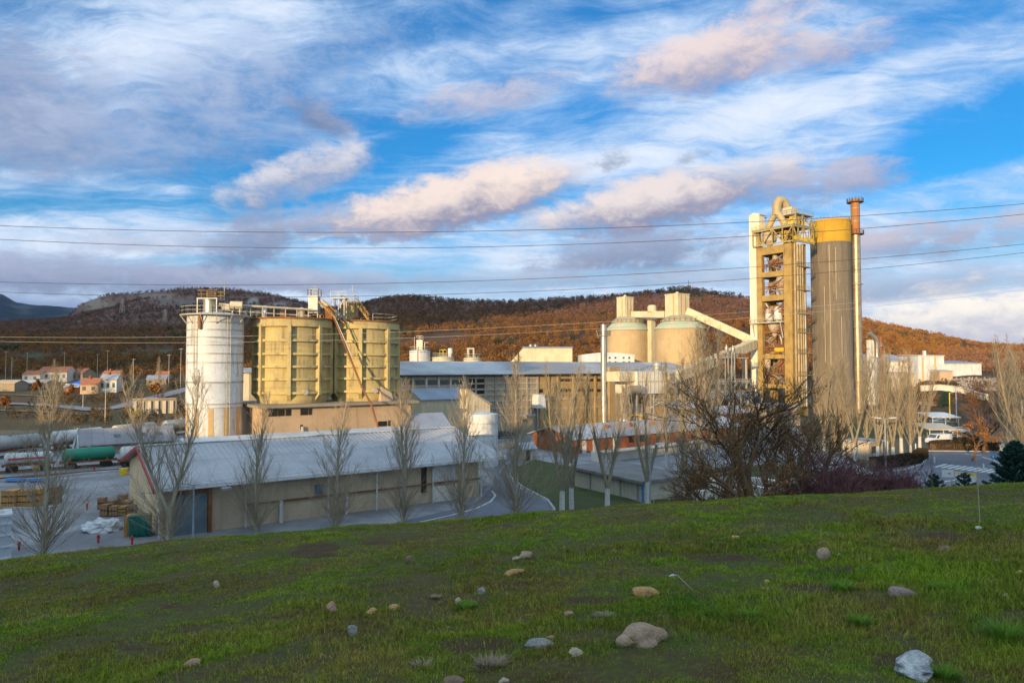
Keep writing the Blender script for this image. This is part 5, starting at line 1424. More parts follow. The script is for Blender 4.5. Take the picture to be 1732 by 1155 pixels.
# ---- preheater tower
TC = at(1341, 600, 199); TC.z = 0
tower = thing('preheater_tower', 'golden concrete preheater tower, its open frame full of cyclones under a looped duct', 'tower', TC, PR)
M['riser0'] = mat('dusty_pipe', (.34, .25, .14), (.26, .2, .12), None, .6, 0, .7)
TW, TU = 11.7, 7.7          # along V (left face), along U (right face)
def tzp(py, D=203): return zd(py, D)
lev = [0, 9, 18, 27.6, 35.2, 42.4, 49.6]
for (x_, y_) in ((0, 0), (0, TW - 1.7), (TU - 1.7, 0), (TU - 1.7, TW - 1.7)):
    wx = 1.5; wy = 2.6 if y_ == 0 else 1.6
    mb = MB(); mb.box(x_, y_, -.5, x_ + wx, y_ + wy, 51.2); mb.build('column', M['frame'], tower)
for za, zb_ in ((48.5, 50.9), (41.6, 43.2), (34.4, 36.1), (17.0, 18.2), (8.3, 9.4)):
    mb = MB()
    mb.box(.05, 2.71, za, 1.2, TW - 1.71, zb_); mb.box(TU - 1.2, 2.71, za, TU - .05, TW - 1.71, zb_)
    mb.box(1.71, .08, za, TU - 1.71, 1.2, zb_); mb.box(1.71, TW - 1.2, za, TU - 1.71, TW - .1, zb_)
    mb.build('beam', M['frame'], tower)
    mb = MB(); mb.box(1.25, 2.75, zb_ - .35, TU - 1.25, TW - 1.75, zb_ - .1); mb.build('floor_slab', M['conc'], tower)
# intermediate galleries inside the bays
g = random.Random(4)
for zf in (45.5, 38.8, 31.5, 25.5, 21.0, 13.0):
    mb = MB(); mb.box(.6, 3.0, zf, 3.2, TW - 2.0, zf + .15); mb.rail([(.6, 3.0, zf + .15), (.6, TW - 2.0, zf + .15)], 1.1, 1.5, .12)
    mb.bar((.7, 3.0, zf - .5), (.7, TW - 2, zf - .5), .3, .4); mb.build('gallery', M['rust'] if g.random() < .5 else M['ylw'], tower)
for zf, d in ((9.6, 8.4), (18.4, 8.5), (27.8, 6.4), (36.2, 5.3), (43.3, 5.2)):
    mb = MB()
    for s_ in (0, .8):
        mb.bar((.9 + s_, 3.4, zf), (.9 + s_, TW - 2.4, zf + d * .5), .1, .3); mb.bar((.9 + s_, 3.4, zf + 1), (.9 + s_, TW - 2.4, zf + d * .5 + 1), .07)
        mb.bar((2.0 + s_, TW - 2.4, zf + d * .5), (2.0 + s_, 3.4, zf + d), .1, .3)
    mb.build('stair', M['steel'], tower)
def cyclone(x_, y_, zt_, r_, hc, hcone, mk='galv', dome=.4):
    mb = MB(); mb.lathe([(r_ * .22, zt_ - hc - hcone), (r_, zt_ - hc), (r_, zt_), (r_ * .75, zt_ + r_ * dome), (r_ * .3, zt_ + r_ * dome * 1.3), (0, zt_ + r_ * dome * 1.3)], 28, x_, y_)
    for q in (.0, .5): mb.ring(r_, r_ + .07, zt_ - hc * q - .25, zt_ - hc * q - .1, 28, x_, y_)
    return mb.build('cyclone', M[mk], tower, True)
cyclone(2.6, 4.6, tzp(468), 1.75, 3.2, 3.6, 'concl')
cyclone(1.7, 8.7, tzp(526), 1.15, 2.4, 1.6, 'white', .8); cyclone(1.6, 5.6, tzp(524), 1.25, 2.6, 1.8, 'white', .8)
cyclone(2.0, 7.1, tzp(548), 1.9, .6, 3.0, 'concl', .1); cyclone(2.2, 4.3, tzp(552), .8, 1.8, 1.0, 'concl')
cyclone(2.4, 6.9, tzp(424), .75, 2.0, 1.6, 'concl'); cyclone(1.6, 9.4, tzp(600), .9, 3.2, 1.5, 'concl'); cyclone(3, 4.4, tzp(588), .9, 2.5, 2.5, 'galv')
mb = MB(); mb.tube([(2.2, 4.2, 31), (1.9, 5.6, 27.5), (2.2, 7.0, 24.8), (2.2, 7.2, 20)], .45, 10); mb.tube([(2.0, 7, 47), (1.8, 5.8, 44.5), (2.1, 4.2, 42)], .5, 10)
mb.tube([(1.5, 6.6, 20.5), (1.5, 4.6, 16.5), (1.9, 4, 12)], .4, 10); mb.build('meal_pipe', M['rust'], tower, True)
g = random.Random(9)
for za, zb_ in ((9.6, 16.8), (18.4, 27), (27.5, 34), (36.3, 41.4), (43.4, 48.2)):
    for q in range(4):
        mb = MB(); y_ = g.uniform(3, TW - 2.2); x_ = g.uniform(2.0, TU - 1.6); rr = g.choice((.14, .2, .32))
        mb.tube([(x_, y_, za), (x_ + g.uniform(-.5, .5), y_ + g.uniform(-1, 1), (za + zb_) / 2), (x_ + g.uniform(-.8, .8), y_ + g.uniform(-1.6, 1.6), zb_)], rr, 8)
        mb.build('bay_pipe', M[g.choice(('steel', 'rust', 'riser0', 'conc'))], tower, True)
    mb = MB(); z_ = g.uniform(za + 1.2, zb_ - 1.5); mb.box(1.3, 3.2, z_, 4.6, g.uniform(5, 8), z_ + g.uniform(.9, 1.7)); mb.build('bay_box', M[g.choice(('rust', 'steel', 'conc'))], tower)
    mb = MB(); mb.bar((.3, 2.9, zb_ - .3), (.3, TW - 1.9, za + .4), .16); mb.rail([(.25, 2.9, za), (.25, TW - 1.8, za)], 1.1, 1.3, .1); mb.build('brace', M['rust'], tower)
mb = MB(); mb.box(.4, 3.2, 19.1, .7, 6.2, 20.2); mb.build('hoist_beam', M['ylw'], tower)
mb = MB(); zq = tzp(546); mb.box(-1.6, 2.4, zq, 1.0, TW + 1.6, zq + .35)
for y_ in (3, TW + .8): mb.bar((-1.4, y_, zq), (-.05, y_, zq - 4.5), .25)
mb.rail([(-1.6, 2.4, zq + .35), (-1.6, TW + 1.6, zq + .35)], 1.1, 1.5, .1); mb.build('outer_platform', M['rail'], tower)
# top deck with truss
DZ = 56.3
mb = MB(); mb.box(-1.4, -1.6, DZ - .3, TU + 2.2, TW + .8, DZ); mb.build('top_deck', M['steel'], tower)
mb = MB()
def tb(a, b, w_=.28): mb.bar(a, b, w_)
X0, Y0, X1, Y1 = -1.1, -1.3, TU + 1.9, TW + .5
for (a, b) in (((X0, Y0), (X0, Y1)), ((X0, Y0), (X1, Y0))):
    n = 4; A = Vector((a[0], a[1], 0)); B = Vector((b[0], b[1], 0))
    tb(A + Vector((0, 0, DZ - .6)), B + Vector((0, 0, DZ - .6)), .45); tb(A + Vector((0, 0, 51.3)), B + Vector((0, 0, 51.3)), .35)
    for q in range(n):
        p = A.lerp(B, q / n); q2 = A.lerp(B, (q + 1) / n)
        tb(p + Vector((0, 0, 51.3)), p + Vector((0, 0, DZ - .5)), .25)
        if q % 2: tb(p + Vector((0, 0, 51.3)), q2 + Vector((0, 0, DZ - .5)))
        else: tb(p + Vector((0, 0, DZ - .5)), q2 + Vector((0, 0, 51.3)))
    tb(B + Vector((0, 0, 51.3)), B + Vector((0, 0, DZ - .5)), .25)
mb.build('truss', mat('pale_truss_paint', (.42, .32, .12), (.34, .26, .11), (.3, .2, .1), 1, .3, .7), tower)
mb = MB(); mb.prism([(-.1, TW - 1.2, 49.5), (-.1, TW + .3, 55.8), (-.1, TW - .9, 55.8), (-.1, TW - 1.7, 49.5)], (1.0, 0, 0)); mb.build('strut', M['frame'], tower)
cyclone(1.6, 8.2, DZ - 1.0, 2.05, 2.6, 1.6, 'concl', .1); cyclone(2.5, 3.2, DZ - .9, 1.5, 2.4, 1.6, 'frame', .1); cyclone(6.5, 3.2, DZ - .9, 1.5, 2.2, 1.6, 'frame', .1)
mb = MB(); mb.box(.5, 1.0, 53.3, TU, 5.2, 53.5); mb.rail([(.2, .8, 53.5), (TU, .8, 53.5)], 1.1, 1.5, .1); mb.rail([(.2, .8, 53.5), (.2, 5.2, 53.5)], 1.1, 1.5, .1); mb.bar((-1, -1.2, 52.2), (TU + 1.5, -1.2, 52.2), .4, 1.1); mb.build('gallery', M['ylw'], tower)
mb = MB(); mb.rail([(-1.3, TW + .7, DZ), (-1.3, -1.5, DZ), (TU + 2.1, -1.5, DZ)], 1.1, 1.5, .1); mb.build('railing', M['ylw'], tower)
# looped duct shaped like an upside-down Y
mb = MB(); yc = 5.4
mb.tube([(1.5, yc + 3.2, DZ - .5), (1.5, yc + 3.0, DZ + .6), (1.5, yc + 1.6, DZ + 3.2), (1.5, yc + .3, DZ + 4.6)], [.95, .95, 1.0, 1.1], 16)
mb.tube([(1.5, yc - 2.6, DZ - .5), (1.5, yc - 2.2, DZ + 1.4), (1.5, yc - 1.2, DZ + 3.0), (1.5, yc - .1, DZ + 4.6)], [.95, .95, 1.0, 1.1], 16)
mb.tube([(1.5, yc + .1, DZ + 3.9), (1.5, yc + .1, DZ + 6.2), (1.7, yc, DZ + 7.4), (2.4, yc - .2, DZ + 8.4), (3.4, yc - .5, DZ + 8.5), (4.3, yc - .9, DZ + 7.6), (4.9, yc - 1.2, DZ + 5.6), (5.3, yc - 1.4, DZ)], [1.35, 1.35, 1.4, 1.4, 1.35, 1.3, 1.3, 1.25], 18)
mb.build('loop_duct', mat('sand_duct', (.44, .35, .2), (.37, .30, .17), (.3, .2, .1), .5, .4, .6, .2), tower, True)
# upper platform with its cabin
UZ = tzp(359, 199)
mb = MB(); mb.box(1.2, -1.0, UZ, TU + 2.6, 3.8, UZ + .25)
for x_ in (1.6, 5, TU + 2):
    for y_ in (-.6, 3.4): mb.bar((x_, y_, DZ), (x_, y_, UZ), .28)
mb.bar((1.6, -.6, DZ), (5, -.6, UZ), .18); mb.bar((5, -.6, UZ), (TU + 2, -.6, DZ), .18); mb.bar((1.6, 3.4, DZ), (1.6, -.6, UZ), .18)
mb.box(2.0, -.4, (DZ + UZ) / 2, 8, 3, (DZ + UZ) / 2 + .2); mb.rail([(1.2, -1.0, (DZ + UZ) / 2 - .6), (TU + 3.6, -1.0, (DZ + UZ) / 2 - .6)], 1, 1.5, .12)
mb.build('upper_frame', M['steel'], tower)
mb = MB(); mb.rail([(1.2, 3.8, UZ + .25), (1.2, -1.0, UZ + .25), (TU + 2.6, -1.0, UZ + .25), (TU + 2.6, 3.8, UZ + .25)], 1.2, 1.4, .09)
mb.bar((6.5, 0, UZ), (6.5, 0, UZ + 4.6), .09); mb.bar((2, 3, UZ), (2, 3, UZ + 4), .09); mb.build('railing', M['steel'], tower)
mb = MB(); mb.box(1.5, .6, UZ + .25, 4.6, 3.6, UZ + 2.3); mb.build('hoist_cabin', M['cream'], tower)
mb = MB(); mb.prism([(1.4, .2, DZ), (4.5, .2, DZ), (5.5, .2, DZ + 3.8), (3.2, .2, DZ + 3.8)], (0, 2, 0)); mb.lathe([(1.0, DZ), (1.0, DZ + 3.2), (.4, DZ + 4)], 18, 7.4, 1); mb.build('feed_bin', M['ylw'], tower)
# vertical pipes on the right face
M['riser'] = mat('dusty_riser_pipe', (.40, .31, .18), (.31, .24, .14), (.18, .12, .06), .6, .6, .6, .3)
for q, px in enumerate((1346.5, 1351, 1355.5, 1359.5, 1363)):
    x_ = along(TC - V * .9, px); mb = MB(); rr = (.34, .46, .38, .3, .3)[q]
    mb.tube([(x_, -.9, 3), (x_, -.9, 50.6 - (q == 4) * 14)], rr, 12); mb.build('riser_pipe', M['riser' if q != 4 else 'steel'], tower, True)
for z_ in (44, 37, 30, 24.5, 18.5, 12, 7):
    mb = MB(); mb.box(.5, -1.5, z_, TU + .6, -.02, z_ + .25); mb.rail([(.5, -1.5, z_ + .25), (TU + .6, -1.5, z_ + .25)], 1.0, 2, .09)
    mb.build('pipe_bracket', M['riser'], tower)
# white lift shaft on the left
mb = MB(); mb.box(-.3, TW + .02, -.5, 2.2, TW + 2.3, 61.0); mb.build('lift_shaft', M['shaft'], tower)
mb = MB(); mb.box(-.4, TW + .06, 61.0 - 4.6, 2.3, TW - 1.6 + .3, 61.0)
mb.prism([(-.5, TW - 1.9, 61.003), (-.5, TW + 2.5, 61.003), (-.5, TW + .5, 61.9)], (3.2, 0, 0)); mb.build('lift_head', M['shaft'], tower)
mb = MB(); mb.rail([(2.3, TW - .4, 57), (4.6, TW - .4, 57)], 1.1, 1, .12); mb.bar((4.4, TW - .4, DZ), (4.4, TW - .4, 60.8), .15); mb.bar((3, TW - .4, DZ), (3, TW - .4, 60.8), .12); mb.bar((2.2, TW - .4, 60.8), (4.8, TW - .4, 60.8), .15, .3); mb.build('landing', M['steel'], tower)

# ---- tall silo and chimney stack
c = at(1408, 600, 214); c.z = 0; r = 31.8 * 214 / 1155
t = thing('tall_silo', 'tall round bare concrete silo with a mustard yellow band at its top', 'silo', c)
zt = zd(372, 210); zb_ = zd(408, 210)
mb = MB(); mb.lathe([(r + .25, 0), (r + .2, 11), (r, 11.3), (r, zb_ - .02)], 72)
m_ = mat('slipformed_concrete', (.185, .153, .118), (.14, .118, .093), (.30, .25, .19), .5, .6, .95, bump=.25, bscale=3, tscale=(1.6, 1.6, .12), lines=[(2, 1.25, .05, (.14, .112, .085))])
mb.build('shell', m_, t, True)
mb = MB(); mb.ring(0.5, r + .02, zb_, zt, 72); mb.build('painted_band', M['band'], t, True)
mb = MB(); mb.ring(r - .3, r + .14, zt - .02, zt + .5, 72); mb.lathe([(r - .2, zt + .1), (0, zt + .9)], 40); mb.build('roof_rim', M['band'], t, True)
fa = math.atan2(-c.y, -c.x)
mb = MB()
for da, z0_, z1_, ww in ((-4, 12, zb_ - 1, .22), (13, zb_ - 18, zb_ - 2, .16), (-19, 16, zb_ - 14, .14), (27, 14, 30, .14)):
    a = fa + R(da); d = Vector((math.cos(a), math.sin(a), 0)) * (r + .05)
    mb.bar((d.x, d.y, z0_), (d.x, d.y, z1_), ww, .1)
mb.build('white_run', mat('lime_run', (.55, .47, .36), (.46, .39, .3), None, .5, 0, .95), t)
mb = MB(); mb.rail([(math.cos(a) * (r - .3), math.sin(a) * (r - .3), zt + .5) for a in np.linspace(0, 2 * PI, 31)[:-1]], .9, 3, .05, True); mb.bar((-2, -3, zt), (-2, -3, zt + 2), .12); mb.build('railing', M['steel'], t)
c = at(1451, 600, 216); c.z = 0; r = 7.1 * 216 / 1155
t = thing('chimney_stack', 'tallest galvanised chimney stack with a rust orange top and ring platforms', 'chimney', c)
c2 = at(1448.5, 340, 216)
lean = 0.0
zt = zd(335, 216); zr_ = zd(395, 216)
mb = MB(); mb.lathe([(r * 1.05, 0), (r * 1.03, zr_ * .5), (r, zr_)], 36); mb.build('flue', mat('weathered_stack', (.40, .345, .26), (.28, .235, .17), (.2, .10, .04), .4, .8, .45, .6), t, True)
mb = MB(); mb.lathe([(r + .01, zr_ + .01), (r, zt), (r * .85, zt), (r * .85, zt - 1)], 36)
mb.build('rusty_top', mat('rust_orange_flue', (.40, .13, .03), (.34, .22, .10), (.16, .05, .02), .22, .7, .7, .2), t, True)
for py in (341, 396, 481, 554, 626):
    z_ = zd(py, 216); w_ = 1.15 if py < 450 else .55
    mb = MB(); mb.ring(r - .02, r + w_, z_, z_ + .18, 28)
    if py < 450: mb.rail([(math.cos(a) * (r + w_ - .1), math.sin(a) * (r + w_ - .1), z_ + .18) for a in np.linspace(0, 2 * PI, 17)[:-1]], 1.1, 1, .08, True)
    if py > 390: mb.box(-r - 1.9, -.5, z_, -r - .3, .5, z_ + .22)
    mb.build('platform', M['steel'] if py > 400 else M['rust'], t)
mb = MB()
for z_ in np.arange(6, zt - 3, 4.2): mb.ring(r - .03, r + .07, z_, z_ + .16, 28)
mb.build('flange', M['steel'], t, True)
mb = MB()
for q in (-.25, .25): mb.bar((q, -r * 1.05 - .25, 3), (q, -r * 1.05 - .25, zt - 2), .06)
mb.build('ladder', M['steel'], t)

# ---- halls to the right
def block(label, name, px0, px1, y0, D, depth, wall, roof, cat='building', z0=0.0, rz=0.0, sl=.4, wins=(), base=None):
    c = at(px0, 610, D); c.z = z0; L_ = (px1 - px0) * D / 1155
    o = thing(name, label, cat, c, rz); zt = zd(y0, D) - z0
    mb = MB(); mb.box(0, 0, -1, L_, depth, zt); mb.build('wall', M[wall], o)
    mb = MB(); mb.prism([(-.3, -.4, zt + .003), (L_ + .3, -.4, zt + .003), (L_ + .3, depth + .3, zt + sl), (-.3, depth + .3, zt + sl)], (0, 0, .25)); mb.build('roof', M[roof], o)
    for a_, b_, q0, q1 in wins:
        mb = MB(); mb.box((a_ - px0) * D / 1155, -.06, zd(q1, D) - z0, (b_ - px0) * D / 1155, .1, zd(q0, D) - z0); mb.build('window', M['glass'], o)
    return o, L_, zt
block('low white hall with a pale blue roof stretching right of the chimney stack', 'hall', 1462, 1553, 612, 300, 22, 'wallw', 'roof', 'hall', sl=3.4)
o, L_, zt = block('tall white boxy building with tan stripes between the two white halls', 'box_building', 1553, 1597, 602, 292, 14, 'white', 'white')
mb = MB()
for fx in (.14, .62): mb.box(L_ * fx, -.08, 4, L_ * fx + .8, .02, zt - .4)
mb.build('stripe', MATS['tan_stripe_paint'], o)
mb = MB(); mb.box(L_ * .5, 5, zt, L_ * .5 + 1, 6, zt + 2.4); mb.build('roof_vent', M['white'], o)
block('long white hall with a thin grey roof at the far right', 'hall', 1597, 1660, 615, 296, 18, 'white', 'roofdk', 'hall', sl=1.2)
block('golden lit lean-to with a grey roof in front of the tall white box building', 'lean_to', 1589, 1611, 628, 282, 6, 'tan', 'roof')
o, L_, zt = block('pale low works building behind the poplars right of the chimney stack', 'works_building', 1455, 1552, 632, 270, 12, 'concl', 'roofold', wins=((1462, 1470, 640, 646), (1480, 1488, 640, 646), (1500, 1508, 640, 646), (1522, 1530, 640, 646)))
c = at(1490, 600, 262); c.z = 0
t = thing('rusty_chimney', 'short dark rusty chimney right of the tall stack', 'chimney', c)
mb = MB(); mb.lathe([(.6, 0), (.55, zd(569, 262)), (.4, zd(569, 262)), (.4, zd(572, 262))], 16); mb.build('flue', M['rust'], t, True)
mb = MB(); z_ = zd(586, 262); mb.ring(.5, 1.6, z_, z_ + .15, 16); mb.rail([(math.cos(a) * 1.5, math.sin(a) * 1.5, z_) for a in np.linspace(0, 2 * PI, 9)[:-1]], 1.1, 1, .1, True)
for q in (-1.3, 1.3): mb.bar((q, 0, 0), (q, 0, z_), .15)
mb.build('platform', M['steel'], t)
c = at(1476, 600, 250); c.z = 0
t = thing('white_tower', 'slim white sheeted tower with a slanting duct just right of the chimney stack', 'tower', c, PR)
mb = MB(); mb.box(-1.2, -1.2, 0, 1.5, 1.5, zd(575, 250)); mb.build('wall', M['white'], t)
mb = MB(); mb.tube([(-4, -1, zd(564, 250)), (-2, -2, zd(572, 250)), (-1.2, -2.2, zd(580, 250)), (-1.2, -2.2, zd(604, 250))], .8, 12); mb.build('duct', M['galv'], t, True)
# retaining wall, rubble bank, curved white wall on the right
def wallstrip(name, label, pts, thick, mk, cat='wall', cap=None):
    p0 = pts[0][0]; o = thing(name, label, cat, (p0.x, p0.y, 0))
    mb = MB()
    for (a, za0, za1), (b, zb0, zb1) in zip(pts[:-1], pts[1:]):
        n_ = Vector((b.y - a.y, a.x - b.x, 0)).normalized() * -thick
        A = [Vector((a.x, a.y, za0)), Vector((b.x, b.y, zb0)), Vector((b.x, b.y, zb1)), Vector((a.x, a.y, za1))]
        mb.prism(A, n_)
    wb(mb, 'wall', M[mk], o)
    if cap:
        mb = MB()
        for (a, za0, za1), (b, zb0, zb1) in zip(pts[:-1], pts[1:]):
            mb.bar((a.x, a.y, za1 + .08), (b.x, b.y, zb1 + .08), thick + .25, .15)
        wb(mb, 'coping', M[cap], o)
    return o
def colpts(cols):   # (px, D, ytop, zbase)
    out = []
    for px, D, y1, zb in cols:
        p = at(px, 640, D); out.append((p, zb, zd(y1, D)))
    return out
wallstrip('retaining_wall', 'curved whitish retaining wall below the white halls at right', colpts([(a,b_,c_,zd(c_,b_)-1.9) for a,b_,c_ in ((1558, 232, 652), (1590, 232, 650.5), (1612, 230, 653), (1630, 226, 656), (1645, 220, 661), (1656, 214, 665), (1668, 208, 667))]), .5, 'wallw', cap='concl')

# lower buildings and stores between the racks
block('long low buff store with small windows behind the red drums', 'store', 1052, 1128, 703, 168, 7, 'tan', 'roofold', z0=0.0, rz=.15, wins=((1060, 1064, 707, 711), (1072, 1076, 707, 711), (1090, 1094, 707, 711), (1108, 1112, 707, 711)))
block('pale two-storey office block before the pipe racks', 'office_block', 1150, 1200, 672, 178, 8, 'concl', 'roofold', z0=0.0, rz=.3, wins=tuple((1154 + 8 * q, 1158 + 8 * q, y, y + 5) for q in range(5) for y in (677, 690)))
block('low grey-brown workshop before the panelled hall', 'workshop', 842, 905, 704, 148, 5, 'greyp', 'roofold', z0=0.0, rz=.2, wins=((850, 856, 708, 713), (868, 874, 708, 713), (886, 892, 708, 713)))
block('buff compressor house behind the oak crowns', 'compressor_house', 1290, 1365, 689, 168, 8, 'conc', 'roofold', z0=0.0, rz=.3, wins=((1298, 1304, 694, 700), (1316, 1322, 694, 700), (1340, 1346, 694, 700)))

# broken stone tipped on the bank below the white halls
g_ = np.random.default_rng(77); n = 700
px_ = g_.uniform(1602, 1700, n); D_ = g_.uniform(238, 286, n); x_ = (px_ - 866) / 1155 * D_; z_ = tz(x_, D_)
octa = np.array([[1, 0, 0], [-1, 0, 0], [0, 1, 0], [0, -1, 0], [0, 0, 1], [0, 0, -1]], float); of = np.array([[0, 2, 4], [2, 1, 4], [1, 3, 4], [3, 0, 4], [2, 0, 5], [1, 2, 5], [3, 1, 5], [0, 3, 5]])
vs = octa[None] * g_.uniform(.2, .75, (n, 1, 1)) * g_.uniform(.6, 1.3, (n, 6, 1)) + np.stack([x_, D_, z_ + .15], 1)[:, None]
tag(npmesh('rubble', vs.reshape(-1, 3), (of[None] + 6 * np.arange(n)[:, None, None]).reshape(-1, 3), mat('broken_stone', (.36, .30, .25), (.26, .22, .18), None, .7, 0, .95)), kind='stuff')
# ------------------------------------------------------------------ ground surfaces: yard, roads, lawns
def sheet(name, pts, m, z=.008, kind='structure', curb=0):
    mb = MB(); ps = [gnd(px, py) for px, py in pts]
    mb.add([(p.x, p.y, z) for p in ps], [tuple(range(len(ps)))])
    o = mb.build(name, m); me = o.data
    if me.polygons[0].normal.z < 0: me.flip_normals()
    return tag(o, kind=kind)
yard_m = mat('pale_yard_paving', (.30, .295, .31), (.17, .17, .185), (.16, .16, .18), .16, 0, .85, bump=.15)
lawn_m = mat('lawn_turf', (.06, .085, .02), (.055, .055, .022), (.05, .04, .02), .5, 0, .95, bump=.5, bscale=6)
sheet('yard', [(-320, 1000), (-260, 742), (60, 735), (330, 722), (1000, 712), (1330, 708), (1390, 760), (1480, 800), (1500, 850), (1200, 1010)], yard_m, .004)
sheet('road', [(600, 900), (780, 858), (812, 846), (834, 820), (836, 790), (850, 772), (880, 762), (905, 775), (868, 790), (858, 806), (880, 826), (925, 848), (938, 862), (925, 890), (860, 930)], M['asphalt'], .012)
sheet('road', [(1430, 850), (1480, 800), (1540, 772), (1590, 762), (1700, 760), (1900, 775), (1900, 860), (1600, 880)], M['asphalt'], .012)
sheet('lawn', [(862, 806), (872, 790), (905, 777), (950, 786), (1000, 806), (1040, 835), (1085, 850), (1200, 855), (1260, 900), (940, 905), (938, 862), (926, 846), (884, 824)], lawn_m, .02)
sheet('lawn', [(905, 731), (935, 728), (1000, 738), (985, 745), (905, 741)], lawn_m, .02)
sheet('lawn', [(1030, 722), (1140, 716), (1140, 732), (1020, 738)], lawn_m, .02)
sheet('lawn', [(1200, 705), (1270, 700), (1270, 735), (1200, 742)], lawn_m, .02)
sheet('lawn', [(1380, 712), (1480, 705), (1560, 715), (1575, 735), (1480, 745), (1390, 742)], lawn_m, .02)
sheet('lawn', [(1085, 800), (1300, 785), (1440, 800), (1400, 850), (1100, 850)], mat('worn_bank_turf', (.075, .085, .03), (.06, .05, .028), (.05, .04, .02), .4, 0, .95, bump=.5, bscale=6), .016)
# road markings
def marking(name, pts, wdt, z=.02):
    mb = MB(); ps = [gnd(px, py) for px, py in pts]
    vs = []
    for i, p in enumerate(ps):
        d = (ps[min(i + 1, len(ps) - 1)] - ps[max(i - 1, 0)]).normalized(); n_ = Vector((-d.y, d.x, 0)) * wdt / 2
        vs += [(p.x - n_.x, p.y - n_.y, z), (p.x + n_.x, p.y + n_.y, z)]
    mb.add(vs, [(2 * i, 2 * i + 2, 2 * i + 3, 2 * i + 1) for i in range(len(ps) - 1)])
    o = mb.build(name, M['paint'])
    if o.data.polygons[0].normal.z < 0: o.data.flip_normals()
    return tag(o, kind='structure')
marking('road_marking', [(700, 885), (760, 872), (805, 860), (830, 848), (838, 838), (832, 830)], .22)
marking('road_marking', [(845, 800), (850, 790), (862, 780)], .15)
for i in range(9):
    px = 1589 + i * 11.3; py = 787 + i * 1.2
    a = gnd(px - 8, py + 1.4); b = gnd(px + 10, py - 2.6)
    marking('zebra_stripe', [(px - 7 - i * .2, py + 3.0), (px + 12, py - 2.2)], .5)
marking('road_marking', [(1632, 767), (1645, 769), (1660, 770)], .3); marking('road_marking', [(1662, 773), (1680, 778), (1690, 783)], .3)
marking('road_marking', [(1585, 818), (1600, 814), (1620, 811)], .3)
# kerbs
def kerb(pts, label, w_=.25, h_=.14, name='kerb', m_='kerb'):
    mb = MB(); ps = [gnd(px, py) for px, py in pts]
    for a, b in zip(ps[:-1], ps[1:]): mb.bar(a + Vector((0, 0, h_ / 2)), b + Vector((0, 0, h_ / 2)), w_, h_)
    return tag(mb.build(name, M[m_]), label, 'kerb', 'kerbs along roads and lawns')
kerb([(862, 806), (884, 824), (926, 846), (938, 862), (930, 880)], 'pale curved kerb round the dark lawn by the barn end')
kerb([(1555, 763), (1600, 763), (1680, 764), (1760, 772)], 'long straight kerb under the clipped hedge at right')
kerb([(1470, 800), (1530, 795), (1562, 785), (1566, 776)], 'curved kerb at the end of the dark hedge by the poplars', .3)
kerb([(0, 815), (60, 812), (150, 802), (215, 797)], 'low concrete kerb crossing the yard left of the barn', .5, .3)
kerb([(0, 861), (60, 862), (100, 858)], 'brownish timber kerb under the lumber stacks', .4, .25)
# ------------------------------------------------------------------ centre: brick building, concrete shed, terraces
BB = at(968, 760, 116); BB.z = 0
t = thing('brick_building', 'low orange brick building with a long grey roof behind the central poplars', 'building', BB, PR)
L_ = along(BB, 1250)
mb = MB(); mb.prism([(0, 0, -.3), (0, 11, -.3), (0, 11, 2.7), (0, 5.5, 4.1), (0, 0, 2.7)], (L_, 0, 0)); mb.build('wall', M['brick'], t)
mb = MB(); mb.gable(0, L_, 0, 11, 2.7, 4.2, .2, .9, .6); rf = mb.build('roof', M['roofold'], t)
for px in (1022, 1062, 1100):
    x_ = along(BB + V * 3, px); mb = MB(); mb.box(x_, 2.6, 3.3, x_ + .8, 3.4, 4.2); mb.build('chimney', M['brick'], rf)
for a_, b_ in ((984, 991), (1002, 1008), (1036, 1044)):
    mb = MB(); mb.box(along(BB, a_), -.06, 0, along(BB, b_), .1, 2.2); mb.build('door', M['white'], t)
for a_, b_ in ((977, 980), (1063, 1071), (1081, 1089), (1120, 1130), (1150, 1160)):
    mb = MB(); mb.box(along(BB, a_), -.06, 1.1, along(BB, b_), .1, 2.2); mb.build('window', M['dark'], t)
pts = [gnd(1015, 782), gnd(1100, 772), gnd(1210, 758)]
wallstrip('terrace_wall', 'whitish rough terrace wall running below the orange brick building', [(p, -.2, 1.5) for p in pts], 2.0, 'wallw', cap='concl')
CB = at(1087, 820, 76); CB.z = 0
t = thing('concrete_shed', 'long beige concrete shed with a flat grey roof and blue corner pipe in the hollow', 'shed', CB, PR)
L2 = across(CB, 972)
mb = MB(); mb.box(0, 0, -1.2, 7, L2, 2.0); mb.build('wall', M['concl'], t)
mb = MB(); mb.prism([(-.7, -.5, 2.0), (7.5, -.5, 2.0), (7.5, L2 + .6, 2.25), (-.7, L2 + .6, 2.25)], (0, 0, .3)); mb.build('roof', mat('dusty_flat_roof', (.21, .20, .195), (.15, .145, .145), None, .5, 0, .85), t)
for q in (.06, .3, .5, .75): mb = MB(); mb.tube([(-.12, L2 * q, -1), (-.12, L2 * q, 1.95)], .07, 6); mb.build('drain_pipe', M['pole'], t)
mb = MB(); mb.tube([(-.14, -.14, -1), (-.14, -.14, 1.95)], .12, 8); mb.build('corner_pipe', M['blue'], t)
mb = MB(); mb.box(-.08, .3, -1.1, -.005, L2, -.55); mb.build('plinth', M['brick'], t)
pts = [gnd(1100, 815), gnd(1160, 808), gnd(1240, 795)]
wallstrip('garden_wall', 'plain grey wall continuing right from the beige concrete shed', [(gnd(1092, 838), -.3, 1.9), (gnd(1150, 834), -.3, 1.9), (gnd(1235, 822), -.3, 1.7)], .3, 'conc')
c = gnd(890, 778)
t = gable_house('tiny pale hut with a dark doorway on the lawn beyond the barn', 'hut', 883, 108, 2.6, 2.2, 1.9, 2.6, 'concl', 'roofold', doors=((.8, .7, 1.7, 'dark'),))
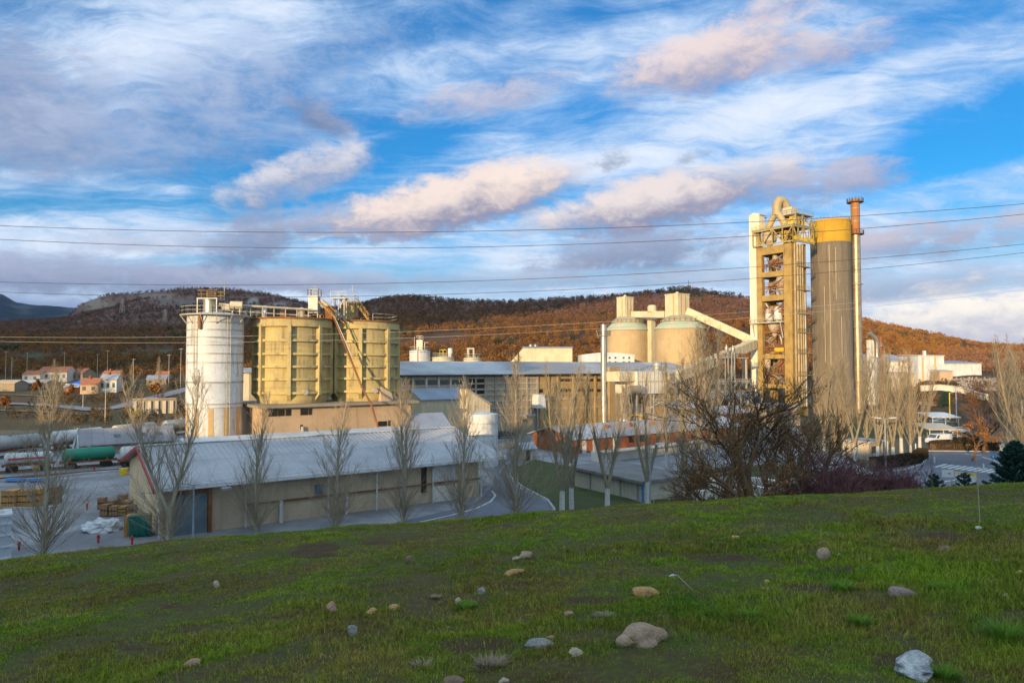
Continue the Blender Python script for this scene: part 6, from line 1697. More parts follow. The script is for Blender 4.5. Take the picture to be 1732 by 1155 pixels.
wallstrip('parapet_wall', 'short buff wall beside the tank at the barn end', [(gnd(838, 762), 0, 1.0), (gnd(872, 756), 0, 1.0)], .4, 'concl')
# painted white curved walls of the roundabout garden behind the oak
def arc_wall(px, py, rad, a0, a1, h_, label, wdt=.9):
    c = gnd(px, py); o = thing('curved_wall', label, 'wall', c, 0, 'white curved walls behind the oak')
    mb = MB(); mb.ring(rad - wdt, rad, -.3, h_, 28, a0=a0, a1=a1); mb.build('wall', M['wallw'], o, True)
    return o
arc_wall(1262, 838, 4.6, R(0), R(190), 1.5, 'largest white curved wall seen through the oak branches')
arc_wall(1262, 842, 2.6, R(-20), R(120), 1.1, 'inner white curved wall nested inside the largest one', .7)
arc_wall(1212, 850, 2.6, R(60), R(170), 1.0, 'low white curved wall at the left foot of the oak', .7)
arc_wall(1318, 836, 2.6, R(-10), R(110), 1.3, 'white curved wall right of the oak trunk', .8)
arc_wall(1361, 832, 2.0, R(20), R(140), 1.3, 'small white curved wall at the plum bushes', .8)

# ------------------------------------------------------------------ left: goods, rail yard
def crate_stack(label, px, py, w_, d_, h_, rows, mk='wood', name='lumber_stack', cat='lumber stack', group='stacked timber and pallets by the barn', rz=.1):
    c = gnd(px, py); o = thing(name, label, cat, c, rz, group)
    n = rows; hh = h_ / n
    for q in range(n):
        mb = MB()
        mb.box(.1, .1, q * hh + .08, w_ - .1, d_ - .1, (q + 1) * hh - .02); 
        m2 = MB()
        for xq in (.1, w_ / 2 - .06, w_ - .22): m2.box(xq, 0.05, q * hh, xq + .12, d_ - .05, q * hh + .08)
        k_ = int(w_ / .28)
        for z in range(k_): mb.box(.08 + z * (w_ - .16) / k_, .03, q * hh + .1, .08 + (z + .86) * (w_ - .16) / k_, .1, (q + 1) * hh - .04)
        mb.build('bundle', M[mk], o); m2.build('bearer', M['barkd'], o)
    return o
crate_stack('leftmost orange-brown lumber stack, tallest at the frame edge', -2, 862, 1.55, 1.6, 1.95, 3)
crate_stack('orange-brown lumber stack second from the frame edge', 27, 860, 1.6, 1.6, 1.85, 3)
crate_stack('orange-brown lumber stack with a white sign in front', 46, 858, 1.3, 1.6, 1.9, 3)
crate_stack('darker brown lumber stack at the right of the row by the poplar', 62, 853, 1.9, 1.6, 1.8, 3, 'oldwood')
pal = [(162, 862, 1.5, 'low russet pallet stack, front left of the heap by the gable', 2), (178, 862, 1.2, 'russet pallet stack beside the front left one', 2), (166, 874, 1.5, 'brown pallet stack nearest the white sheeting', 2), (182, 874, 1.3, 'dark pallet stack second along the front row', 2),
       (197, 873, 1.2, 'pallet stack with a light top in the front row', 3), (205, 864, 1.3, 'tall pallet stack behind the light-topped one', 3), (212, 874, 1.4, 'last pallet stack of the front row beside the green tarpaulin', 2), (196, 857, 1.5, 'far pallet stack against the gable wall', 2)]
for px, py, h_, lab, n in pal:
    crate_stack(lab, px, py, .95, .9, h_ * .8, n, 'wood' if n != 2 else 'oldwood', 'pallet_stack', 'pallet stack', 'pallet stacks by the barn gable', rng.uniform(-.1, .3))
c = gnd(209, 908)
t = thing('covered_crate', 'brown crate stack half covered by a hanging green tarpaulin', 'crate', c, .25)
mb = MB(); mb.box(0, 0, 0, 1.9, 1.4, 1.75)
for q in np.arange(.05, 1.9, .3): mb.box(q, -.06, .05, q + .22, 0, 1.7)
mb.build('crate', M['wood'], t)
mb = MB(); n, m2 = 12, 14
vs = []
for i in range(n + 1):
    for j in range(m2 + 1):
        x_ = .35 + 1.75 * i / n; s_ = j / m2 * 2.6
        y_, z_ = (.6 - s_, 1.8) if s_ < .7 else (-.12 - .12 * math.sin(i * 1.7) * (s_ - .7) / 1.9 - .25 * (s_ - .7) / 1.9, 1.8 - (s_ - .7) * .93)
        vs.append((x_ + .25 * (s_ - .7 if s_ > .7 else 0) * .3 + .03 * math.sin(j), y_, z_ + .02 * math.sin(i * 2.3)))
mb.add(vs, [(i * (m2 + 1) + j, (i + 1) * (m2 + 1) + j, (i + 1) * (m2 + 1) + j + 1, i * (m2 + 1) + j + 1) for i in range(n) for j in range(m2)])
o = mb.build('tarpaulin', M['tarpg'], t, True)
md = o.modifiers.new('thick', 'SOLIDIFY'); md.thickness = .03
# white sheeting heap
c = gnd(176, 897)
o = npmesh('sheeting_heap', np.zeros((1, 3)), np.zeros((0, 3), int), None) if False else None
import bmesh
bm = bmesh.new(); bmesh.ops.create_icosphere(bm, subdivisions=4, radius=1)
for v in bm.verts:
    d = v.co.normalized(); n_ = mnoise.noise(d * 1.6) * .4 + mnoise.noise(d * 4) * .22 + mnoise.noise(d * 9) * .1
    v.co = Vector((d.x * 1.75 * (1 + n_), d.y * 1.1 * (1 + n_), max(-.05, d.z * 1.0 * (1 + n_) + .05)))
me = bpy.data.meshes.new('sheeting_heap'); bm.to_mesh(me); bm.free(); me.materials.append(M['tarpw'])
o = bpy.data.objects.new('sheeting_heap', me); link(o); o.location = c
tag(o, 'crumpled heap of white plastic sheeting beside the green tarpaulin', 'plastic heap')
for px, py, lab in ((166, 918, 'short red post left of the green tarpaulin crate'), (223, 921, 'short red post nearest the grass below the green tarpaulin'), (147, 862, 'short red post left of the pallet stacks'), (32, 930, 'short red post near the white ribbed cabin'), (159, 798, 'red hydrant post on the far side of the yard')):
    c = gnd(px, py); mb = MB(); mb.lathe([(.09, 0), (.09, .55), (.12, .56), (.12, .68), (0, .72)], 12); mb.box(-.16, -.03, .42, .16, .03, .5)
    o = mb.build('red_post', M['red']); o.location = c; tag(o, lab, 'post', 'red posts about the yard')
# white ribbed cabin cut by the left edge
c = at(18.5, 900, 52); c.z = 0.2
t = thing('ribbed_cabin', 'pale grey cabin end with white horizontal ribs at the left edge of the picture', 'cabin', c, R(37))
mb = MB(); mb.box(-6, 0, -.5, 0, 2.4, 3.55); mb.build('wall', mat('pale_grey_sheet', (.42, .46, .52), (.37, .41, .47), None, .5, .2, .6), t)
mb = MB()
for z_ in (.3, 1.15, 2.0, 2.85, 3.45): mb.box(-6.03, -.07, z_, .06, 2.45, z_ + .16)
mb.build('rib', M['white'], t)
# drums, blue pipes, cabinets
def drum(label, px, py, mk, r=.33, h=1.0, group='yellow drums beside the wagons'):
    c = gnd(px, py); t = thing('drum', label, 'drum', c, 0, group)
    mb = MB(); mb.lathe([(r, 0), (r, h * .33), (r * 1.05, h * .35), (r, h * .37), (r, h * .66), (r * 1.05, h * .68), (r, h * .7), (r, h), (r * .9, h), (r * .9, h - .04), (0, h - .04)], 18); mb.build('barrel', M[mk], t, True)
    return t
drum('yellow round tank in front of the green wagon row, left one', 64, 791, 'ylw', .5, .85); drum('yellow round tank close to the barn gable', 209, 803, 'ylw', .55, .9)
for i, px in enumerate((14, 24, 34, 52, 62, 74)):
    c = gnd(px, 816); t = thing('blue_pipe_bundle', ['bright blue pipe bundle nearest the frame edge', 'second bright blue pipe bundle from the frame edge', 'third bright blue pipe bundle from the frame edge', 'blue pipe bundle after the gap in the row', 'blue pipe bundle second after the gap', 'last blue pipe bundle towards the barn'][i], 'pipe bundle', c, .1, 'blue pipe bundles along the yard')
    mb = MB()
    for q in range(3): mb.tube([(-.35, q * .2, .25), (.4, q * .2, .25)], .1, 8)
    for q in range(2): mb.tube([(-.35, .1 + q * .2, .43), (.4, .1 + q * .2, .43)], .1, 8)
    mb.build('pipes', mat('bright_blue_plastic', (.04, .3, .7), (.04, .25, .6), None, 2, 0, .5), t, True)
    mb = MB(); mb.box(-.2, -.1, 0, -.1, .5, .15); mb.box(.2, -.1, 0, .3, .5, .15); mb.build('bearer', M['wood'], t)
c = gnd(15, 769)
t = thing('relay_cabinet', 'white switch cabin with a grey window between the tracks', 'cabin', c, .2)
mb = MB(); mb.box(0, 0, 0, 2.5, 1.8, 1.55); mb.build('wall', M['white'], t)
mb = MB(); mb.box(-.1, -.1, 1.553, 2.6, 1.9, 1.68); mb.build('roof', M['wallw'], t)
mb = MB(); mb.box(1.4, -.05, .7, 2.1, .05, 1.25); mb.build('window', M['glass'], t)
# wagons
def tank_wagon(name, label, loc, rz, L_, r, mk, group, band=None):
    t = thing(name, label, 'tank wagon', loc, rz, group)
    zc = 1.1 + r
    mb = MB(); mb.tube([(.25, 0, zc), (.4, 0, zc), (.62, 0, zc), (L_ - .62, 0, zc), (L_ - .4, 0, zc), (L_ - .25, 0, zc)], [r * .55, r * .85, r, r, r * .85, r * .55], 24); mb.build('barrel', M[mk], t, True)
    mb = MB(); mb.box(0, -r * .7, .85, L_, -r * .55, 1.1); mb.box(0, r * .55, .85, L_, r * .7, 1.1); mb.box(0, -r * .7, .8, .2, r * .7, 1.15); mb.box(L_ - .2, -r * .7, .8, L_, r * .7, 1.15)
    for q in (.18, .5, .82): mb.box(L_ * q - .12, -r * .75, 1.0, L_ * q + .12, r * .75, 1.1 + r * .35)
    mb.build('underframe', M['rust'], t)
    for q in (.14, .24, .76, .86):
        mb = MB()
        for s_ in (-.72, .72): mb.tube([(L_ * q, s_ - .06, .45), (L_ * q, s_ + .06, .45)], .43, 16)
        mb.tube([(L_ * q, -.7, .45), (L_ * q, .7, .45)], .08, 8); mb.build('wheelset', M['dark'], t, True)
    mb = MB(); mb.lathe([(.3, zc + r - .05), (.3, zc + r + .22), (0, zc + r + .26)], 14, L_ / 2, 0); mb.rail([(L_ * .3, -.35, zc + r), (L_ * .7, -.35, zc + r)], .5, 1, .04); mb.build('manhole', M['steel'], t)
    if band: 
        mb = MB(); mb.box(.7, -r - .02, zc - .14, L_ - .7, -r + .1, zc + .14); mb.build('stripe', M[band], t)
    return t
rd = Vector((.29, .957, 0)); ra = math.atan2(.957, .29)
o0 = gnd(-40, 779); first = None
wl = ['dull grey tank wagon nearest the frame edge in the far train', 'white tank wagon with a cream end, next after the grey one', 'whitish tank wagon in the middle of the far train', 'grey-white tank wagon behind the grey shed roof', 'whitish tank wagon next to the yellow bush', 'last tank wagon of the far train before the white silo', 'farthest tank wagon, mostly behind the bare poplar']
for i in range(7):
    p = o0 + rd * (12.6 * i)
    tank_wagon('tank_wagon', wl[i], (p.x, p.y, 0), ra, 10.4, 1.15, ('steel', 'white', 'concl', 'galv', 'white', 'concl', 'galv')[i], 'tank wagons of the far train')
p = gnd(100, 794); tank_wagon('tank_wagon', 'green tank wagon on a red frame in front of the grey shed', (p.x, p.y, 0), PR, 7.2, .92, 'greent', 'wagons on the near siding')
p = gnd(2, 800); tank_wagon('tank_wagon', 'white tank wagon with a red stripe at the frame edge', (p.x, p.y, 0), PR, 6.2, .8, 'white', 'wagons on the near siding', 'red')
p = gnd(199, 790); tank_wagon('tank_wagon', 'short white tank wagon between the green one and the barn', (p.x, p.y, 0), PR, 5.6, .95, 'white', 'wagons on the near siding')
def track(a, b, label):
    d = (b - a); n_ = Vector((-d.y, d.x, 0)).normalized(); t = thing('rail_track', label, 'railway track', a, 0, 'railway tracks')
    mb = MB(); mb.prism([a - n_ * 1.5 - a, a + n_ * 1.5 - a, a + n_ * 1.5 + d - a, a - n_ * 1.5 + d - a], (0, 0, .03)); mb.build('ballast', mat('track_ballast', (.16, .13, .11), (.11, .09, .08), None, 1.5, 0, .95, bump=.4), t)
    for s_ in (-.75, .75):
        mb = MB(); mb.bar(n_ * s_ + Vector((0, 0, .1)), n_ * s_ + d + Vector((0, 0, .1)), .08, .14); mb.build('rail', M['rust'], t)
    return t
q = o0 - rd * 25; track(Vector((q.x, q.y, .02)), Vector((q.x, q.y, .02)) + rd * 130, 'railway track under the far train of tank wagons')
q = gnd(40, 797) - U * 28; track(Vector((q.x, q.y, .03)), Vector((q.x, q.y, .03)) + U * 52, 'railway siding under the green tank wagon')
q = gnd(40, 808) - U * 24; track(Vector((q.x, q.y, .02)), Vector((q.x, q.y, .02)) + U * 42, 'empty railway track in front of the green tank wagon')
# grey-roofed shed with white props
c = at(134, 765, 114); c.z = 0
t = thing('wagon_shed', 'low shed with a big lavender grey roof and splayed white end props', 'shed', c, PR)
L_ = along(c, 300)
mb = MB(); mb.gable(0, L_, 0, 9, 1.7, 3.9, .15, .3, .1); mb.build('roof', mat('grey_shed_sheet', (.29, .275, .30), (.23, .22, .24), None, .3, 0, .8, lines=[(0, 1.8, .05, (.18, .17, .19)), (1, 1.5, .05, (.2, .19, .21))]), t)
mb = MB(); mb.box(.6, .5, 0, L_ - .2, 8.5, 1.6); mb.build('wall', M['greyp'], t)
mb = MB()
for a_, b_ in (((-.2, -.4, 0), (-.1, 2.6, 3.0)), ((-.2, 1.6, 0), (-.1, 3.4, 3.3)), ((-.2, 5, 0), (-.1, 4.5, 3.7)), ((-.9, 3, 0), (-.1, 4.4, 3.7)), ((-.2, 9, 0), (-.1, 6, 3.0))): mb.bar(a_, b_, .3)
mb.build('prop', M['white'], t)
for q in (.35, .62, .8):
    mb = MB(); k_ = 2.2 / 4.5; mb.prism([(L_ * q, 1.6, 1.7 + 1.6 * k_ + .16), (L_ * q + 1.0, 1.6, 1.7 + 1.6 * k_ + .16), (L_ * q + 1.0, 2.4, 1.7 + 2.4 * k_ + .16), (L_ * q, 2.4, 1.7 + 2.4 * k_ + .16)], (0, 0, .05)); mb.build('skylight', M['glass'], t)

# ------------------------------------------------------------------ left: village on the slope, country road, bridge
def on_hill(px, D):
    x_ = (px - 866) / 1155 * D; return Vector((x_, D, float(tz(x_, D))))
def house(label, px, D, wpx, he, hr, W, wall, roof, rz, wins=3, chim=True, name='house', low=False):
    p = on_hill(px, D); L_ = wpx * D / 1155
    return gable_house(label, name, px, D, L_, W, he, hr, wall, roof, rz, 'house', wins=[(L_ * (q + .25) / wins, he * .45, min(1.2, L_ / wins * .45), he * .32, 'f') for q in range(wins)], z0=p.z - .4, chim=L_ * .3 if chim else None, group='houses of the village on the slope')
house('wide cream house with a shallow red-brown roof, highest in the village', 38, 318, 28, 4.2, 6.0, 9, 'wallw', 'tile', .12, 2)
house('cream house with a hipped brown roof joined to the wide one at its right', 64, 322, 46, 5.2, 7.6, 10, 'wallw', 'tile', .12, 5)
house('small grey house with a smoking chimney right of the cream houses', 121, 330, 22, 4.2, 6.4, 8, 'stone', 'tile', -.2, 2)
house('bungalow with an orange tile roof at the right of the village', 170, 325, 28, 3.0, 5.4, 9, 'tan', 'tile', .1, 3)
house('near cottage with bright red roof and yellow gable', 136, 262, 28, 4.2, 6.4, 7, 'tan', 'tile', .2, 2)
house('white two-storey cottage with blue-grey windows beside the red-roofed one', 169, 266, 26, 5.6, 7.6, 7, 'wallw', 'roofold', .2, 3)
house('dull red low shed left of the red-roofed cottage', 108, 268, 24, 2.6, 3.6, 6, 'brick', 'roofold', .1, 1, False)
house('stone barn with a tan roof at the left edge of the village', -8, 275, 32, 3.4, 4.6, 8, 'stone', 'tan', .05, 1, False)
house('long stone byre with a dark roof behind the stone barn', 30, 288, 46, 2.6, 3.7, 7, 'stone', 'roofold', .05, 3, False)
house('ramshackle grey shack under trees at the far right of the village', 248, 305, 30, 3.0, 4.6, 7, 'stone', 'roofdk', .3, 2, False)
house('shack with a pale red roof behind the ramshackle grey one', 262, 325, 20, 3.0, 5.2, 7, 'tan', 'tile', .2, 1, False)
house('grey flat-roofed store in the middle of the village', 152, 300, 22, 2.2, 2.9, 7, 'stone', 'roofold', .1, 1, False)
p = on_hill(138, 292)
t = thing('tarpaulin_heap', 'vivid blue tarpaulin over a heap in the village', 'tarpaulin', p)
bm = bmesh.new(); bmesh.ops.create_icosphere(bm, subdivisions=4, radius=1)
for v in bm.verts:
    d = v.co.normalized(); n_ = mnoise.noise(d * 1.9 + Vector((4, 0, 0))) * .3 + mnoise.noise(d * 5) * .12
    v.co = Vector((d.x * 4.4 * (1 + n_), d.y * 2.6 * (1 + n_), max(-.2, d.z * 2.4 * (1 + n_))))
me = bpy.data.meshes.new('cover'); bm.to_mesh(me); bm.free(); me.materials.append(mat('vivid_blue_tarpaulin', (.02, .13, .75), (.02, .1, .6), None, .5, 0, .5, bump=.4, bscale=1.5))
o = bpy.data.objects.new('cover', me); link(o); o.parent = t
mb = MB(); mb.box(-5.6, -1.6, 0, -4.3, .2, 1.6); mb.build('white_crate', M['white'], t)
# country road climbing right, paths
def drape(name, pts, w_, m, lift=.25, kind='structure'):
    ps = []
    for (a, b) in zip(pts[:-1], pts[1:]):
        for q in range(8): ps.append(Vector(a).lerp(Vector(b), q / 8))
    ps.append(Vector(pts[-1])); W = [on_hill(p.x, p.y) for p in ps]
    vs = []
    for i, p in enumerate(W):
        d = (W[min(i + 1, len(W) - 1)] - W[max(i - 1, 0)]); d.z = 0; d.normalize(); n_ = Vector((-d.y, d.x, 0)) * w_ / 2
        for s_ in (-1, 1):
            q = p + n_ * s_; vs.append((q.x, q.y, p.z + lift))
    mb = MB(); mb.add(vs, [(2 * i, 2 * i + 1, 2 * i + 3, 2 * i + 2) for i in range(len(W) - 1)])
    o = mb.build(name, m)
    if o.data.polygons[0].normal.z < 0: o.data.flip_normals()
    return tag(o, kind=kind)
drape('road', [(-60, 232), (60, 222), (120, 214), (165, 205), (205, 215), (240, 235), (290, 262), (340, 300)], 6.5, mat('pale_country_road', (.26, .25, .27), (.21, .2, .22), None, .2, 0, .9))
drape('path', [(-60, 205), (0, 204), (60, 200), (110, 196), (150, 192)], 3, mat('gravel_path', (.24, .2, .16), (.19, .16, .13), None, .4, 0, .95))
drape('path', [(-60, 262), (30, 258), (90, 250)], 3, MATS['gravel_path'], )
t = None
cols = []
for px, D in ((226, 196), (250, 196), (275, 197), (300, 198)):
    p = on_hill(px, D); cols.append((p, p.z - 1, p.z + 4.2))
t = wallstrip('bridge_wall', 'weathered concrete bridge wall with dark piers under the country road', cols, .8, 'conc', cat='bridge', cap='concl')
mb = MB()
for (a, z0_, z1_), (b, y0q, y1q) in zip(cols[:-1], cols[1:]):
    for f in (.2, .7):
        p = a.lerp(b, f); mb.box(p.x - .5, p.y - .35, z0_, p.x + .5, p.y - .02, z1_ - .6)
wb(mb, 'pier', M['concl'], t)
# village poles and the two pylons
def pole(label, px, D, h, grp='poles about the valley', name='utility_pole', arms=1, p=None, mk='concl', r=.14):
    p = p or on_hill(px, D)
    t = thing(name, label, 'pole', p, 0, grp)
    mb = MB(); mb.tube([(0, 0, -.5), (0, 0, h)], [r, r * .6], 8); mb.build('post', M[mk], t, True)
    mb = MB()
    for q in range(arms): mb.bar((-.9, 0, h - .4 - q * .8), (.9, 0, h - .4 - q * .8), .12)
    mb.build('crossarm', M[mk], t)
    return t
for px, D, h, lab in ((46, 345, 13, 'concrete pole above the wide cream house'), (109, 350, 13, 'concrete pole above the right cream house'), (165, 345, 12, 'concrete pole left of the orange-roofed bungalow'), (182, 345, 14, 'taller concrete pole above the orange-roofed bungalow'), (10, 335, 14, 'concrete pole at the left edge above the village'), (180, 170, 9, 'thin pole at the foot of the country road'), (226, 300, 12, 'thin pole right of the country road'), (286, 300, 14, 'tall pole with a yellow arm by the far shacks'), (306, 290, 17, 'tall lattice-topped pole just left of the white silo'), (142, 214, 5, 'short pole on the country road bend'), (20, 340, 11, 'thin pole left of the wide cream house')):
    pole(lab, px, D, h)
def pylon(label, px, D, h, w_):
    p = on_hill(px, D); t = thing('pylon', label, 'pylon', p, 0, 'pylons on the hills'); mb = MB(); r_ = D / 1155 * .35
    for sx in (-1, 1):
        for sy in (-1, 1): mb.bar((sx * w_, sy * w_, -1), (sx * w_ * .25, sy * w_ * .25, h), r_)
    for q in range(6):
        f0, f1 = q / 6, (q + 1) / 6; a = w_ * (1 - .75 * f0); b_ = w_ * (1 - .75 * f1)
        for s_ in (-1, 1): mb.bar((-a, s_ * a, h * f0), (b_, s_ * b_, h * f1), r_ * .6); mb.bar((a, s_ * a, h * f0), (-b_, s_ * b_, h * f1), r_ * .6)
    mb.build('lattice', M['galv'], t)
    mb = MB()
    for q in (.8, .9, 1): mb.bar((-w_ * 1.3, 0, h * q), (w_ * 1.3, 0, h * q), r_)
    mb.build('crossarm', M['galv'], t)
pylon('pale lattice pylon on the slope under the rocky cliff', 205, 1100, 24, 3.2)
pylon('small pylon on the bare slope further right, nearly lost in the trees', 278, 950, 20, 2.6)
mb = MB(); p = on_hill(1166, 895); mb.box(p.x - 2.5, p.y - 2, p.z - 1, p.x + 2.5, p.y + 2, p.z + 5); mb.bar((p.x, p.y, p.z + 5), (p.x, p.y, p.z + 12), .6)
t = thing('hilltop_hut', 'tiny hut with a mast on the highest point of the middle hill', 'hut', p); wb(mb, 'wall', M['stone'], t)
# smoke from the village chimney
# ------------------------------------------------------------------ bare trees
class TW:
    """fast 3-sided twig tubes"""
    def __init__(s): s.v = []; s.f = []
    def add(s, pts, rads, n=3):
        o = len(s.v); m = len(pts)
        d = pts[-1] - pts[0]
        if d.length < 1e-6: return
        d.normalize(); ref = Vector((0, 0, 1)) if abs(d.z) < .85 else Vector((1, 0, 0))
        a = d.cross(ref).normalized(); b = a.cross(d)
        for p, r in zip(pts, rads):
            for k_ in range(n):
                t = 2 * PI * k_ / n
                s.v.append((p + (a * math.cos(t) + b * math.sin(t)) * r)[:])
        for i in range(m - 1):
            for k_ in range(n):
                k2 = (k_ + 1) % n
                s.f.append((o + i * n + k_, o + i * n + k2, o + (i + 1) * n + k2, o + (i + 1) * n + k_))
    def build(s, name, m, parent):
        o = npmesh(name, np.array(s.v), np.array(s.f), m); o.parent = parent
        return o
def curve(g, p, d, L, up, n=4, wob=.12):
    pts = [p.copy()]; d = d.normalized()
    for i in range(n):
        d = (d + Vector((0, 0, up)) + Vector((g.gauss(0, wob), g.gauss(0, wob), g.gauss(0, wob * .6)))).normalized()
        pts.append(pts[-1] + d * (L / n))
    return pts
def at_t(pts, t):
    x = t * (len(pts) - 1); i = min(int(x), len(pts) - 2); return pts[i].lerp(pts[i + 1], x - i), (pts[i + 1] - pts[i]).normalized()
def poplar(seed, H=12.0, forks=1, spread=1.0, base=True, trunk_r=.17, white=False, dens=1.0, tw=1.1):
    g = random.Random(seed)
    root = thing('poplar_tree', 'tall bare poplar', 'tree', (0, 0, 0), 0, 'bare poplars around the works')
    T = TW(); C = TW(); leaders = []
    if forks == 1:
        pts = [Vector((0, 0, -.4))] + curve(g, Vector((0, 0, 0)), Vector((g.uniform(-.04, .04), g.uniform(-.04, .04), 1)), H, .05, 9, .028)
        T.add(pts, [trunk_r * 1.25] + [trunk_r * (1 - .93 * (i / 9)) + .012 for i in range(10)], 9); leaders.append((pts[1:], H, 0))
    else:
        st = [Vector((0, 0, -.4)), Vector((0, 0, 0)), Vector((.02, 0, H * .16))]
        T.add(st, [trunk_r * 1.4, trunk_r * 1.2, trunk_r * 1.05], 9)
        for q in range(forks):
            a = g.uniform(0, .8) + q * 2 * PI / forks
            hh = H * g.uniform(.78, .86)
            pts = [st[-1]] + curve(g, st[-1], Vector((math.cos(a) * .32, math.sin(a) * .32, 1)), hh, .09, 8, .035)[1:]
            T.add(pts, [trunk_r * .8 * (1 - .92 * (i / 8)) + .012 for i in range(9)], 7); leaders.append((pts, hh, H * .16))
    for pts, hh, z0 in leaders:
        n1 = int((62 if forks == 1 else 40) * dens)
        for q in range(n1):
            t = .10 + .86 * ((q + g.random()) / n1)
            p, d = at_t(pts, t)
            az_ = q * 2.4 + g.uniform(-.5, .5); hr_ = (p.z) / H
            ang = R(g.uniform(24, 46)) * spread * (1.15 - .5 * hr_)
            L = H * (.31 * (1 - hr_) ** .65 + .045) * g.uniform(.7, 1.2)
            dv = Vector((math.cos(az_) * math.sin(ang), math.sin(az_) * math.sin(ang), math.cos(ang)))
            P1 = curve(g, p, dv, L, .13, 4, .07)
            r0 = (.012 + .030 * (1 - hr_)) * tw
            C.add(P1, [r0, r0 * .8, r0 * .6, r0 * .45, r0 * .25], 4)
            for k_ in range(int(9 * dens) + 1):
                tt = g.uniform(.18, .95); p2, d2 = at_t(P1, tt)
                dv2 = (d2 + Vector((g.gauss(0, .42), g.gauss(0, .42), g.uniform(0, .35)))).normalized()
                L2 = L * g.uniform(.22, .45) * (1.1 - .4 * tt)
                P2 = curve(g, p2, dv2, L2, .10, 3, .09); r2 = .0085 * tw
                C.add(P2, [r2, r2 * .8, r2 * .65, r2 * .4])
                for m_ in range(3):
                    p3, d3 = at_t(P2, g.uniform(.2, .9)); dv3 = (d3 + Vector((g.gauss(0, .45), g.gauss(0, .45), g.uniform(0, .3)))).normalized()
                    P3 = curve(g, p3, dv3, L2 * g.uniform(.3, .6), .08, 2, .1); C.add(P3, [r2 * .65, r2 * .55, r2 * .35])
    if base:
        for q in range(int(56 * dens)):
            az_ = g.uniform(0, 2 * PI); p = Vector((math.cos(az_) * .12, math.sin(az_) * .12, g.uniform(.05, 1.6)))
            ang = R(g.uniform(18, 62)); dv = Vector((math.cos(az_) * math.sin(ang), math.sin(az_) * math.sin(ang), math.cos(ang)))
            L = g.uniform(1.6, 4.6) * H / 12; P1 = curve(g, p, dv, L, .06, 4, .08); C.add(P1, [.022 * tw, .018 * tw, .014 * tw, .01 * tw, .006 * tw])
            for k_ in range(7):
                p2, d2 = at_t(P1, g.uniform(.25, .95)); dv2 = (d2 + Vector((g.gauss(0, .4), g.gauss(0, .4), g.uniform(-.1, .4)))).normalized()
                P2 = curve(g, p2, dv2, L * g.uniform(.2, .45), .05, 2, .1); C.add(P2, [.009 * tw, .007 * tw, .004 * tw])
    T.build('trunk', M['barkw'] if white else M['bark'], root); C.build('crown', M['twig'], root)
    return root
V_ = [poplar(1, 12, 1, 1.0), poplar(2, 12, 1, .85, trunk_r=.15), poplar(3, 12, 2, .9), poplar(4, 12, 1, 1.15, trunk_r=.19), poplar(5, 12, 3, .75, base=False, trunk_r=.2, white=True, dens=.6), poplar(6, 12, 1, .7, base=False, trunk_r=.17, white=True), poplar(7, 12, 2, .8, base=False, trunk_r=.2, white=True)]
used = set()
def place(k_, px, D, ytop, label, rz=None, z=None, sx=1.0, lean=(0, 0)):
    p = at(px, 618, D); zg = max(0.0, float(hz(p.x, p.y))) if z is None else z
    s_ = (zd(ytop, D) - zg) / 11.8
    o = V_[k_]
    if k_ in used: o = copy_tree(o)
    used.add(k_)
    o.location = (p.x, p.y, zg); o.rotation_euler = (lean[0], lean[1], rng.uniform(0, 6.28) if rz is None else rz); o.scale = (s_ * sx, s_ * sx, s_)
    o['label'] = label
    return o
# the row along the yard
place(0, 80, 54, 640, 'bare poplar standing by the lumber stacks, leftmost of the row', lean=(0, R(4)), sx=1.1)
place(2, 290, 58, 634, 'bare twin-stemmed poplar in front of the blue barn door', sx=1.05)
place(1, 437, 61, 672, 'bare poplar before the barn wall under the first yellow silo')
place(3, 570, 63, 682, 'broad bare poplar before the barn under the second yellow silo', sx=1.1)
place(2, 683, 65, 650, 'bare poplar with two leaders before the barn, left of the dark doorway', rz=1.0)
place(0, 782, 66, 650, 'bare poplar in front of the white panels at the barn end', rz=2.2)
place(1, 873, 67, 612, 'bare poplar on the bend of the curved road', rz=.4, sx=1.1)
place(4, 950, 69, 622, 'bare poplar with whitewashed foot and a wide fork, first right of the bend', rz=.3)
place(6, 966, 72, 640, 'bare poplar close behind the wide-forked one, ivy-dark foot', rz=2.0)
place(6, 1026, 71, 632, 'bare poplar with pale foot in front of the orange brick gable', rz=.2)
place(4, 1094, 75, 630, 'bare poplar with whitewashed foot beside the grey lamp post', rz=1.2)
place(5, 1154, 78, 610, 'slimmer bare poplar right of the lamp post, pale foot by the rail', rz=1.0)
# farther ones among the works
place(5, 1180, 96, 560, 'tall slim bare poplar in front of the wider clinker silo', sx=1.1)
place(6, 1205, 100, 556, 'tall slim bare poplar left of the preheater tower, before the conveyor', sx=.9)
place(5, 1126, 100, 616, 'bare poplar before the pipe racks under the left clinker silo')
place(1, 1240, 110, 634, 'bare poplar in front of the two steel cyclones')
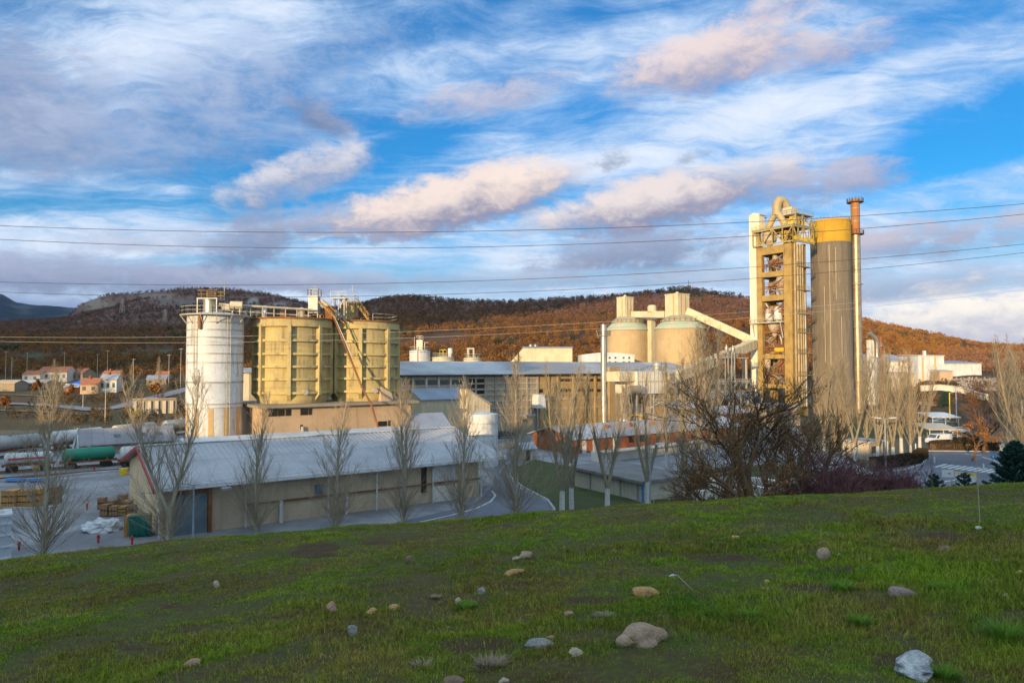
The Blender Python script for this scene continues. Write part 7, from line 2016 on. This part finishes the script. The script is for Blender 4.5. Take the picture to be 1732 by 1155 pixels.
# dense group right of the stack
gl = [(1392, 120, 610, 'bare poplar at the foot of the tall concrete silo'), (1425, 112, 606, 'bare poplar before the right edge of the tall silo'), (1444, 108, 604, 'bare poplar standing before the tall chimney stack'),
      (1464, 116, 604, 'bare poplar just right of the tall chimney stack'), (1482, 104, 596, 'slender bare poplar in the thick of the right group'), (1498, 112, 606, 'bare poplar behind the one with the pale crooked foot'),
      (1508, 104, 600, 'bare poplar with a pale crooked foot by the dark hedge'), (1522, 118, 610, 'bare poplar between two pale feet in the right group'), (1537, 106, 604, 'bare poplar with the whitest foot by the road bend'), (1553, 122, 622, 'last bare poplar of the right group, before the tall white box building'),
      (1410, 126, 622, 'low bare poplar behind the plum bushes')]
for i, (px, D, yt, lab) in enumerate(gl):
    place((4, 5, 6, 5, 4, 5, 6, 4, 5, 6, 1)[i], px, D, yt, lab, rz=i * 1.3, sx=1.0 if i % 2 else .85)
place(6, 1698, 104, 590, 'tall grey bare poplar with a thick pale stem near the right edge', rz=.5)
place(4, 1722, 96, 574, 'tallest bare poplar at the right edge of the picture', rz=2.5)
place(5, 1712, 128, 596, 'slim bare poplar behind the two at the right edge')
place(1, 1742, 90, 600, 'bare poplar half cut off by the right edge', rz=2)
# far bare trees in the village
for i, (px, D, yt, lab) in enumerate(((96, 250, 610, 'tall bare tree beside the road below the blue tarpaulin'), (222, 330, 612, 'bare tree by the shacks above the country road'), (20, 350, 606, 'bare tree behind the wide cream house'), (270, 260, 606, 'tall bare tree right of the bridge wall'))):
    p = on_hill(px, D); place(1, px, D, yt, lab, z=p.z - .2)

# spreading trees: oaks with withered leaves, willows, bushes
def spreading(name, label, seed, H, r, levels, mat_b, leaf=None, nleaf=0, ang=(25, 60), stems=1, lean=0.0, lsize=.05, split=3, droop=0.0, group=None, first=.28, tw=.008, cat='tree', ls=.74):
    g = random.Random(seed); root = thing(name, label, cat, (0, 0, 0), 0, group)
    T = TW(); C = TW(); ends = []
    def grow(p, d, L, r_, lv):
        P = curve(g, p, d, L, .03 - droop, 4, .16); B = T if lv == 0 else C
        B.add(P, [r_, r_ * .9, r_ * .8, r_ * .72, r_ * .62], 8 if lv == 0 else (5 if lv < 3 else 3))
        if lv >= levels: ends.append(P); return
        for q in range(split if lv else split + 1):
            t = 1.0 if q == 0 else g.uniform(.45, 1.0); p2, d2 = at_t(P, min(t, .999))
            a = R(g.uniform(*ang)) * (.5 if q == 0 else 1); az_ = g.uniform(0, 2 * PI)
            ref = Vector((math.cos(az_), math.sin(az_), g.uniform(-.2, .5))); dv = (d2 * math.cos(a) + ref.normalized() * math.sin(a)).normalized()
            grow(p2, dv, L * ls * g.uniform(.75, 1.15), max(tw, r_ * (.66 if q == 0 else .5)), lv + 1)
        if lv >= 2: ends.append(P)
    for s_ in range(stems):
        a = s_ * 2.4 + seed; k_ = .05 if stems == 1 else g.uniform(.25, .9)
        grow(Vector((0, 0, -.3)) + (Vector((math.cos(a), math.sin(a), 0)) * (.12 if stems > 1 else 0)), Vector((math.cos(a) * k_ + lean, math.sin(a) * k_, 1)), H * first * (1 if stems == 1 else g.uniform(.8, 1.2)), r * (1 if stems == 1 else .5), 0)
    T.build('trunk' if stems == 1 else 'stems', mat_b, root); C.build('crown', mat_b, root)
    root['grown'] = max(v[2] for v in C.v)
    root['want'] = H
    if leaf:
        G = np.random.default_rng(seed); vs = []
        for q in range(nleaf):
            P = g.choice(ends); p, d = at_t(P, g.random())
            a = Vector((g.gauss(0, 1), g.gauss(0, 1), g.gauss(0, 1))).normalized() * lsize * g.uniform(.7, 1.4); b_ = a.cross(Vector((g.gauss(0, 1), g.gauss(0, 1), g.gauss(0, 1)))).normalized() * lsize * .7
            p = p + Vector((g.gauss(0, .05), g.gauss(0, .05), g.gauss(0, .05)))
            vs += [(p - a)[:], (p + b_)[:], (p + a)[:], (p - b_)[:]]
        npmesh('foliage', np.array(vs), np.arange(len(vs)).reshape(-1, 4), leaf, root)
    return root
def put(o, px, D, z=None, rz=0.0, s=1.0):
    p = at(px, 618, D); o.location = (p.x, p.y, (max(0.0, float(hz(p.x, p.y))) if z is None else z)); o.rotation_euler = (0, 0, rz)
    if o.get('want'):
        s = o['want'] / o['grown']; del o['want']; del o['grown']
    o.scale = (s, s, s); return o
put(spreading('oak_tree', 'dark spreading oak with withered orange leaves on the brow of the hill', 12, 7.5, .24, 7, M['barkd'], M['leafb'], 3000, (22, 52), lsize=.035, first=.23, tw=.0055, ls=.80), 1299, 28)
put(spreading('oak_tree', 'second dark oak with fewer leaves right of the big one', 25, 6.6, .19, 6, M['barkd'], M['leafb'], 1500, (20, 52), lsize=.035, first=.25, tw=.0075, ls=.80), 1380, 31)
put(spreading('oak_tree', 'low crooked oak leaning left below the big one', 31, 3.9, .15, 6, M['barkd'], M['leafb'], 900, (28, 66), lean=-.5, lsize=.035, first=.26, tw=.007, ls=.8), 1262, 26.5)
put(spreading('oak_tree', 'small dark oak left of the big one with a bare open crown', 37, 5.0, .13, 6, M['barkd'], M['leafb'], 600, (22, 56), lean=-.15, lsize=.035, first=.25, tw=.007, ls=.8), 1225, 31)
for i, (px, D, H, lab) in enumerate(((1186, 29, 3.2, 'bare brown shrub left of the crooked oak'), (1240, 27, 2.4, 'bare brown shrub under the crooked oak'), (1336, 29, 4.2, 'bare russet shrub between the two oaks'), (1300, 27, 2.0, 'leafy russet shrub round the foot of the big oak'))):
    put(spreading('shrub', lab, 60 + i, H, .07, 4, M['twigr'], M['leafb'], 900 if i == 3 else 260, (18, 52), stems=7, lsize=.05, first=.36, tw=.008, group='bare shrubs on the hill brow', cat='bush'), px, D)
for i, (px, D, H, lab) in enumerate(((1405, 28, 3.7, 'plum coloured bare bush right of the second oak'), (1440, 27.5, 3.5, 'biggest plum coloured bare bush on the brow'), (1478, 27, 2.9, 'plum bare bush between the biggest and the last one'), (1520, 26.5, 2.3, 'last low plum bush before the road'), (1365, 28, 2.9, 'plum bush in front of the second oak'), (1425, 26, 2.4, 'low plum bush in front of the biggest one'), (1500, 26, 2.0, 'low plum bush in front of the last two'))):
    put(spreading('plum_bush', lab, 80 + i, H, .06, 5, M['twigp'], None, 0, (16, 50), stems=9, first=.30, tw=.0075, group='plum coloured bushes on the hill brow', cat='bush', split=3), px, D)
put(spreading('willow_tree', 'russet leafless willow beside the right-hand poplars', 41, 11.5, .22, 6, M['twigr'], None, 0, (16, 46), first=.26, tw=.016, ls=.77), 1662, 118)
put(spreading('willow_tree', 'smaller russet willow above the clipped hedge', 43, 7.5, .16, 5, M['twigr'], M['leafb'], 500, (18, 52), lsize=.1, first=.28, tw=.018), 1640, 108)
put(spreading('yellow_bush', 'small bright yellow leafed tree at the end of the far train', 47, 4.6, .1, 4, M['twig'], mat('yellow_leaves', (.42, .34, .03), (.34, .26, .03), None, 1, 0, .9), 1500, (14, 34), lsize=.16, first=.34, tw=.02), 227, 172)
for i, (px, D, H, lab) in enumerate(((55, 255, 6.5, 'russet tree in front of the stone byre'), (118, 238, 5.5, 'orange-brown bush left of the red-roofed cottage'), (10, 208, 4.5, 'small orange bush near the path at the left edge'), (205, 285, 6.5, 'brown leafless tree right of the white cottage'), (185, 305, 5, 'yellow-brown bush above the white cottage'), (262, 250, 5.5, 'brown bush above the bridge wall'), (178, 300, 6, 'dark brown tree behind the white cottage'))):
    p = on_hill(px, D); put(spreading('village_tree', lab, 100 + i, H, .16, 4, M['twigr'], M['leafb'], 1500, (22, 58), lsize=.26, first=.3, tw=.03, group='trees about the village'), px, D, p.z)
# conifers
def conifer(label, px, D, H, wd, seed, z=None, group='dark conifers by the road'):
    g = random.Random(seed); root = thing('conifer', label, 'tree', (0, 0, 0), 0, group)
    T = TW(); T.add([Vector((0, 0, -.4)), Vector((0, 0, H * .5)), Vector((0, 0, H))], [H * .022, H * .015, .01], 7); vs = []
    n = int((150 if H > 2 else 50) * (H / 4) ** .5)
    for q in range(n):
        t = (q + .5) / n; z_ = H * (.03 + .97 * t); L = wd * (1 - t ** 1.7) ** .8 * g.uniform(.75, 1.1) + .06; az_ = q * 2.39996
        d = Vector((math.cos(az_), math.sin(az_), .25 + .5 * t)); P = curve(g, Vector((0, 0, z_)), d, L, .04, 3, .06); T.add(P, [.02, .015, .01, .005])
        for k_ in range((int(70 * L / wd) + 14) if H > 2 else (int(26 * L / wd) + 6)):
            p, dd = at_t(P, g.uniform(.1, 1) ** .7)
            for m_ in range(3):
                a = (dd * .6 + Vector((g.gauss(0, .5), g.gauss(0, .5), g.gauss(.1, .4)))).normalized() * .085 * max(H, 2.4) / 4 * g.uniform(.9, 2.2); b_ = a.cross(Vector((g.gauss(0, 1), g.gauss(0, 1), g.gauss(0, 1)))).normalized() * .042 * max(H, 2.4) / 4
                q_ = p + Vector((g.gauss(0, .05), g.gauss(0, .05), g.gauss(0, .04))) * H / 4
                vs += [(q_ - b_)[:], (q_ + b_)[:], (q_ + a)[:]]
    T.build('trunk', M['barkd'], root); npmesh('foliage', np.array(vs), np.arange(len(vs)).reshape(-1, 3), M['conif'], root)
    return put(root, px, D, z)
_p = at(1714, 618, 25); conifer('bushy blue-green conifer at the right edge of the meadow brow', 1714, 25, zd(749, 25) - float(hz(_p.x, 25)), 1.0, 5)
conifer('tiny young conifer in front of the notice boards', 1628, 25, 1.35, .5, 6)
conifer('tiny brownish young conifer at the foot of the thin stem', 1577, 24, 1.1, .42, 7)
p = on_hill(1640, 240)
conifer('small dark round conifer on the bank under the white halls', 1598, 205, 4.5, 1.8, 8, float(on_hill(1598, 205).z))
# clipped hedges
def hedge(label, pts, w_, h_, m_='hedge', seed=1):
    g = np.random.default_rng(seed); P = [gnd(*p) for p in pts]; o = thing('hedge', label, 'hedge', P[0]); L0 = P[0]
    vs = []; mb = MB()
    for a, b in zip(P[:-1], P[1:]):
        L = (b - a).length; n = int(L * w_ * h_ * 260); d = (b - a).normalized(); nn = Vector((-d.y, d.x, 0))
        mb.bar(a - L0 + Vector((0, 0, h_ * .45)), b - L0 + Vector((0, 0, h_ * .45)), w_ * .7, h_ * .85)
        t = g.uniform(0, 1, n); s_ = g.uniform(-.5, .5, n); z = g.uniform(0, 1, n)
        edge = g.integers(0, 3, n); s_ = np.where(edge == 0, .5 * np.sign(s_), s_); z = np.where(edge == 1, 1, z)
        for i in range(n):
            c = a - L0 + d * float(t[i] * L) + nn * float(s_[i] * w_) + Vector((0, 0, float(z[i] * h_)))
            u = Vector(g.normal(size=3)).normalized() * .11; v = u.cross(Vector(g.normal(size=3))).normalized() * .08
            c = c + Vector(g.normal(size=3)) * .05
            vs += [(c - u)[:], (c + v)[:], (c + u)[:], (c - v)[:]]
    mb.build('stems', M['barkd'], o); npmesh('foliage', np.array(vs), np.arange(len(vs)).reshape(-1, 4), M[m_], o)
hedge('dark clipped hedge curving round the foot of the pale poplars', [(1478, 792), (1520, 788), (1550, 782), (1562, 774)], 1.4, 1.5)
hedge('long dark clipped hedge behind the straight kerb at right', [(1577, 762), (1625, 761), (1690, 762)], 1.6, 1.4, seed=2)
hedge('low greenish hedge bordering the car shelter', [(1580, 755), (1620, 748), (1650, 744)], 1.6, .9, 'lawnh' if 'lawnh' in M else 'hedge', 3)
# wild grass and brush fringe along the brow below the trees: one mass
g_ = np.random.default_rng(5); n = 9000
u = g_.uniform(-.8, .8, n); D_ = g_.uniform(24, 46, n); x_ = u * D_; z_ = np.maximum(0, hz(x_, D_)); hgt = g_.uniform(.15, .6, n)
a_ = g_.uniform(0, 2 * PI, n); ax = np.stack([np.cos(a_), np.sin(a_), np.zeros(n)], 1) * .012
base_ = np.stack([x_, D_, z_], 1); tip_ = base_ + np.stack([g_.normal(0, .12, n), g_.normal(0, .12, n), hgt], 1)
vs = np.stack([base_ - ax, base_ + ax, tip_], 1).reshape(-1, 3)
tag(npmesh('dry_grass', vs, np.arange(n * 3).reshape(-1, 3), M['twig']), kind='stuff')

# ------------------------------------------------------------------ overhead cables
def cable(label, y0, y1, y2, D, m_, r=.03):
    xs = np.array([0, 866, 1732]); co = np.polyfit(xs, [y0, y1, y2], 2)
    pts = [at(px, float(np.polyval(co, px)), D) for px in np.linspace(-700, 2500, 60)]
    mb = MB(); mb.tube(pts, r, 6); o = mb.build('power_cable', M[m_], None, True)
    return tag(o, label, 'power cable', 'overhead power cables')
cable('topmost power cable crossing the sky', 382, 390, 345, 70, 'wire', .03); cable('second power cable from the top', 405, 416.5, 362.5, 71.5, 'wire', .03)
cable('third power cable from the top, above the hills', 477, 473, 413, 70, 'wire', .027); cable('fourth power cable from the top, grazing the hill tops', 494, 494, 427.5, 71.5, 'wire', .027)
cable('upper of the two lowest cables, pale against the hills', 570, 553, 483, 66, 'wirel', .017); cable('lowest power cable, pale against the hills', 577.5, 564, 490.5, 67.5, 'wirel', .017)

# ------------------------------------------------------------------ street furniture and vehicles
def lamp(label, px, D, ytop, heads=1, z=None, mk='pole', name='street_lamp'):
    p = at(px, 618, D); zg = 0.0 if z is None else z; h = zd(ytop, D) - zg
    t = thing(name, label, 'street lamp', (p.x, p.y, zg), 0, 'street lamps'); r = .06 + D * .0004
    mb = MB(); mb.tube([(0, 0, -.2), (0, 0, .8), (0, 0, h)], [r * 1.5, r * 1.2, r * .8], 8); mb.build('post', M[mk], t, True)
    for s_ in ((-1, 1) if heads == 2 else (1,)):
        mb = MB(); mb.bar((0, 0, h - .05), (s_ * .9, 0, h + .1), .07); mb.build('arm', M[mk], t)
        mb = MB(); mb.prism([(s_ * .6, -.16, h + .05), (s_ * 1.5, -.13, h + .12), (s_ * 1.5, .13, h + .12), (s_ * .6, .16, h + .05)], (0, 0, .13)); mb.build('lamp_head', M['white'], t)
    return t
lamp('blue-grey street lamp with a flat double head by the blue barn door', 331, 58, 818, 2); lamp('grey street lamp post beside a whitewashed poplar foot', 1098, 68, 752, 1)
lamp('double-headed street lamp before the right poplar group', 1495, 95, 708, 2); lamp('tall double-headed street lamp left of the right-edge poplars', 1697, 118, 683, 2)
lamp('street lamp at the far right edge', 1727, 118, 676, 1); lamp('slim street lamp beside the blue truck', 915, 158, 706, 1); lamp('slim lamp on the far side of the car shelters', 1616, 165, 655, 1); lamp('yellowish lamp post by the curved white wall', 1605, 175, 664, 1, mk='ylw')
def rail_fence(label, pts, h=1.1, mk='rail', step=2.0, name='rail_fence'):
    P = [gnd(*p) for p in pts]; o = thing(name, label, name.replace('_', ' '), P[0]); mb = MB(); mb.rail([p - P[0] for p in P], h, step, .06); mb.build('railing', M[mk], o); return o
rail_fence('white rail beside the grey garden wall at the foot of the poplars', [(1106, 852), (1160, 850), (1240, 846)])
rail_fence('pale pipe fence along the lawn before the filter house', [(1000, 738), (1060, 735), (1130, 731)], 1.2); rail_fence('white rail fence on the far lawn edge at right', [(1560, 672), (1600, 671), (1660, 670)], 1.0)
rail_fence('dark bicycle hoops at the hedge by the pale poplar feet', [(1546, 772), (1562, 771)], .8, 'dark', .5, 'bicycle_rack')
def car(label, px, py, rz, mk, name='parked_car', L=4.2, H=1.45, W=1.75, van=False, z=0.0, group='parked cars'):
    c = gnd(px, py, z); t = thing(name, label, 'van' if van else 'car', c, rz, group)
    pr = [(-.5, .28), (.5, .28), (.5, .62), (.47, .75), (.27, .82), (.13, 1), (-.28, 1), (-.42, .78), (-.5, .72)] if not van else [(-.5, .2), (.5, .2), (.5, .45), (.46, .55), (.36, .62), (.24, 1), (-.48, 1), (-.5, .9)]
    mb = MB(); n = len(pr); vs = []
    for s_, k_ in ((-.5, .9), (-.47, 1), (.47, 1), (.5, .9)):
        for (x_, z_) in pr: vs.append((x_ * L * (k_ * .02 + .98), s_ * W * (1 - (.16 if z_ > .7 and not van else .04 if z_ > .7 else 0)), z_ * H))
    fs = [tuple(range(n - 1, -1, -1)), tuple(3 * n + i for i in range(n))]
    for a in range(3):
        for i in range(n): j = (i + 1) % n; fs.append((a * n + i, a * n + j, (a + 1) * n + j, (a + 1) * n + i))
    mb.add(vs, fs); mb.build('body', M[mk], t, True)
    for fx in (-.31, .32):
        for s_ in (-1, 1):
            mb = MB(); mb.tube([(fx * L, s_ * W * .40, .31), (fx * L, s_ * W * .515, .31)], .31, 16); wl_ = mb.build('wheel', M['tyre'], t, True)
            mb = MB(); mb.tube([(fx * L, s_ * W * .516, .31), (fx * L, s_ * W * .53, .31)], .18, 12); mb.build('rim', M['galv'], wl_)
    gz0, gz1 = (.62, .93) if van else (.79, .96)
    for s_ in (-1, 1):
        mb = MB(); w_ = W * .5 * (.965 if van else .85)
        if van: mb.prism([(.2 * L, s_ * w_, gz0 * H), (.33 * L, s_ * w_, gz0 * H), (.24 * L, s_ * w_, gz1 * H), (.12 * L, s_ * w_, gz1 * H)], (0, s_ * .03, 0))
        else: mb.prism([(-.36 * L, s_ * w_, gz0 * H), (.22 * L, s_ * w_, gz0 * H), (.11 * L, s_ * w_, gz1 * H), (-.27 * L, s_ * w_, gz1 * H)], (0, s_ * .05, 0))
        mb.build('side_window', M['glass'], t)
    mb = MB()
    if van: mb.prism([(.352 * L, -W * .42, .65 * H), (.352 * L, W * .42, .65 * H), (.255 * L, W * .42, .95 * H), (.255 * L, -W * .42, .95 * H)], (.03, 0, .02))
    else: mb.prism([(.262 * L, -W * .38, .83 * H), (.262 * L, W * .38, .83 * H), (.142 * L, W * .37, .98 * H), (.142 * L, -W * .37, .98 * H)], (.03, 0, .02))
    mb.build('windscreen', M['glass'], t)
    for s_ in (-.36, .36):
        mb = MB(); mb.box(.492 * L, s_ * W - .14, .5 * H, .508 * L, s_ * W + .14, .6 * H) if not van else mb.box(.492 * L, s_ * W - .14, .38 * H, .508 * L, s_ * W + .14, .45 * H); mb.build('headlight', M['white'], t)
    return t
car('white van parked at the end of the hedge by the brown shelter', 1588, 751, R(195), 'carw', 'parked_van', 4.6, 1.95, 1.85, True)
for px, py, mk, rz, lab in ((1607, 724, 'card', 2.9, 'dark car under the white car shelter'), (1590, 718, 'carw', 2.9, 'white car under the left end of the white shelter'), (1622, 733, 'carg', 2.8, 'silver car between the two shelters'), (1606, 746, 'carg', 3.0, 'silver car under the brown-roofed shelter'), (1668, 720, 'card', .4, 'dark car among the willows at right'), (1489, 709, 'carw', .3, 'white car behind the right poplar group'), (1500, 710, 'carg', .3, 'silver car next to the white one behind the poplars'), (1660, 705, 'carg', .2, 'silver car at the back of the right car park'),
                            (851, 731, 'carw', .6, 'white car near the tank at the barn end'), (853, 741, 'card', .5, 'dark car in front of the white one near the tank'), (1405, 800, 'carw', .2, 'white car half hidden behind the plum bushes'), (1470, 820, 'carw', .1, 'white car hidden behind the last plum bush'), (1250, 718, 'carg', .6, 'silver car before the tower foot'), (1330, 716, 'carw', .5, 'white car beyond the oak')):
    car(lab, px, py, rz, mk)
def carport(label, px0, px1, py, h, mk, depth=5.0, rz=-.05):
    a = gnd(px0, py); b = gnd(px1, py); t = thing('car_shelter', label, 'car shelter', a, rz, 'open car shelters'); L_ = (b - a).length
    mb = MB(); mb.prism([(-.2, -.3, h), (L_ + .2, -.3, h), (L_ + .2, depth, h + .7), (-.2, depth, h + .7)], (0, 0, .2)); mb.build('roof', M[mk], t)
    for q in (.03, .5, .97):
        for y_ in (.1, depth - .3): mb = MB(); mb.bar((L_ * q, y_, 0), (L_ * q, y_, h + (.0 if y_ < 1 else .6)), .16); mb.build('post', M['rail'], t)
carport('car shelter with a white roof in the right car park', 1577, 1622, 725, 2.6, 'white', 6.5); carport('car shelter with a flat brownish roof nearer the hedge', 1572, 1620, 748, 2.4, 'concl', 6); carport('small car shelter with a tan roof higher up the right bank', 1562, 1600, 700, 2.6, 'tan')
# truck
c = gnd(900, 726)
t = thing('truck', 'blue cabbed truck with an orange-red body before the grey hall panels', 'truck', c, .12)
mb = MB(); mb.prism([(0, 0, .6), (1.9, 0, .6), (1.9, 0, 2.6), (.45, 0, 2.6), (0, 0, 1.7)], (0, 2.3, 0)); mb.build('cab', M['carw'], t)
mb = MB(); mb.box(.35, -.04, 1.55, 1.5, .02, 2.3); mb.build('side_window', M['glass'], t)
mb = MB(); mb.box(2.0, 0, .6, 7.2, 2.3, 1.7); mb.build('load_bed', M['blue'], t)
mb = MB(); mb.box(2.4, .2, 1.71, 4.3, 2.1, 2.9); mb.bar((1.2, 1, 2.9), (3.6, 1, 3.2), .3); mb.build('crane', M['red'], t)
mb = MB(); mb.box(4.4, .2, 1.71, 6.8, 2.1, 3.6); mb.build('container', M['orange'], t)
for x_ in (1.0, 4.9, 6.2):
    for y_ in (0.05, 2.0): mb = MB(); mb.tube([(x_, y_, .5), (x_, y_ + .3, .5)], .5, 16); mb.build('wheel', M['tyre'], t, True)
for px, py, lab in ((1078, 727, 'round red drum on the lawn before the filter house, left one'), (1112, 725, 'larger round red drum on the lawn, right one')):
    c = gnd(px, py); t = thing('red_drum', lab, 'drum', c, .3, 'red drums on the works lawn'); w_ = 1.0 if px < 1100 else 1.3
    mb = MB(); mb.tube([(-1.1 * w_, 0, .9), (-.6 * w_, 0, 1.0), (.6 * w_, 0, 1.0), (1.1 * w_, 0, .9)], [.5 * w_, .85 * w_, .85 * w_, .5 * w_], 18); mb.build('drum', mat('pinkish_red_paint', (.5, .14, .10), (.42, .12, .09), None, 1, 0, .6), t, True)
    mb = MB(); mb.box(-.8, -.5, 0, -.5, .5, .5); mb.box(.5, -.5, 0, .8, .5, .5); mb.build('cradle', M['steel'], t)
c = gnd(1076, 720); t = thing('horizontal_tank', 'pale horizontal tank behind the red drums', 'tank', c, .5)
mb = MB(); mb.tube([(-2.6, 0, 2.0), (-2.2, 0, 2.0), (2.2, 0, 2.0), (2.6, 0, 2.0)], [1.0, 1.5, 1.5, 1.0], 20); mb.build('shell', M['concl'], t, True)
mb = MB(); mb.box(-1.8, -1, 0, -1.3, 1, 1.0); mb.box(1.3, -1, 0, 1.8, 1, 1.0); mb.build('cradle', M['conc'], t)
c = gnd(1021, 727); t = thing('blue_board', 'tilted blue board standing on the lawn left of the red drums', 'board', c, .3)
mb = MB(); mb.prism([(0, 0, .3), (1.1, 0, .3), (1.5, 0, 2.3), (.6, 0, 2.3)], (0, .15, 0)); mb.build('panel', M['blue'], t); mb = MB(); mb.bar((.4, .07, 0), (.4, .07, .5), .1); mb.bar((.9, .07, 0), (.9, .07, .5), .1); mb.build('leg', M['steel'], t)
# notice boards above the road, blue round sign, bollards
def board(label, px0, px1, y0, y1, D, yellow, symbol):
    a = at(px0, y1, D); b = at(px1, y0, D); w_ = b.x - a.x; h = b.z - a.z; zg = float(max(0, hz(a.x, D)))
    t = thing('notice_board', label, 'sign', (a.x, D, zg), 0, 'notice boards above the road'); z0 = a.z - zg
    mb = MB(); mb.box(0, 0, z0, w_, .03, z0 + h); mb.build('panel', mat('sign_white', (.62, .63, .66), (.56, .57, .6), None, 1, 0, .5), t)
    mb = MB(); mb.bar((w_ * .15, .06, -.2), (w_ * .15, .06, z0 + h), .06); mb.bar((w_ * .85, .06, -.2), (w_ * .85, .06, z0 + h), .06); mb.build('post', M['steel'], t)
    if yellow:
        mb = MB(); mb.box(0, -.006, z0 + h * .78, w_, -.001, z0 + h); mb.build('yellow_band', M['ylw'], t)
    if symbol == 'arrow':
        mb = MB(); mb.box(w_ * .42, -.006, z0 + h * .47, w_ * .74, -.002, z0 + h * .53); mb.box(w_ * .6, -.007, z0 + h * .36, w_ * .64, -.003, z0 + h * .66); mb.build('symbol', M['dark'], t)
    elif symbol == 'car':
        mb = MB(); mb.prism([(w_ * .2, -.006, z0 + h * .3), (w_ * .8, -.006, z0 + h * .3), (w_ * .8, -.006, z0 + h * .45), (w_ * .62, -.006, z0 + h * .6), (w_ * .36, -.006, z0 + h * .6), (w_ * .2, -.006, z0 + h * .45)], (0, .004, 0)); mb.build('symbol', M['dark'], t)
    else:
        mb = MB(); mb.box(w_ * .38, -.012, z0 + h * .86, w_ * .62, -.007, z0 + h * .93); mb.build('symbol', M['dark'], t)
board('plain grey notice board with a small dark cross mark', 1594, 1613.5, 794.5, 807, 42, False, 'arrow'); board('narrow notice board with a yellow top and a dark car shape', 1616, 1630, 798, 810.5, 40, True, 'car'); board('wide white notice board with a yellow top strip', 1631.5, 1651.5, 800.5, 818.5, 38, True, 'mark')
c = gnd(1680, 796); t = thing('road_sign', 'round blue road sign on a thin post by the crossing', 'sign', c)
mb = MB(); mb.tube([(0, 0, 0), (0, 0, 2.3)], .04, 8); mb.build('post', M['pole'], t); mb = MB(); mb.tube([(0, -.06, 2.0), (0, -.03, 2.0)], .36, 24); mb.build('disc', M['blue'], t, True)
mb = MB(); mb.box(-.05, -.075, 1.85, .05, -.065, 2.2); mb.build('arrow', M['white'], t)
for px, py, lab in ((1549, 759, 'white bollard at the bend, left of a pair'), (1558, 760, 'white bollard at the bend, right of a pair'), (1684, 797, 'white bollard under the round blue sign'), (1664, 795, 'white bollard at the end of the crossing'), (1581, 783, 'white bollard at the start of the crossing')):
    c = gnd(px, py); mb = MB(); mb.lathe([(.1, 0), (.1, .85), (.06, .95), (0, .97)], 12); o = mb.build('bollard', M['white'], None, True); o.location = c; tag(o, lab, 'bollard', 'white bollards by the road')
c = gnd(1692, 763); t = thing('switch_box', 'white switch box standing at the end of the long hedge', 'cabinet', c, .1)
mb = MB(); mb.box(0, 0, 0, 1.3, .6, 1.1); mb.build('housing', M['wallw'], t); mb = MB(); mb.box(-.05, -.05, 1.103, 1.35, .65, 1.18); mb.build('lid', M['white'], t)
c = gnd(1470, 778); t = thing('gate_lodge', 'grey lodge with a flat lavender roof behind the pale poplar feet', 'lodge', c, PR)
mb = MB(); mb.box(0, 0, 0, 4.5, 4, 2.7); mb.build('wall', M['concl'], t); mb = MB(); mb.box(-.4, -.4, 2.703, 4.9, 4.4, 2.95); mb.build('roof', M['roof'], t); mb = MB(); mb.box(.8, -.05, 1, 3.4, .05, 2.1); mb.build('window', M['glass'], t)
c = gnd(38, 852); t = thing('small_sign', 'small white sign on a post in front of the lumber stacks', 'sign', c)
mb = MB(); mb.tube([(0, 0, 0), (0, 0, 1.5)], .04, 6); mb.build('post', M['pole'], t); mb = MB(); mb.box(-.35, -.06, 1.1, .35, -.03, 1.45); mb.build('panel', M['white'], t)
